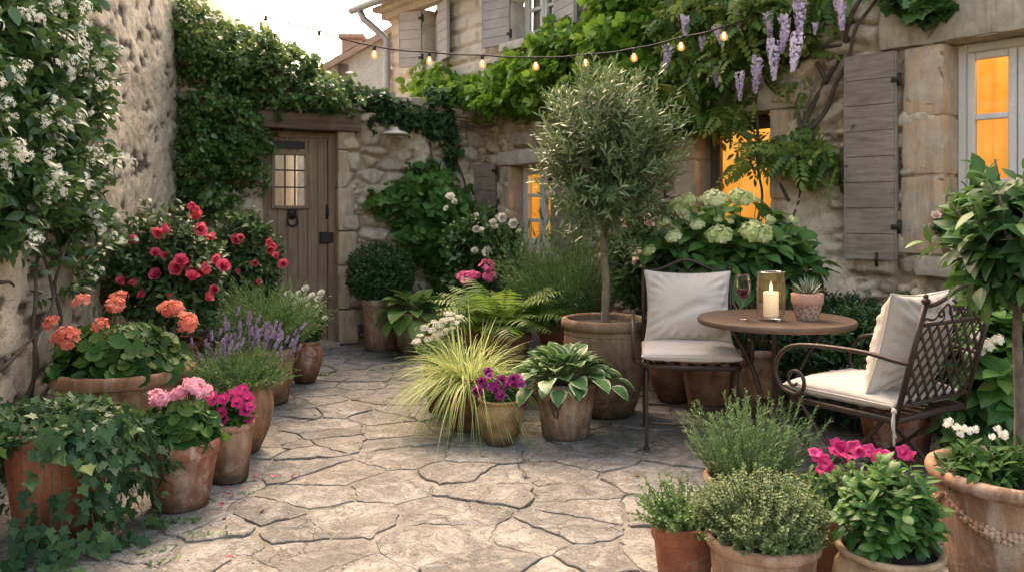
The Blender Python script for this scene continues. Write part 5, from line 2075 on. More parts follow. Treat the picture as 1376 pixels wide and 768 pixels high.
sel = q[rng.choice(len(q), 75, replace=False)] * np.array([.9, .8, 1]) + np.array([.03, .04, 0])
tip = sel + np.stack([rng.normal(.02, .03, 75), rng.normal(.02, .03, 75), rng.uniform(.05, .14, 75)], -1)
blooms(t, 'flower_spike', H_LAV, tip - np.array([0, 0, .01]), norm((tip - sel) * np.array([1, 1, 1.2])), (.65, 1.0))
t, z = pot('potted_geranium', 'wide terracotta bowl of coral red geraniums by the left house wall', at(166, 4.28), 4.28, 'bowl', .345, .455, 'warm')
geranium(t, z, .33, 190, .085, loc_px(t, [(110, 404, 4.15), (155, 410, 4.2), (135, 436, 4.05), (68, 433, 4.1), (86, 448, 4.0), (92, 455, 4.02), (235, 413, 4.2), (225, 415, 4.25), (251, 432, 4.1), (160, 398, 4.4), (80, 452, 4.05)], 4.2), H_GER['coral'], .22, 1.4, hs=(.8, 1.2))
t, z = pot('potted_rosemary', 'terracotta pot of feathery green herb behind the flowering lavender', at(356, 5.45), 5.45, 'rolled', .205, .37, 'warm')
sprays(t, 460, z, .17, .49, .78, T_NEEDLE, .048, F_FEATH, 30, .3, width=.9)
t, z = pot('potted_rose', 'round terracotta pot of small cream white roses in front of the wooden door', at(410, 6.12), 6.12, 'jar', .128, .31, 'red2')
bush(t, 'rose', z, (0, 0, z + .17), (.17, .16, .19), 190, 6, T_OVAL, .05, F_ROSE, L=.07, zmin=-.7)
P = loc_px(t, [(397, 398), (402, 393), (390, 405), (405, 405), (412, 402), (420, 398), (428, 402), (432, 395), (400, 420), (408, 424), (393, 412), (437, 428), (415, 410), (426, 412), (411, 388), (388, 396)], 5.98)
blooms(t, 'flower', H_WHITE, P, (0, -.8, .7), (.5, 1.0))
# the two rose bushes
ROSE_A = [(175, 321), (224, 309), (218, 312), (214, 345), (210, 340), (246, 356), (240, 360), (251, 368), (258, 372), (264, 366), (277, 366), (272, 360), (299, 358), (295, 362), (289, 350), (281, 316), (268, 308), (257, 279), (259, 291), (255, 285), (200, 371), (196, 368), (175, 381), (168, 378), (192, 395), (284, 390), (279, 400), (227, 400), (246, 350), (236, 368)]
t, z = pot('potted_rose', 'tall crimson rose bush in a dark pot between the geranium bowl and the left wall', at(228, 5.4), 5.4, 'rolled', .21, .42, 'dark')
bush(t, 'rose', z, (0, 0, z + .46), (.42, .30, .46), 520, 6, T_OVAL, .072, F_ROSE, L=.13, lump=.3, zmin=-.75, stems=14, stem_mat=M_STEM)
P = loc_px(t, ROSE_A, 5.12)
P[:, 1] += rng.uniform(-.05, .12, len(P))
blooms(t, 'flower', H_CRIM + H_ROSE, P, norm(P * np.array([.6, .0, .0]) + np.array([0, -.9, .5]) + rng.normal(0, .45, P.shape)), (.75, 1.3))
st = MB()
stalks(st, P - np.array([0, 0, .01]), P * np.array([.6, .3, .8]), .0025)
st.build('flower_stalks', M_STEM, t)
t, z = pot('potted_rose', 'pink red rose bush in a clay pot standing just left of the wooden door', at(330, 6.35), 6.35, 'rolled', .2, .4, 'red')
bush(t, 'rose', z, (0, 0, z + .47), (.33, .27, .47), 430, 6, T_OVAL, .068, F_ROSE, L=.12, lump=.28, zmin=-.75, stems=12)
P = loc_px(t, [(324, 319), (320, 366), (343, 353), (362, 336), (363, 326), (371, 345), (381, 355), (348, 381), (318, 322), (339, 356), (366, 332)], 6.1)
blooms(t, 'flower', H_ROSE, P, norm(P * np.array([.8, 0, 0]) + np.array([0, -.9, .4]) + rng.normal(0, .35, P.shape)), (.7, 1.15))
st = MB()
stalks(st, P - np.array([0, 0, .01]), P * np.array([.6, .3, .8]), .0025)
st.build('flower_stalks', M_STEM, t)

# ------------------------------------------------------------------ MIDDLE GROUP
t, z = pot('clipped_box', 'round clipped box ball in a tall terracotta pot right of the wooden door', at(512, 7.55), 7.55, 'rolled', .19, .475, 'pale')
bush(t, 'box', z, (0, .0, z + .27), (.33, .31, .285), 1100, 8, T_SMALL, .028, F_BOX, L=.05, lump=.12, zmin=-.85, stems=6, rmin=.88, inner=.4)
t, z = pot('potted_hosta', 'plain green hosta in a round clay jar beside the clipped box ball', at(557, 7.3), 7.3, 'jar', .175, .38, 'buff')
rosette(t, 46, z, T_HOSTA, .22, F_HOST, (.3, 2.0), .17, .06)
t, z = pot('potted_geranium', 'hot pink geranium standing behind the fern', at(640, 6.5), 6.5, 'classic', .17, .42, 'dark')
geranium(t, z, .17, 90, .085, loc_px(t, [(622, 371), (635, 370), (655, 357), (657, 371), (628, 374)], 6.4), H_GER['hot'], .16, 1.4, hs=(1.1, 1.5))
t, z = pot('potted_fern', 'bright green fern with arching fronds behind the golden grass', at(676, 5.75), 5.75, 'rolled', .2, .42, 'dark')
mb, st = MB(), MB()
nf = 60
a = np.arange(nf) * 2.399
tl = .15 + 1.1 * ((np.arange(nf) + .5) / nf) ** .9
h = np.stack([np.cos(a), np.sin(a), 0 * a], -1)
Lf = rng.uniform(.46, .70, nf)
P0 = h * .04 + np.array([0, 0, z])
d = h * np.sin(tl * .7)[:, None] + np.array([0, 0, 1]) * np.cos(tl * .7)[:, None]
P1 = P0 + d * (Lf * .55)[:, None]
P2 = P1 + (h * 1.0 + np.array([0, 0, .25]) - np.array([0, 0, .9]) * (tl / 1.4)[:, None]) * (Lf * .5)[:, None]
st.tubes(bez(P0, P1, P2, np.linspace(0, 1, 9)), .0022, 4, .5, .4)
npn = 19
tt = np.linspace(.12, .985, npn)[None].repeat(nf, 0)
pos = bez(P0, P1, P2, tt)
tan = norm(bez(P0, P1, P2, np.minimum(tt + .012, 1)) - pos)
side = norm(np.cross(tan, np.array([0, 0, 1.0])))
nn = np.cross(side, tan)
pr = np.sin(np.clip(tt * 1.05, 0, 1) * PI) ** .7 * .112 * (Lf / .55)[:, None] + .008
T_PIN = leaf_tpl([.05, .085, .05, 0], fold=.1, droop=.25)
for sgn in (-1, 1):
    D = side * sgn + tan * .45 - np.array([0, 0, .15]) + rng.normal(0, .06, pos.shape)
    mb.inst(T_PIN, pos.reshape(-1, 3), frames(D.reshape(-1, 3), nn.reshape(-1, 3)), pr.ravel() * rng.uniform(.9, 1.1, pr.size), np.clip(rng.random((nf, 1)) * .7 + .3 * rng.random((nf, npn)), 0, 1).ravel())
mb.build('fronds', F_FERN, t)
st.build('stems', M_STEM, t)
t, z = pot('potted_lavender', 'tall grassy lavender clump between the fern and the olive tree trunk', at(765, 6.15), 6.15, 'classic', .25, .45, 'dark')
P2, d2 = sprays(t, 460, z, .22, .80, .72, T_NEEDLE, .08, F_FEATH, 20, .2, width=.6, lean=(-.08, 0))
st = MB()
sel = P2[rng.choice(len(P2), 90, replace=False)]
tip = sel + np.stack([rng.normal(-.01, .04, 90), rng.normal(0, .04, 90), rng.uniform(.06, .2, 90)], -1)
bud = fl_mesh('lavender_spike', g_spike(.07, 18), F_SPIKE)
blooms(t, 'flower_spike', [bud], tip, norm(tip - sel), (.8, 1.3))
t, z = pot('potted_yarrow', 'white flat headed yarrow in a clay pot left of the golden grass', at(594, 5.2), 5.2, 'classic', .12, .29, 'red')
sprays(t, 110, z, .08, .24, .8, T_OVAL, .03, F_FEATH, 14, .3)
P = loc_px(t, [(565, 450), (580, 443), (560, 458), (590, 436), (597, 430), (604, 428), (612, 433), (600, 442), (586, 452), (608, 440), (575, 455), (594, 446), (603, 421), (617, 425), (583, 432), (570, 440)], 5.05)
blooms(t, 'flower_head', H_YAR, P, norm(np.array([0, -.4, 1]) + rng.normal(0, .25, P.shape)), (.6, 1.0))
st = MB()
stalks(st, P, P * np.array([.3, .3, 0]) + np.array([0, 0, z]), .0018)
st.build('flower_stalks', M_STEM, t)
t, z = pot('potted_grass', 'golden sedge grass spilling from a narrow red clay pot', at(628, 4.76), 4.76, 'rolled', .125, .31, 'red')
blades(t, 820, z, .085, .46, 1.3, .0038, F_GOLD, 1.5, T=12, pw=.42)
t, z = pot('potted_pansy', 'little round ochre jar of purple pansies in front of the golden grass', at(672, 4.48), 4.48, 'jar', .128, .245, 'ochre')
bush(t, 'pansy', z, (0, 0, z + .05), (.12, .11, .075), 130, 6, T_OVAL, .034, F_GER, L=.05)
P = loc_px(t, [(640, 520), (641, 526), (658, 504), (657, 500), (665, 518), (670, 512), (660, 520), (675, 510), (680, 518), (690, 509), (695, 506), (697, 516), (700, 514), (666, 524), (650, 515), (702, 540), (672, 530), (647, 512), (685, 512), (692, 518)], 4.38)
blooms(t, 'flower', H_PURP, P, norm(np.array([0, -.9, .5]) + rng.normal(0, .4, P.shape)), (.85, 1.35))
t, z = pot('potted_hosta', 'white edged hosta in a pale terracotta pot with a worn rosette', at(760, 4.62), 4.62, 'rolled', .178, .315, 'pale')
rosette(t, 110, z, T_HOSTA, .13, F_VHOST, (.15, 1.75), .18, .08)
mb = MB()
RR = .155
for k in range(8):
    aa = 2 * PI * k / 8
    mb.ball((.024 * math.cos(aa), 0, .026 * math.sin(aa)), (.016, .007, .016), 8, 6)
mb.ball((0, -.002, 0), (.014, .010, .014), 8, 6)
for s in (-1, 1):
    mb.tubes(np.array([(s * .006, 0, -.02), (s * .014, -.001, -.05), (s * .006, 0, -.085)]), np.array([.007, .008, .004]), 6)
o = mb.build('rosette', PM['pale'], t)
ang = -PI / 2 - .42
o.location = (math.cos(ang) * .163, math.sin(ang) * .163, .215)
o.rotation_euler = (0.12, 0, ang + PI / 2)

# olive tree
t, z = pot('olive_tree', 'standard olive tree with a round crown in a big clay pot at the centre', at(813, 5.15), 5.15, 'big', .272, .60, 'umber', cat='tree', fill=.93)
st = MB()
tp = np.array([(0, 0, z - .03), (.010, .0, .82), (-.012, .005, 1.08), (.012, 0, 1.40), (.01, 0, 1.75)])
tc = np.stack([np.interp(np.linspace(0, 4, 24), range(5), tp[:, i]) for i in range(3)], -1)
tr = np.interp(np.linspace(0, 1, 24), [0, .05, .5, .75, 1], [.034, .026, .021, .018, .008]) * (1 + .06 * np.sin(np.arange(24) * 2.1))
st.tubes(tc, tr, 12)
for k in range(5):
    zz = rng.uniform(.75, 1.2)
    aa = rng.uniform(0, 6.28)
    st.ball((.021 * math.cos(aa), .021 * math.sin(aa), zz), .008, 6, 4)
st.build('trunk', simple_mat('olive_bark', (.24, .185, .12), .9, 0, 26, .7, .5, dark=(.10, .078, .05)), t)
br = MB()
mb = MB()
cc = np.array([0.01, 0, zat(201, 5.15)])
P, d = shell(400, cc, (.47, .45, .50), .46, .45, 1.08, -.92, 4, 2.6)
D = d * .9 + np.array([0, 0, .65]) + rng.normal(0, .32, d.shape)
twigs(mb, T_OLIVE, P, D, 16, .26, .082, (0, 1), .75, 0, upmix=.3, stems=br)
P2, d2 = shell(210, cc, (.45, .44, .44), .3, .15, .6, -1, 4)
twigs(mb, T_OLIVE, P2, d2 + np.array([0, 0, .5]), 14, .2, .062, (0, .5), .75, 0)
# a few long shoots breaking the outline
P3, d3 = shell(130, cc, (.46, .45, .48), .3, 1.0, 1.2, -.9, 4)
twigs(mb, T_OLIVE, P3, d3 * 1.0 + np.array([0, 0, .5]), 18, .3, .075, (.2, 1), .7, 0, stems=br)
mb.build('crown', F_OLIVE, t)
nb = 22
dd = rnd_dirs(nb, -.3, 1)
B0 = np.stack([0 * dd[:, 0], 0 * dd[:, 0], rng.uniform(1.05, 1.55, nb)], -1)
B2 = cc + dd * .36
br.tubes(bez(B0, (B0 + B2) / 2 + np.array([0, 0, .03]), B2, np.linspace(0, 1, 7)), .008, 5, .3, .35)
br.build('branches', M_BARK, t)

# white rose shrub by the far window
t = thing('rose_shrub', 'dark leaved shrub with white roses below the far lit window', 'shrub', (at(652, 7.35), 7.35, 0))
bush(t, 'rose', .0, (0, 0, .84), (.40, .30, .46), 460, 6, T_OVAL, .085, F_JAS, L=.14, lump=.25, zmin=-.9, stems=14, stem_mat=M_VBARK)
P = loc_px(t, [(605, 265), (612, 272), (600, 280), (640, 308), (645, 310), (663, 300), (665, 305), (668, 292), (675, 292), (640, 290), (690, 300), (638, 338), (698, 312), (682, 285), (655, 338), (705, 330)], 7.05)
blooms(t, 'flower', H_WHITE, P, norm(np.array([0, -.8, .5]) + rng.normal(0, .3, P.shape)), (.6, 1.15))
# blush rose shrub left of the hydrangea
t = thing('rose_shrub', 'loose shrub with a few blush flowers between the olive tree and the hydrangea', 'shrub', (at(868, 6.1), 6.1, 0))
bush(t, 'rose', .0, (0, 0, .88), (.30, .26, .38), 300, 6, T_OVAL, .085, F_ROSE, L=.13, lump=.3, zmin=-.9, stems=10)
P = loc_px(t, [(868, 292), (838, 300), (876, 290), (858, 342), (867, 338), (852, 345), (855, 352), (882, 330), (872, 300)], 5.75)
blooms(t, 'flower', H_BLUSH, P, norm(np.array([0, -.8, .5]) + rng.normal(0, .3, P.shape)), (.7, 1.2))

# ------------------------------------------------------------------ RIGHT SIDE
# hydrangea
t, z = pot('potted_hydrangea', 'lime white hydrangea with broad leaves in a clay pot behind the round table', at(1018, 5.2), 5.2, 'rolled', .235, .42, 'warm')
mb, st = MB(), MB()
cc = np.array([at(982, 5.2) - t.location.x, .02, .98])
P, d = shell(190, cc, (.60, .36, .33), .2, .62, 1.0, -.6, 6)
twigs(mb, T_HYD, P, d + np.array([0, -.1, .6]), 4, .14, .165, (0, 1), .95, .1, upmix=.6, stems=st)
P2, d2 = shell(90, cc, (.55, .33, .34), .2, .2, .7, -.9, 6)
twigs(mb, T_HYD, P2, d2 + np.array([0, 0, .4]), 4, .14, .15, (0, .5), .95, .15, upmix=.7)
P3, d3 = shell(22, cc, (.55, .3, .27), .1, .6, .95, -.2, 6)
P0 = np.stack([rng.normal(0, .06, 22), rng.normal(0, .06, 22), np.full(22, z)], -1)
st.tubes(bez(P0, P0 * .5 + P3 * .5 + np.array([0, 0, .1]), P3, np.linspace(0, 1, 8)), .006, 5, .3, .6)
HP = loc_px(t, [(965, 266), (1001, 265), (916, 276), (930, 268), (964, 315), (1013, 312), (937, 302), (905, 318), (952, 268), (1035, 295), (1070, 296), (893, 298), (872, 337), (1026, 268), (968, 295), (985, 298), (925, 290), (945, 288)], 4.95)
dep = np.array([.1, .1, .1, .12, -.05, -.05, .0, 0, .15, 0, .05, .05, 0, .15, .05, .05, .05, .05])
HP[:, 1] += dep
stalks(st, HP - np.array([0, 0, .03]), HP * np.array([.8, .6, 1]) - np.array([0, -.05, .2]), .004)
mb.build('foliage', F_HYD, t)
st.build('stems', M_STEM, t)
sc_ = [.85, .9, .8, .7, .9, 1.1, .65, .7, .5, .5, .5, .5, .6, .35, .45, .3, .3, .35]
for p, s in zip(HP, sc_):
    dv = norm(np.array([p[0] - cc[0], -.6, .95]))
    e = dir_euler(dv)
    place('flower_head', H_HYD[0 if s > .78 else 1], t, p, (e.x, e.y, e.z), s)

# pots in the shade under the table
t, z = pot('potted_shrub', 'dark leafy plant in a shaded clay pot behind the facing chair', at(955, 5.15), 5.15, 'classic', .19, .34, 'dark')
bush(t, 'shrub', z, (0, .05, z + .14), (.25, .2, .17), 180, 6, T_OVAL, .06, F_BOX, L=.08)
t, z = pot('potted_shrub', 'shaded urn with dark leaves to the left of the facing chair legs', at(905, 5.5), 5.5, 'urn', .16, .3, 'dark')
bush(t, 'shrub', z, (0, 0, z + .1), (.2, .17, .15), 130, 6, T_OVAL, .055, F_BOX, L=.08)
SH = 'small leaved shrubs under the taupe shutter'
for (px, Y, rx, rz, zc, kk, lab) in ((1096, 4.95, .24, .24, .42, 1, 'small leaved bushy herb shrub directly right of the round table'),
                                     (1160, 4.75, .30, .26, .46, 2, 'wide small leaved shrub in shade under the taupe shutter'),
                                     (1222, 4.75, .26, .30, .48, 3, 'small leaved shrub rising behind the lattice chair back'),
                                     (1130, 5.3, .35, .25, .50, 4, 'small leaved shrub pressed against the house wall under the shutter')):
    t = thing('small_leaved_shrub', lab, 'shrub', (at(px, Y), Y, 0))
    bush(t, 'shrub', .0, (0, 0, zc), (rx, .24, rz), 620, 8, T_SMALL, .034, F_BOX, L=.07, lump=.2, zmin=-.9, stems=10, k=kk, rmin=.8, inner=.5, var=(.1, 1))
    mb = MB()
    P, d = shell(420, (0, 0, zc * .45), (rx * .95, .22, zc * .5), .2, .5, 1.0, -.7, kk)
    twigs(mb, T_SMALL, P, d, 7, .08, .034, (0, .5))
    mb.build('lower_foliage', F_BOX, t)
t, z = pot('potted_shrub', 'clay pot of green leaves half hidden behind the legs of the lattice chair', at(1205, 4.2), 4.2, 'classic', .2, .33, 'red2')
bush(t, 'shrub', z, (0, .05, z + .1), (.22, .2, .13), 160, 6, T_OVAL, .06, F_BOX, L=.07)
# broad leaved plant at the right edge
t = thing('broadleaf_shrub', 'broad leaved green shrub behind the lattice chair at the right edge', 'shrub', (at(1345, 3.95), 3.95, 0))
mb, st = MB(), MB()
P, d = shell(260, (0, 0, .50), (.42, .40, .47), .2, .55, 1.0, -.9, 9)
twigs(mb, T_HYD, P, d + np.array([0, 0, .5]), 5, .16, .15, (0, 1), .95, .25, upmix=.7, stems=st)
P0 = np.zeros((16, 3)) + rng.normal(0, .05, (16, 3)) * np.array([1, 1, 0])
st.tubes(bez(P0, P[:16] * .5, P[:16], np.linspace(0, 1, 6)), .006, 5, .3, .6)
mb.build('foliage', F_HYD, t)
st.build('stems', M_STEM, t)
blooms(t, 'flower_cluster', H_SMALLW, loc_px(t, [(1312, 450), (1325, 462), (1300, 470), (1340, 455), (1316, 470)], 3.65), (0, -.5, 1), (.9, 1.2))

# citrus tree
t, z = pot('citrus_tree', 'young citrus tree with glossy leaves in a swagged clay pot at the right edge', at(1368, 2.74), 2.74, 'rolled', .275, .40, 'pale', cat='tree')
st = MB()
tc = np.array([(0, 0, z - .02), (.006, 0, .6), (-.004, .0, .85), (.004, 0, 1.1), (0, 0, 1.35)])
tc = np.stack([np.interp(np.linspace(0, 4, 20), range(5), tc[:, i]) for i in range(3)], -1)
st.tubes(tc, np.interp(np.linspace(0, 1, 20), [0, .6, 1], [.017, .014, .008]), 10)
st.build('trunk', M_BARK, t)
mb, br = MB(), MB()
cc = np.array([.065, 0, 1.165])
P, d = shell(210, cc, (.33, .30, .29), .25, .4, 1.0, -.9, 12)
twigs(mb, T_OVAL, P, d + np.array([0, -.1, .35]), 9, .17, .112, (0, 1), .9, .1, upmix=.5, stems=br)
P2, d2 = shell(14, cc, (.3, .3, .3), .1, .95, 1.05, -.4, 12)
B0 = np.stack([np.zeros(14), np.zeros(14), rng.uniform(.85, 1.2, 14)], -1)
br.tubes(bez(B0, (B0 + P2) / 2, P2, np.linspace(0, 1, 6)), .006, 5, .3, .5)
mb.build('crown', F_LEM, t)
br.build('branches', M_BARK, t)
mb = MB()
P, d = shell(80, (-.12, -.05, z + .05), (.15, .15, .1), .2, .4, 1, -.2, 3)
twigs(mb, T_LANCE, P, d + np.array([0, 0, .3]), 6, .09, .07, (0, .9), .9, .15, upmix=.6)
mb.build('underplanting', F_GER, t)
P = loc_px(t, [(1275, 565), (1283, 572), (1270, 570), (1295, 575), (1303, 578), (1310, 575), (1340, 575), (1348, 582), (1290, 582), (1332, 585)], 2.56)
blooms(t, 'flower_cluster', H_SMALLW, P, norm(np.array([0, -.6, .8]) + rng.normal(0, .3, P.shape)), (.38, .58))
# rope swag around the pot
mb = MB()
RRs = .268
nsw = 4
for k in range(nsw):
    a0 = -PI + .05 + k * 2 * PI / nsw
    ss_ = np.linspace(0, 1, 26)
    ang = a0 + ss_ * 2 * PI / nsw
    sag = 1 - (2 * ss_ - 1) ** 2
    zz = .325 - .085 * sag
    rad = np.interp(zz, [0, .28, .36], [.206, .249, .254])
    C = np.stack([rad * np.cos(ang), rad * np.sin(ang), zz], -1)
    fat = .005 + .010 * sag
    mb.tubes(C, fat, 8)
    for i in range(1, 25):
        out = np.array([math.cos(ang[i]), math.sin(ang[i]), 0])
        for q in range(5 if sag[i] > .45 else 2):
            off = rng.uniform(-1, 1)
            mb.ball(C[i] + out * fat[i] * (1 - .55 * abs(off)) + np.array([0, 0, off * fat[i] * 1.05]) + rng.normal(0, .0015, 3), .0048 + .0048 * sag[i], 7, 5)
mb.build('garland', PM['pale'], t)

# herb pots in the foreground
t, z = pot('potted_basil', 'basil with cupped shiny leaves in a pale round jar at the bottom right', at(1195, 2.33), 2.33, 'jar', .15, .305, 'buff', fill=.93)
mb, st = MB(), MB()
P, d = shell(78, (0, .01, z + .13), (.155, .15, .145), .12, .45, 1.0, -.55, 2)
twigs(mb, T_BASIL, P, d * .7 + np.array([0, 0, .75]), 8, .075, .060, (.05, 1), .95, .12, upmix=.6, jitter=.35)
P3 = P[::3]
P0 = P3 * np.array([.3, .3, 0]) + np.array([0, 0, z])
st.tubes(bez(P0, P3 * np.array([.6, .6, .6]) + np.array([0, 0, .1]), P3, np.linspace(0, 1, 6)), .0028, 5, .5, .7)
mb.build('foliage', F_BASIL, t)
st.build('stems', M_STEM, t)
t, z = pot('potted_thyme', 'bushy grey green thyme in a wide terracotta pot at the bottom edge', at(1025, 2.42), 2.42, 'rolled', .165, .305, 'pale', fill=.93)
mb, st = MB(), MB()
P, d = shell(620, (0, 0, z + .06), (.2, .19, .155), .14, .72, 1.03, -.25, 5)
twigs(mb, T_ROUND, P, d + np.array([0, 0, .7]), 13, .055, .0125, (0, 1), .9, 0, upmix=.6, stems=st)
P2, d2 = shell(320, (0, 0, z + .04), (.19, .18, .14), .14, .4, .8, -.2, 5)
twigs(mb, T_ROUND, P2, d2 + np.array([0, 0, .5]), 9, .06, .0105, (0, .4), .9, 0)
mb.build('foliage', F_THYME, t)
st.build('stems', M_STEM, t)
t, z = pot('potted_oregano', 'small red clay pot of leafy oregano left of the thyme', at(919, 2.62), 2.62, 'classic', .104, .27, 'red', fill=.93)
sprays(t, 95, z, .07, .18, 1.15, T_ROUND, .021, F_OREG, 18, .5)
t, z = pot('potted_rosemary', 'upright rosemary bush standing behind the thyme pot', at(1010, 2.98), 2.98, 'rolled', .17, .3, 'warm', fill=.93)
sprays(t, 95, z, .12, .34, .7, T_NEEDLE, .030, F_ROSEM, 62, .12, width=1.5, splay=.7)
t, z = pot('potted_petunia', 'magenta petunias in a clay pot between the thyme and the basil', at(1146, 2.72), 2.72, 'rolled', .15, .27, 'dark', fill=.93)
bush(t, 'petunia', z, (0, 0, z + .07), (.19, .15, .09), 120, 7, T_OVAL, .04, F_OREG, L=.06)
P = loc_px(t, [(1100, 612), (1095, 607), (1108, 620), (1112, 625), (1125, 597), (1130, 602), (1120, 605), (1147, 600), (1155, 605), (1163, 608), (1168, 604), (1190, 608), (1187, 615), (1197, 618), (1215, 607), (1222, 611), (1104, 628), (1180, 612), (1140, 612)], 2.66)
blooms(t, 'flower', H_MAG, P, norm(np.array([-.2, -.55, .5]) + rng.normal(0, .6, P.shape)), (.6, .9))
# flower pot on the sill
u, v = HOUSE.hit(1279, 346, .06)
sp = HOUSE.P(float(u), .04, 0)
t, z = pot('sill_pot', 'small pale pot of blush flowers on the stone window sill', float(sp[0]), float(sp[1]), 'classic', .075, .12, 'pale')
t.location.z = zR0 - .004
bush(t, 'flowers', z, (0, 0, z + .07), (.12, .1, .11), 60, 6, T_OVAL, .05, F_LEM, L=.06)
P = loc_px(t, [(1258, 290), (1268, 283), (1280, 280), (1262, 286), (1287, 287), (1274, 285)], float(sp[1]) - .05)
blooms(t, 'flower', H_BLUSH, P, (-.3, -.7, .6), (.6, .9))

# fallen petals on the paving
for i, (px, py, m) in enumerate(((344, 643, B_MAG), (311, 668, B_MAG), (367, 642, B_HPINK), (302, 660, B_MAG), (327, 661, B_CRIM), (312, 752, B_CRIM), (296, 681, B_MAG))):
    Y = 1375 / (py - HY)
    mb = MB()
    g = leaf_tpl([.2, .5, .5, .2], fold=.5, droop=.2)
    mb.add(g[0] * .022, g[1], .5)
    o = mb.build('fallen_petal', m)
    o.location = (at(px, Y), Y, .016)
    o.rotation_euler = (.1, .1, i * 1.7)
    tag(o, 'fallen magenta petal lying on the paving near the left hand pots', 'petal', 'fallen petals on the paving')
# dry leaves blown against the pots
LEAFM = [leaf_mat('dry_leaf', (.10, .055, .02), (.2, .12, .045), (.3, .2, .08), trans=.1)]
for i, (px, py) in enumerate(((350, 690), (400, 640), (530, 628), (705, 640), (655, 612), (850, 640), (470, 470), (805, 600), (905, 660), (300, 700))):
    Y = 1375 / (py - HY)
    mb = MB()
    g = leaf_tpl([0, .2, .26, .17, 0], fold=.5, droop=.35)
    mb.add(g[0] * rng.uniform(.03, .05), g[1], .5)
    o = mb.build('fallen_leaf', LEAFM[0])
    o.location = (at(px, Y), Y, .013)
    o.rotation_euler = (rng.uniform(-.2, .2), rng.uniform(-.2, .2), i * 2.1)
    tag(o, 'small dry brown leaf lying on the stone paving', 'leaf', 'dry leaves on the paving')
# weeds and moss in the joints
mb = MB()
for (px, py, k) in ((275, 718, 26), (235, 755, 14), (320, 668, 14), (440, 505, 20), (430, 500, 20), (520, 496, 16), (700, 620, 10), (245, 700, 22), (218, 740, 16), (590, 600, 8), (860, 600, 14), (470, 480, 18)):
    Y = 1375 / (py - HY)
    c = np.array([at(px, Y), Y, .002])
    P = c + rng.normal(0, .04, (k, 3)) * np.array([1.3, .7, 0])
    D = rnd_dirs(k, .1, 1)
    mb.inst(T_OVAL, P, frames(D, (0, 0, 1)), rng.uniform(.012, .03, k), rng.random(k))
o = mb.build('joint_weeds', F_SHRUB)
o['kind'] = 'stuff'
tag(o, 'tufts of tiny green weeds and moss in the paving joints', 'weeds')
# ================================================================== FURNITURE AND LIGHTS
M_CHAIR = simple_mat('rusty_brown_iron', (.036, .026, .021), .5, .3, 45, .6, .25, dark=(.07, .034, .018))
M_TABLE = simple_mat('table_iron', (.15, .095, .065), .5, .25, 14, .6, .12, dark=(.07, .042, .03))


def linen(name):
    n = NT(name)
    v = n.obj()
    col = n.mix(n.rng(n.noise(6, 4, .6, v), .35, .7, 0, .5), (.60, .525, .45), (.50, .43, .36))
    mp = n.n('ShaderNodeMapping')
    mp.inputs['Scale'].default_value = (420, 30, 420)
    n.l(v, mp.inputs['Vector'])
    w = n.noise(1, 2, .5, mp.outputs['Vector'])
    mp2 = n.n('ShaderNodeMapping')
    mp2.inputs['Scale'].default_value = (30, 420, 30)
    n.l(v, mp2.inputs['Vector'])
    w2 = n.noise(1, 2, .5, mp2.outputs['Vector'])
    ww = n.math('ADD', w, w2)
    col = n.mix(n.rng(ww, .8, 1.25, .25, 0), col, (.36, .30, .25))
    n.set(Base_Color=col, Roughness=.95)
    n.bsdf.inputs['Specular IOR Level'].default_value = .1
    n.bsdf.inputs['Sheen Weight'].default_value = .15
    n.set(Normal=n.bump(ww, .25, .002))
    return n.m


M_LINEN = linen('natural_linen')


def spiral(c, r0, r1, a0, turns, ax1, ax2, T=40):
    t = np.linspace(0, 1, T)
    r = r0 + (r1 - r0) * t
    a = a0 + turns * 2 * PI * t
    return np.asarray(c, float) + (r * np.cos(a))[:, None] * np.asarray(ax1, float) + (r * np.sin(a))[:, None] * np.asarray(ax2, float)


def smooth_path(pts, T=40):
    """Catmull-Rom through the points."""
    p = np.array(pts, float)
    p = np.concatenate([[2 * p[0] - p[1]], p, [2 * p[-1] - p[-2]]])
    n = len(p) - 3
    out = []
    for t in np.linspace(0, n - 1e-6, T):
        i = int(t)
        f = t - i
        a, b, c, d = p[i:i + 4]
        out.append(.5 * ((2 * b) + (c - a) * f + (2 * a - 5 * b + 4 * c - d) * f * f + (-a + 3 * b - 3 * c + d) * f ** 3))
    return np.array(out)


SEAT_Z = .435


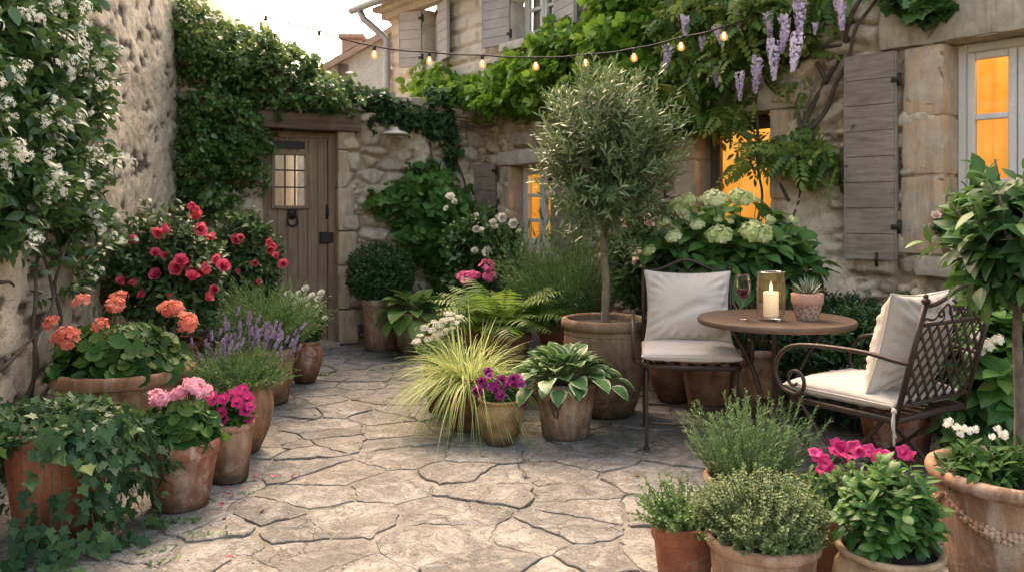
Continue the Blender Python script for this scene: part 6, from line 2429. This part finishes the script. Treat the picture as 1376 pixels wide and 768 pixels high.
def make_chair(label, x, y, d, wd, dp, bh, curved, back_tilt=.12):
    """iron garden armchair; local +y is the way it faces, origin on the ground under the seat centre."""
    t = thing('iron_armchair', label, 'chair', (x, y, .008), math.atan2(-d[0], d[1]))
    hw, hd = wd / 2, dp / 2
    r = .0085

    def back(u, z):
        k = (z - SEAT_Z) / (bh - SEAT_Z)
        return np.array([u, -hd - back_tilt * k, z])
    mb = MB()
    loop = [(-hw, -hd, SEAT_Z), (-hw, hd - .03, SEAT_Z), (-hw + .03, hd, SEAT_Z), (hw - .03, hd, SEAT_Z), (hw, hd - .03, SEAT_Z), (hw, -hd, SEAT_Z), (-hw, -hd, SEAT_Z)]
    loop = np.array(loop)
    for a, b in zip(loop[:-1], loop[1:]):
        c = (a + b) / 2
        dv = b - a
        L = np.linalg.norm(dv)
        ang = math.atan2(dv[1], dv[0])
        R = np.array([[math.cos(ang), -math.sin(ang), 0], [math.sin(ang), math.cos(ang), 0], [0, 0, 1]])
        mb.box(c, (L / 2 + .006, .008, .012), R, .5, .003)
    for k in range(7):
        xx = -hw + wd * (k + .5) / 7
        mb.box((xx, 0, SEAT_Z + .006), (.014, hd - .006, .002), None, .5, .001)
    mb.build('seat_frame', M_CHAIR, t)
    # backrest frame: two posts with finials, arched rail
    mb = MB()
    zp = bh - .07
    for s in (-1, 1):
        mb.tubes(np.array([back(s * hw, SEAT_Z - .02), back(s * hw, .7), back(s * hw, zp)]), np.array([.0115, .0115, .0105]), 10)
        f = back(s * hw, zp)
        mb.ball(f + np.array([0, 0, .010]), (.017, .017, .014), 10, 7)
        mb.ball(f + np.array([0, 0, .026]), (.010, .010, .012), 10, 6)
    us = np.linspace(-1, 1, 40)
    arch = bh - .07 - .018 + .075 * np.exp(-(us / .52) ** 2) * 1.0 + .012 * np.abs(us) ** 6
    C = np.array([back(u * hw, z) for u, z in zip(us, arch)])
    mb.tubes(C, np.full(40, .0095), 8)
    zl = bh - .155
    C = np.array([back(u * hw, zl) for u in (-1, 0, 1)])
    mb.tubes(C, np.full(3, .0085), 8)
    z0 = SEAT_Z + .06
    C = np.array([back(u * hw, z0) for u in (-1, 0, 1)])
    mb.tubes(C, np.full(3, .0085), 8)
    mb.build('back_frame', M_CHAIR, t)
    # scrollwork between the arch and the rail below it
    mb = MB()
    cz = (zl + bh - .07) / 2 + .012
    by = back(0, cz)[1]
    for s in (-1, 1):
        mb.tubes(spiral((s * .045, by, cz - .005), .036, .008, PI / 2, 1.35 * s, (1, 0, 0), (0, 0, 1)), np.full(40, .005), 6)
        mb.tubes(spiral((s * .13, by, cz - .018), .026, .006, -PI / 2, 1.2 * -s, (1, 0, 0), (0, 0, 1)), np.full(40, .0045), 6)
        mb.tubes(smooth_path([back(s * .02, zl), back(s * .09, cz + .02), back(s * .16, cz - .035), back(s * (hw - .03), cz - .03), back(s * (hw - .005), cz - .045)], 24), np.full(24, .005), 6)
    mb.build('scrollwork', M_CHAIR, t)
    # lattice of crossed flat straps
    mb = MB()
    zb, zt = z0, zl
    Hh = zt - zb
    sp = .062
    for sg in (-1, 1):
        off = -Hh
        while off < wd + Hh:
            # strap u = off + (z-zb) * sg ... clipped to the frame
            pa = []
            for zz in np.linspace(zb, zt, 60):
                u = (off + (zz - zb) * .85) if sg > 0 else (wd - off - (zz - zb) * .85)
                if 0.008 <= u <= wd - .008:
                    pa.append((u - hw, zz))
            if len(pa) > 3:
                a, b = np.array(back(*pa[0])), np.array(back(*pa[-1]))
                c = (a + b) / 2
                dv = b - a
                L = np.linalg.norm(dv)
                e1 = dv / L
                nrm_ = norm(np.array([0, 1.0, back_tilt / (bh - SEAT_Z)]))
                e2 = np.cross(nrm_, e1)
                R = np.stack([e1, e2, nrm_], 1)
                mb.box(c + nrm_ * (.0022 * sg), (L / 2, .0075, .002), R, .5, .0012)
            off += sp
    mb.build('lattice', M_CHAIR, t)
    # arms with a scroll at the front
    for s in (-1, 1):
        mb = MB()
        X = s * (hw + (.022 if curved else .055))
        pts = [back(s * hw, .665), (s * (hw + .012) if curved else s * (hw + .03), -hd - .01, .672), (X, -hd + .14, .690), (X, hd - .10, .682), (X, hd + .01, .645), (X, hd + .055, .565), (X, hd + .025, .485), (X, hd - .04, .462)]
        A = smooth_path(pts, 50)
        sp_ = spiral((X, hd - .045, .522), .060, .016, -PI / 2 + .0, -1.15, (0, 1, 0), (0, 0, 1), 44)
        C = np.concatenate([A[:-1], sp_])
        mb.tubes(C, np.concatenate([np.full(len(A) - 1, .0095), np.linspace(.0095, .006, 44)]), 9)
        mb.tubes(np.array([(X, hd - .035, .463), (s * hw, hd - .035, SEAT_Z + .004)]), np.array([.008, .008]), 8)
        mb.build('armrest', M_CHAIR, t)
    # crossed legs
    for s in (-1, 1):
        for fr in (-1, 1):
            mb = MB()
            X = s * (hw - .004 - (.012 if fr > 0 else 0))
            top = (X, -fr * (hd - .06), SEAT_Z - .008)
            foot = (X, fr * (hd + .01), .006)
            if curved:
                mid = [(X, -fr * (hd - .16), SEAT_Z * .70), (X, fr * .06, SEAT_Z * .42)]
                P = smooth_path([top] + mid + [foot], 24)
            else:
                P = smooth_path([(X, fr * (hd - .05) * (1 if fr > 0 else .3), SEAT_Z - .008), (X, fr * (hd - .02), SEAT_Z * .5), foot], 16)
            mb.tubes(P, np.full(len(P), .0095), 9)
            mb.lathe([(.0, .0), (.016, .0), (.015, .010), (.010, .016)], 12, (foot[0], foot[1], -.002))
            mb.build('leg', M_CHAIR, t)
    for fr in (-1, 1):
        mb = MB()
        yy = fr * (hd - .01) if not curved else fr * .19
        zz = .13 if not curved else .12
        mb.tubes(np.array([(-hw + .005, yy, zz), (hw - .005, yy, zz)]), np.array([.006, .006]), 8)
        mb.build('stretcher', M_CHAIR, t)
    return t


def cushion_mesh(mb, W, D, T, k=0, puff=.42, wr=.010, pinch=.07, n=56):
    for sg in (-1, 1):
        u, v = np.meshgrid(np.linspace(-1, 1, n), np.linspace(-1, 1, n))
        # denser sampling near the edge
        u, v = np.sin(u * PI / 2), np.sin(v * PI / 2)
        e = np.maximum(0, (1 - u * u) * (1 - v * v))
        h = T / 2 * e ** puff
        X = W / 2 * u * (1 - pinch * (1 - v * v))
        Y = D / 2 * v * (1 - pinch * (1 - u * u))
        # soft slumps plus short pull folds that run in from the corners and seams
        wrn = (fbm(X * 4 + k, Y * 4 + sg * 3, 100 + k, 2) - .5) * 1.2 * wr
        ang = np.arctan2(np.abs(v), np.abs(u) + 1e-6)
        rr = np.hypot(u, v)
        fold = wr * .34 * np.sin(ang * 26 + 6 * fbm(X * 3, Y * 3, 103 + k, 2)) * np.exp(-((rr - 1.1) / .28) ** 2)
        seam = np.maximum(np.abs(u), np.abs(v))
        puck = wr * .35 * np.sin((X + Y * .7) * 95 + 9 * fbm(X * 4, Y * 4, 104 + k, 2)) * np.exp(-((seam - .9) / .09) ** 2)
        lay = X * .25 + Y
        drape = wr * .8 * np.maximum(0, np.sin(lay * 30 + 7 * fbm(X * 3 + 5, Y * 2, 107 + k, 2))) ** 3 * sstep(.45, .62, fbm(X * 4 + 2, Y * 5, 109 + k, 2))
        Z = sg * (h + (wrn + fold + puck - drape) * np.minimum(1, e * 6))
        i, j = np.meshgrid(np.arange(n - 1), np.arange(n - 1))
        q = np.stack([j * n + i, j * n + i + 1, (j + 1) * n + i + 1, (j + 1) * n + i], -1).reshape(-1, 4)
        mb.add(np.stack([X, Y, Z], -1).reshape(-1, 3), q if sg > 0 else q[:, ::-1])


def cushion(name, label, W, D, T, M, k=0, cat='cushion', ties=False, group=None, **kw):
    """M: 4x4-ish (origin, ex, ey, ez) in world space."""
    from mathutils import Matrix
    o_, ex, ey, ez = M
    t = thing(name, label, cat, tuple(o_), 0, group)
    t.rotation_mode = 'XYZ'
    mat = Matrix(((ex[0], ey[0], ez[0]), (ex[1], ey[1], ez[1]), (ex[2], ey[2], ez[2])))
    t.rotation_euler = mat.to_euler()
    mb = MB()
    cushion_mesh(mb, W, D, T, k, **kw)
    mb.build('cover', M_LINEN, t)
    mb = MB()
    a = np.linspace(-1, 1, 30)
    p = kw.get('pinch', .07)
    ed = []
    for (fu, fv) in ((lambda s: s, lambda s: -1 + 0 * s), (lambda s: 1 + 0 * s, lambda s: s), (lambda s: -s, lambda s: 1 + 0 * s), (lambda s: -1 + 0 * s, lambda s: -s)):
        u, v = fu(a), fv(a)
        ed.append(np.stack([W / 2 * u * (1 - p * (1 - v * v)), D / 2 * v * (1 - p * (1 - u * u)), 0 * u], -1)[:-1])
    C = np.concatenate(ed + [ed[0][:1]])
    mb.tubes(C, np.full(len(C), .0038), 6)
    mb.build('piping', M_LINEN, t)
    if ties:
        mb = MB()
        for q in (0, 1):
            P = smooth_path([(-W / 2 + .01, -D / 2 + .012, -.005), (-W / 2 - .012, -D / 2 - .01, -.012), (-W / 2 - .018 - .01 * q, -D / 2 - .014, -.07), (-W / 2 - .01 + .012 * q, -D / 2 - .01, -.15 + .03 * q)], 16)
            mb.tubes(P, np.full(16, .0045), 6)
        mb.ball((-W / 2 - .012, -D / 2 - .012, -.014), .012, 8, 6)
        mb.build('tie', M_LINEN, t)
    return t


def chair_frame(t):
    a = t.rotation_euler.z
    ex = np.array([math.cos(a), math.sin(a), 0])
    ey = np.array([-math.sin(a), math.cos(a), 0])
    return np.array(t.location), ex, ey, np.array([0, 0, 1.0])


# chair 1 faces the camera
c1 = make_chair('iron armchair with an arched scroll back facing the camera behind the table edge', at(926, 4.55), 4.55, norm(np.array([-.16, -1.0])), .50, .47, .985, False, .10)
o_, ex, ey, ez = chair_frame(c1)
cushion('seat_cushion', 'cream linen seat cushion on the armchair facing the camera', .52, .49, .10, (o_ + ez * (SEAT_Z + .055) + ey * .01, ex, ey, ez), 1, puff=.30, pinch=.02)
tl = .30
py_ = norm(ez * math.cos(tl) - ey * math.sin(tl))
pz_ = np.cross(ex, py_)
cushion('throw_pillow', 'square cream linen pillow leaning on the armchair that faces the camera', .49, .425, .23, (o_ + ez * (SEAT_Z + .275) - ey * .165, ex, py_, pz_), 2, wr=.024, puff=.50, pinch=.09)

# chair 2 turns its lattice back to the camera
d2_ = norm(np.array([-.55, .835]))
c2 = make_chair('iron armchair seen from behind with a diagonal lattice back on the right', 1.57, 3.545, d2_, .50, .50, .975, True, .14)
o_, ex, ey, ez = chair_frame(c2)
cushion('seat_cushion', 'cream linen seat cushion tied to the armchair with the lattice back', .50, .52, .10, (o_ + ez * (SEAT_Z + .055) + ey * .02, ex, ey, ez), 3, ties=True, puff=.30, pinch=.02)
tl = .26
py_ = norm(ez * math.cos(tl) - ey * math.sin(tl))
pz_ = np.cross(ex, py_)
cushion('throw_pillow', 'square cream linen pillow resting against the lattice chair back', .46, .43, .23, (o_ + ez * (SEAT_Z + .285) - ey * .165, ex, py_, pz_), 4, wr=.02, puff=.50, pinch=.09)

# table
tx, ty = at(1042, 4.18), 4.18
TZ = .715
t = thing('round_table', 'round rust brown iron garden table between the two armchairs', 'table', (tx, ty, .008), .35)
mb = MB()
mb.lathe([(.0, TZ - .012), (.30, TZ - .012), (.372, TZ - .012), (.374, TZ - .028), (.384, TZ - .030), (.389, TZ - .018), (.389, TZ - .006), (.384, TZ), (.375, TZ - .001), (.362, TZ - .003), (.0, TZ - .003)], 72)
mb.build('tabletop', M_TABLE, t, sharp=40)
for k in range(3):
    a = -2.25 + 2 * PI * k / 3
    h = np.array([math.cos(a), math.sin(a), 0])
    mb = MB()
    P = smooth_path([h * .30 + np.array([0, 0, TZ - .02]), h * .22 + np.array([0, 0, .58]), h * .125 + np.array([0, 0, .42]), h * .085 + np.array([0, 0, .28]), h * .12 + np.array([0, 0, .14]), h * .24 + np.array([0, 0, .004])], 36)
    mb.tubes(P, np.full(36, .0125), 10)
    mb.lathe([(.0, .0), (.018, .0), (.016, .01), (.0, .012)], 12, tuple(h * .24))
    mb.build('leg', M_CHAIR, t)
mb = MB()
mb.lathe([(.0, .268), (.10, .268), (.104, .275), (.10, .282), (.0, .282)], 32)
aa = np.linspace(0, 2 * PI, 40)
mb.tubes(np.stack([.27 * np.cos(aa), .27 * np.sin(aa), np.full(40, TZ - .022)], -1), np.full(40, .009), 8)
mb.build('brace', M_CHAIR, t)
top = TZ + .008 - .003 + .0005

M_CLEAR = glass_thin('clear_glass', (.99, .99, .985), .3)


def seeded():
    n = NT('seeded_glass')
    tr = n.n('ShaderNodeBsdfTransparent')
    tr.inputs['Color'].default_value = (.985, .98, .96, 1)
    gl = n.n('ShaderNodeBsdfGlossy')
    gl.inputs['Roughness'].default_value = .08
    ts = n.n('ShaderNodeBsdfTranslucent')
    ts.inputs['Color'].default_value = (.95, .50, .15, 1)
    df = n.n('ShaderNodeBsdfDiffuse')
    df.inputs['Color'].default_value = (.75, .52, .28, 1)
    p = n.obj()
    sx = n.n('ShaderNodeSeparateXYZ')
    n.l(p, sx.inputs[0])
    sp = n.rng(n.noise(210, 3, .6, p), .52, .68, 0, 1)
    zz = n.rng(sx.outputs[2], .03, .2, .03, .15)  # amber glow of the flame put into the specks, stronger upwards
    ad = n.n('ShaderNodeMixShader')
    ad.inputs[0].default_value = .5
    n.l(ts.outputs[0], ad.inputs[1])
    n.l(df.outputs[0], ad.inputs[2])
    m1 = n.n('ShaderNodeMixShader')
    n.l(n.math('ADD', n.math('MULTIPLY', sp, zz), .02), m1.inputs[0])
    n.l(tr.outputs[0], m1.inputs[1])
    n.l(ad.outputs[0], m1.inputs[2])
    fr = n.n('ShaderNodeFresnel')
    fr.inputs['IOR'].default_value = 1.4
    m2 = n.n('ShaderNodeMixShader')
    n.l(n.math('MULTIPLY', fr.outputs[0], .5), m2.inputs[0])
    n.l(m1.outputs[0], m2.inputs[1])
    n.l(gl.outputs[0], m2.inputs[2])
    n.l(m2.outputs[0], n.out.inputs['Surface'])
    n.N.remove(n.bsdf)
    return n.m


M_SEED = seeded()
# hurricane vase with a candle
vx, vy = at(1036, 4.10), 4.10
t = thing('hurricane_vase', 'seeded glass hurricane vase around the lit candle on the round table', 'vase', (vx, vy, top))
mb = MB()
R, H = .070, .240
mb.lathe([(.0, .004), (R * .86, .0), (R * .95, .006), (R, .03), (R * 1.01, .12), (R * .99, .19), (R * .93, .22), (R * .95, .235), (R * .98, H), (R * .94, H), (R * .90, .222), (R * .95, .19), (R * .965, .12), (R * .955, .032), (R * .85, .018), (.0, .016)], 48)
mb.build('glass', M_SEED, t)
mb = MB()
aa = np.linspace(0, 2 * PI, 50)
mb.tubes(np.stack([R * .96 * np.cos(aa), R * .96 * np.sin(aa), np.full(50, H)], -1), np.full(50, .003), 8)
mb.build('rim', glass_thin('rim_glass', (.95, .93, .88), .8, .05, .2), t)
t = thing('candle', 'lit ivory pillar candle inside the glass vase', 'candle', (vx, vy, top + .0175))
nn_ = NT('wax')
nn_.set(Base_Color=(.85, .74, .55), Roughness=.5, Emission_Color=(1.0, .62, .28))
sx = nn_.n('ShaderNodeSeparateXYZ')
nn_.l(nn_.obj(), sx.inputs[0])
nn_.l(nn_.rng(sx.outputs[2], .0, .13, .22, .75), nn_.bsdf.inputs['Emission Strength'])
mb = MB()
mb.lathe([(.0, .0), (.036, .0), (.037, .003), (.037, .120), (.035, .126), (.030, .1255), (.022, .119), (.0, .117)], 32, wob=.02)
mb.build('wax', nn_.m, t)
mb = MB()
mb.tubes(np.array([(0, 0, .115), (.0005, 0, .128), (.002, 0, .135)]), np.array([.0018, .0016, .0012]), 6)
mb.build('wick', M_IRON, t)
mb = MB()
mb.lathe([(.0002, .126), (.005, .130), (.0075, .138), (.0065, .148), (.0035, .160), (.0002, .172)], 14)
mb.build('flame', emit_mat('candle_flame', (1.0, .62, .22), 14), t)
ld = bpy.data.lights.new('candle_light', 'POINT')
ld.energy = 12
ld.color = (1.0, .55, .22)
ld.shadow_soft_size = .006
lo = bpy.data.objects.new('candle_light', ld)
COL.objects.link(lo)
lo.parent = t
lo.location = (0, 0, .150)

# wine glass
t = thing('wine_glass', 'stemmed glass of red wine standing left of the candle', 'wine glass', (at(998, 4.12), 4.12, top))
mb = MB()
mb.lathe([(.0, .0), (.036, .0), (.036, .0018), (.012, .006), (.0048, .012), (.0038, .05), (.0040, .085), (.010, .098), (.026, .112), (.038, .135), (.0415, .16), (.040, .19), (.0355, .228), (.0345, .228), (.039, .19), (.0405, .16), (.037, .136), (.025, .1135), (.0, .101)], 40)
mb.build('glass', M_CLEAR, t)
w = NT('red_wine')
w.set(Base_Color=(.045, .003, .006), Roughness=.15)
w.bsdf.inputs['Specular IOR Level'].default_value = .2
mb = MB()
mb.lathe([(.0, .1025), (.024, .115), (.0362, .137), (.0396, .157), (.0, .157)], 40)
mb.build('wine', w.m, t)

# succulent
t = thing('potted_succulent', 'spiky striped succulent in a speckled clay pot right of the candle', 'potted plant', (at(1085, 4.12), 4.12, top))
mb = MB()
R, H = .076, .135
mb.lathe([(.0, .0), (.050, .0), (.054, .004), (.072, .078), (.076, .083), (.078, .09), (.0785, H - .004), (.075, H), (.069, H), (.066, .12)], 40, wob=.02)
n = NT('speckled_clay')
v = n.obj()
sx = n.n('ShaderNodeSeparateXYZ')
n.l(v, sx.inputs[0])
c = n.mix(n.rng(n.noise(75, 4, .7, v), .45, .55, 0, 1), (.30, .16, .11), (.50, .42, .36))
c = n.mix(n.rng(sx.outputs[2], .080, .084, 0, .85), c, (.46, .25, .18))
n.set(Base_Color=c, Roughness=.9)
n.set(Normal=n.bump(n.noise(75, 4, .7, v), .5, .004))
mb.build('pot', n.m, t)
mb = MB()
mb.disc((0, 0, .122), .067, 24, .006)
mb.build('soil', M_SOIL, t)
mb = MB()
T_ALOE = leaf_tpl([.075, .085, .07, .04, 0], fold=.5, droop=-.1)
k = 34
q = np.arange(k) / k
a = np.arange(k) * 2.4
tl = .12 + 1.15 * q
D = np.stack([np.sin(tl) * np.cos(a), np.sin(tl) * np.sin(a), np.cos(tl)], -1)
P = np.stack([.02 * np.cos(a) * q, .02 * np.sin(a) * q, np.full(k, .122)], -1)
up = np.stack([-np.cos(a) * np.cos(tl), -np.sin(a) * np.cos(tl), np.sin(tl)], -1)
mb.inst(T_ALOE, P, frames(D, up), .105 * rng.uniform(.75, 1.1, k), rng.random(k))
n = leaf_mat('striped_succulent', (.04, .07, .04), (.08, .12, .07), (.2, .25, .17), trans=.05, edge=(.5, .52, .42), edge_at=.6)
mb.build('leaves', n, t)

# string lights
A0 = np.array([at(232, 6.4), 6.4, zat(-22, 6.4)])
bulb_px = [(357, 22), (429, 42), (503, 62), (577, 70), (648, 74), (720, 77), (787, 73), (852, 65), (915, 50), (973, 36)]
pts = [(at(232, 6.6), 6.6, zat(-30, 6.6)), (at(300, 6.3), 6.3, zat(2, 6.3))]
for i, (px, py) in enumerate(bulb_px):
    Y = 6.1 - .09 * i
    pts.append((at(px, Y), Y, zat(py, Y)))
uE, vE = HOUSE.hit(1040, 10, .1)
pts.append(tuple(HOUSE.P(float(uE), .1, float(vE))))
pts = np.array(pts)
sl = thing('string_lights', 'string of glowing clear bulbs strung across the courtyard', 'string lights', tuple(pts[6]))
base = pts[6]
C = smooth_path(pts - base, 160)
C[:, 2] -= .006 * np.abs(np.sin(np.linspace(0, len(pts) - 1, 160) * PI))
mb = MB()
mb.tubes(C, np.full(160, .0055), 6)
mb.build('cord', M_IRON, sl)
ms, mgl, mf = MB(), MB(), MB()
ms.lathe([(.0, .0), (.010, .0), (.014, -.008), (.0145, -.034), (.012, -.04), (.0, -.04)], 16)
mgl.lathe([(.0115, -.036), (.014, -.046), (.024, -.062), (.029, -.078), (.027, -.094), (.016, -.106), (.001, -.110)], 20)
for s in range(6):
    a = 2 * PI * s / 6
    mf.tubes(np.array([(.004 * math.cos(a), .004 * math.sin(a), -.045), (.011 * math.cos(a), .011 * math.sin(a), -.07), (.007 * math.cos(a), .007 * math.sin(a), -.092)]), np.full(3, .0022), 5)
meS, meG, meF = ms.mesh('socket'), mgl.mesh('bulb'), mf.mesh('filament')
meS.materials.append(M_IRON)
gb = NT('warm_bulb_glass')
tr = gb.n('ShaderNodeBsdfTransparent')
em = gb.n('ShaderNodeEmission')
em.inputs['Color'].default_value = (1.0, .40, .07, 1)
em.inputs['Strength'].default_value = 1.5
ms_ = gb.n('ShaderNodeMixShader')
ms_.inputs[0].default_value = .40
gb.l(tr.outputs[0], ms_.inputs[1])
gb.l(em.outputs[0], ms_.inputs[2])
gl = gb.n('ShaderNodeBsdfGlossy')
gl.inputs['Roughness'].default_value = .03
ms2 = gb.n('ShaderNodeMixShader')
ms2.inputs[0].default_value = .06
gb.l(ms_.outputs[0], ms2.inputs[1])
gb.l(gl.outputs[0], ms2.inputs[2])
gb.l(ms2.outputs[0], gb.out.inputs['Surface'])
meG.materials.append(gb.m)
meF.materials.append(emit_mat('hot_filament', (1.0, .60, .22), 9))
for p in pts[2:-1]:
    b = place('bulb', meG, sl, p - base, (0, 0, rng.uniform(0, 6)), .84)
    place('socket', meS, b, (0, 0, 0))
    place('filament', meF, b, (0, 0, 0))

# ================================================================== CAMERA, SKY, SUN
cam = bpy.data.cameras.new('camera')
cam.sensor_width = 36
cam.lens = FPX / 1376 * 36
cam.shift_y = -(384 - HY) / 1376
cam.clip_end = 400
cam.clip_start = .05
cam.dof.use_dof = True
cam.dof.focus_distance = 4.1
cam.dof.aperture_fstop = 9.0
co = bpy.data.objects.new('camera', cam)
COL.objects.link(co)
co.location = (0, 0, CAM_H)
co.rotation_euler = (PI / 2, 0, 0)
scene.camera = co

SUN_EL, SUN_AZ = math.radians(50), math.radians(-15)   # azimuth from +Y, negative to the left
w = bpy.data.worlds.new('World')
scene.world = w
w.use_nodes = True
nt = w.node_tree
bg = nt.nodes['Background']
sky = nt.nodes.new('ShaderNodeTexSky')
sky.sky_type = 'NISHITA'
sky.sun_disc = False
sky.sun_elevation = SUN_EL
sky.sun_rotation = SUN_AZ
sky.air_density = 1.0
sky.dust_density = 5.0
sky.ozone_density = 1.0
tint = nt.nodes.new('ShaderNodeMix')
tint.data_type = 'RGBA'
tint.blend_type = 'MULTIPLY'
tint.inputs[0].default_value = 1.0
tint.inputs[7].default_value = (6.7, 5.7, 4.55, 1)     # warm evening haze
nt.links.new(sky.outputs[0], tint.inputs[6])
nt.links.new(tint.outputs[2], bg.inputs['Color'])
bg.inputs['Strength'].default_value = .15
sd = bpy.data.lights.new('sun', 'SUN')
sd.energy = 1.4
sd.angle = math.radians(50)
sd.color = (1.0, .88, .74)
so = bpy.data.objects.new('sun', sd)
COL.objects.link(so)
dv = Vector((math.sin(SUN_AZ) * math.cos(SUN_EL), math.cos(SUN_AZ) * math.cos(SUN_EL), math.sin(SUN_EL)))
so.rotation_euler = (-dv).to_track_quat('-Z', 'Y').to_euler()
so.location = (-4, 6, 8)

scene.view_settings.view_transform = 'Standard'
scene.view_settings.look = 'None'
scene.view_settings.exposure = 0
scene.view_settings.gamma = 1
scene.render.engine = 'CYCLES'
scene.cycles.use_denoising = True
scene.cycles.max_bounces = 8
scene.cycles.transparent_max_bounces = 16
scene.cycles.sample_clamp_indirect = 4.0
scene.cycles.caustics_reflective = False
scene.cycles.caustics_refractive = False
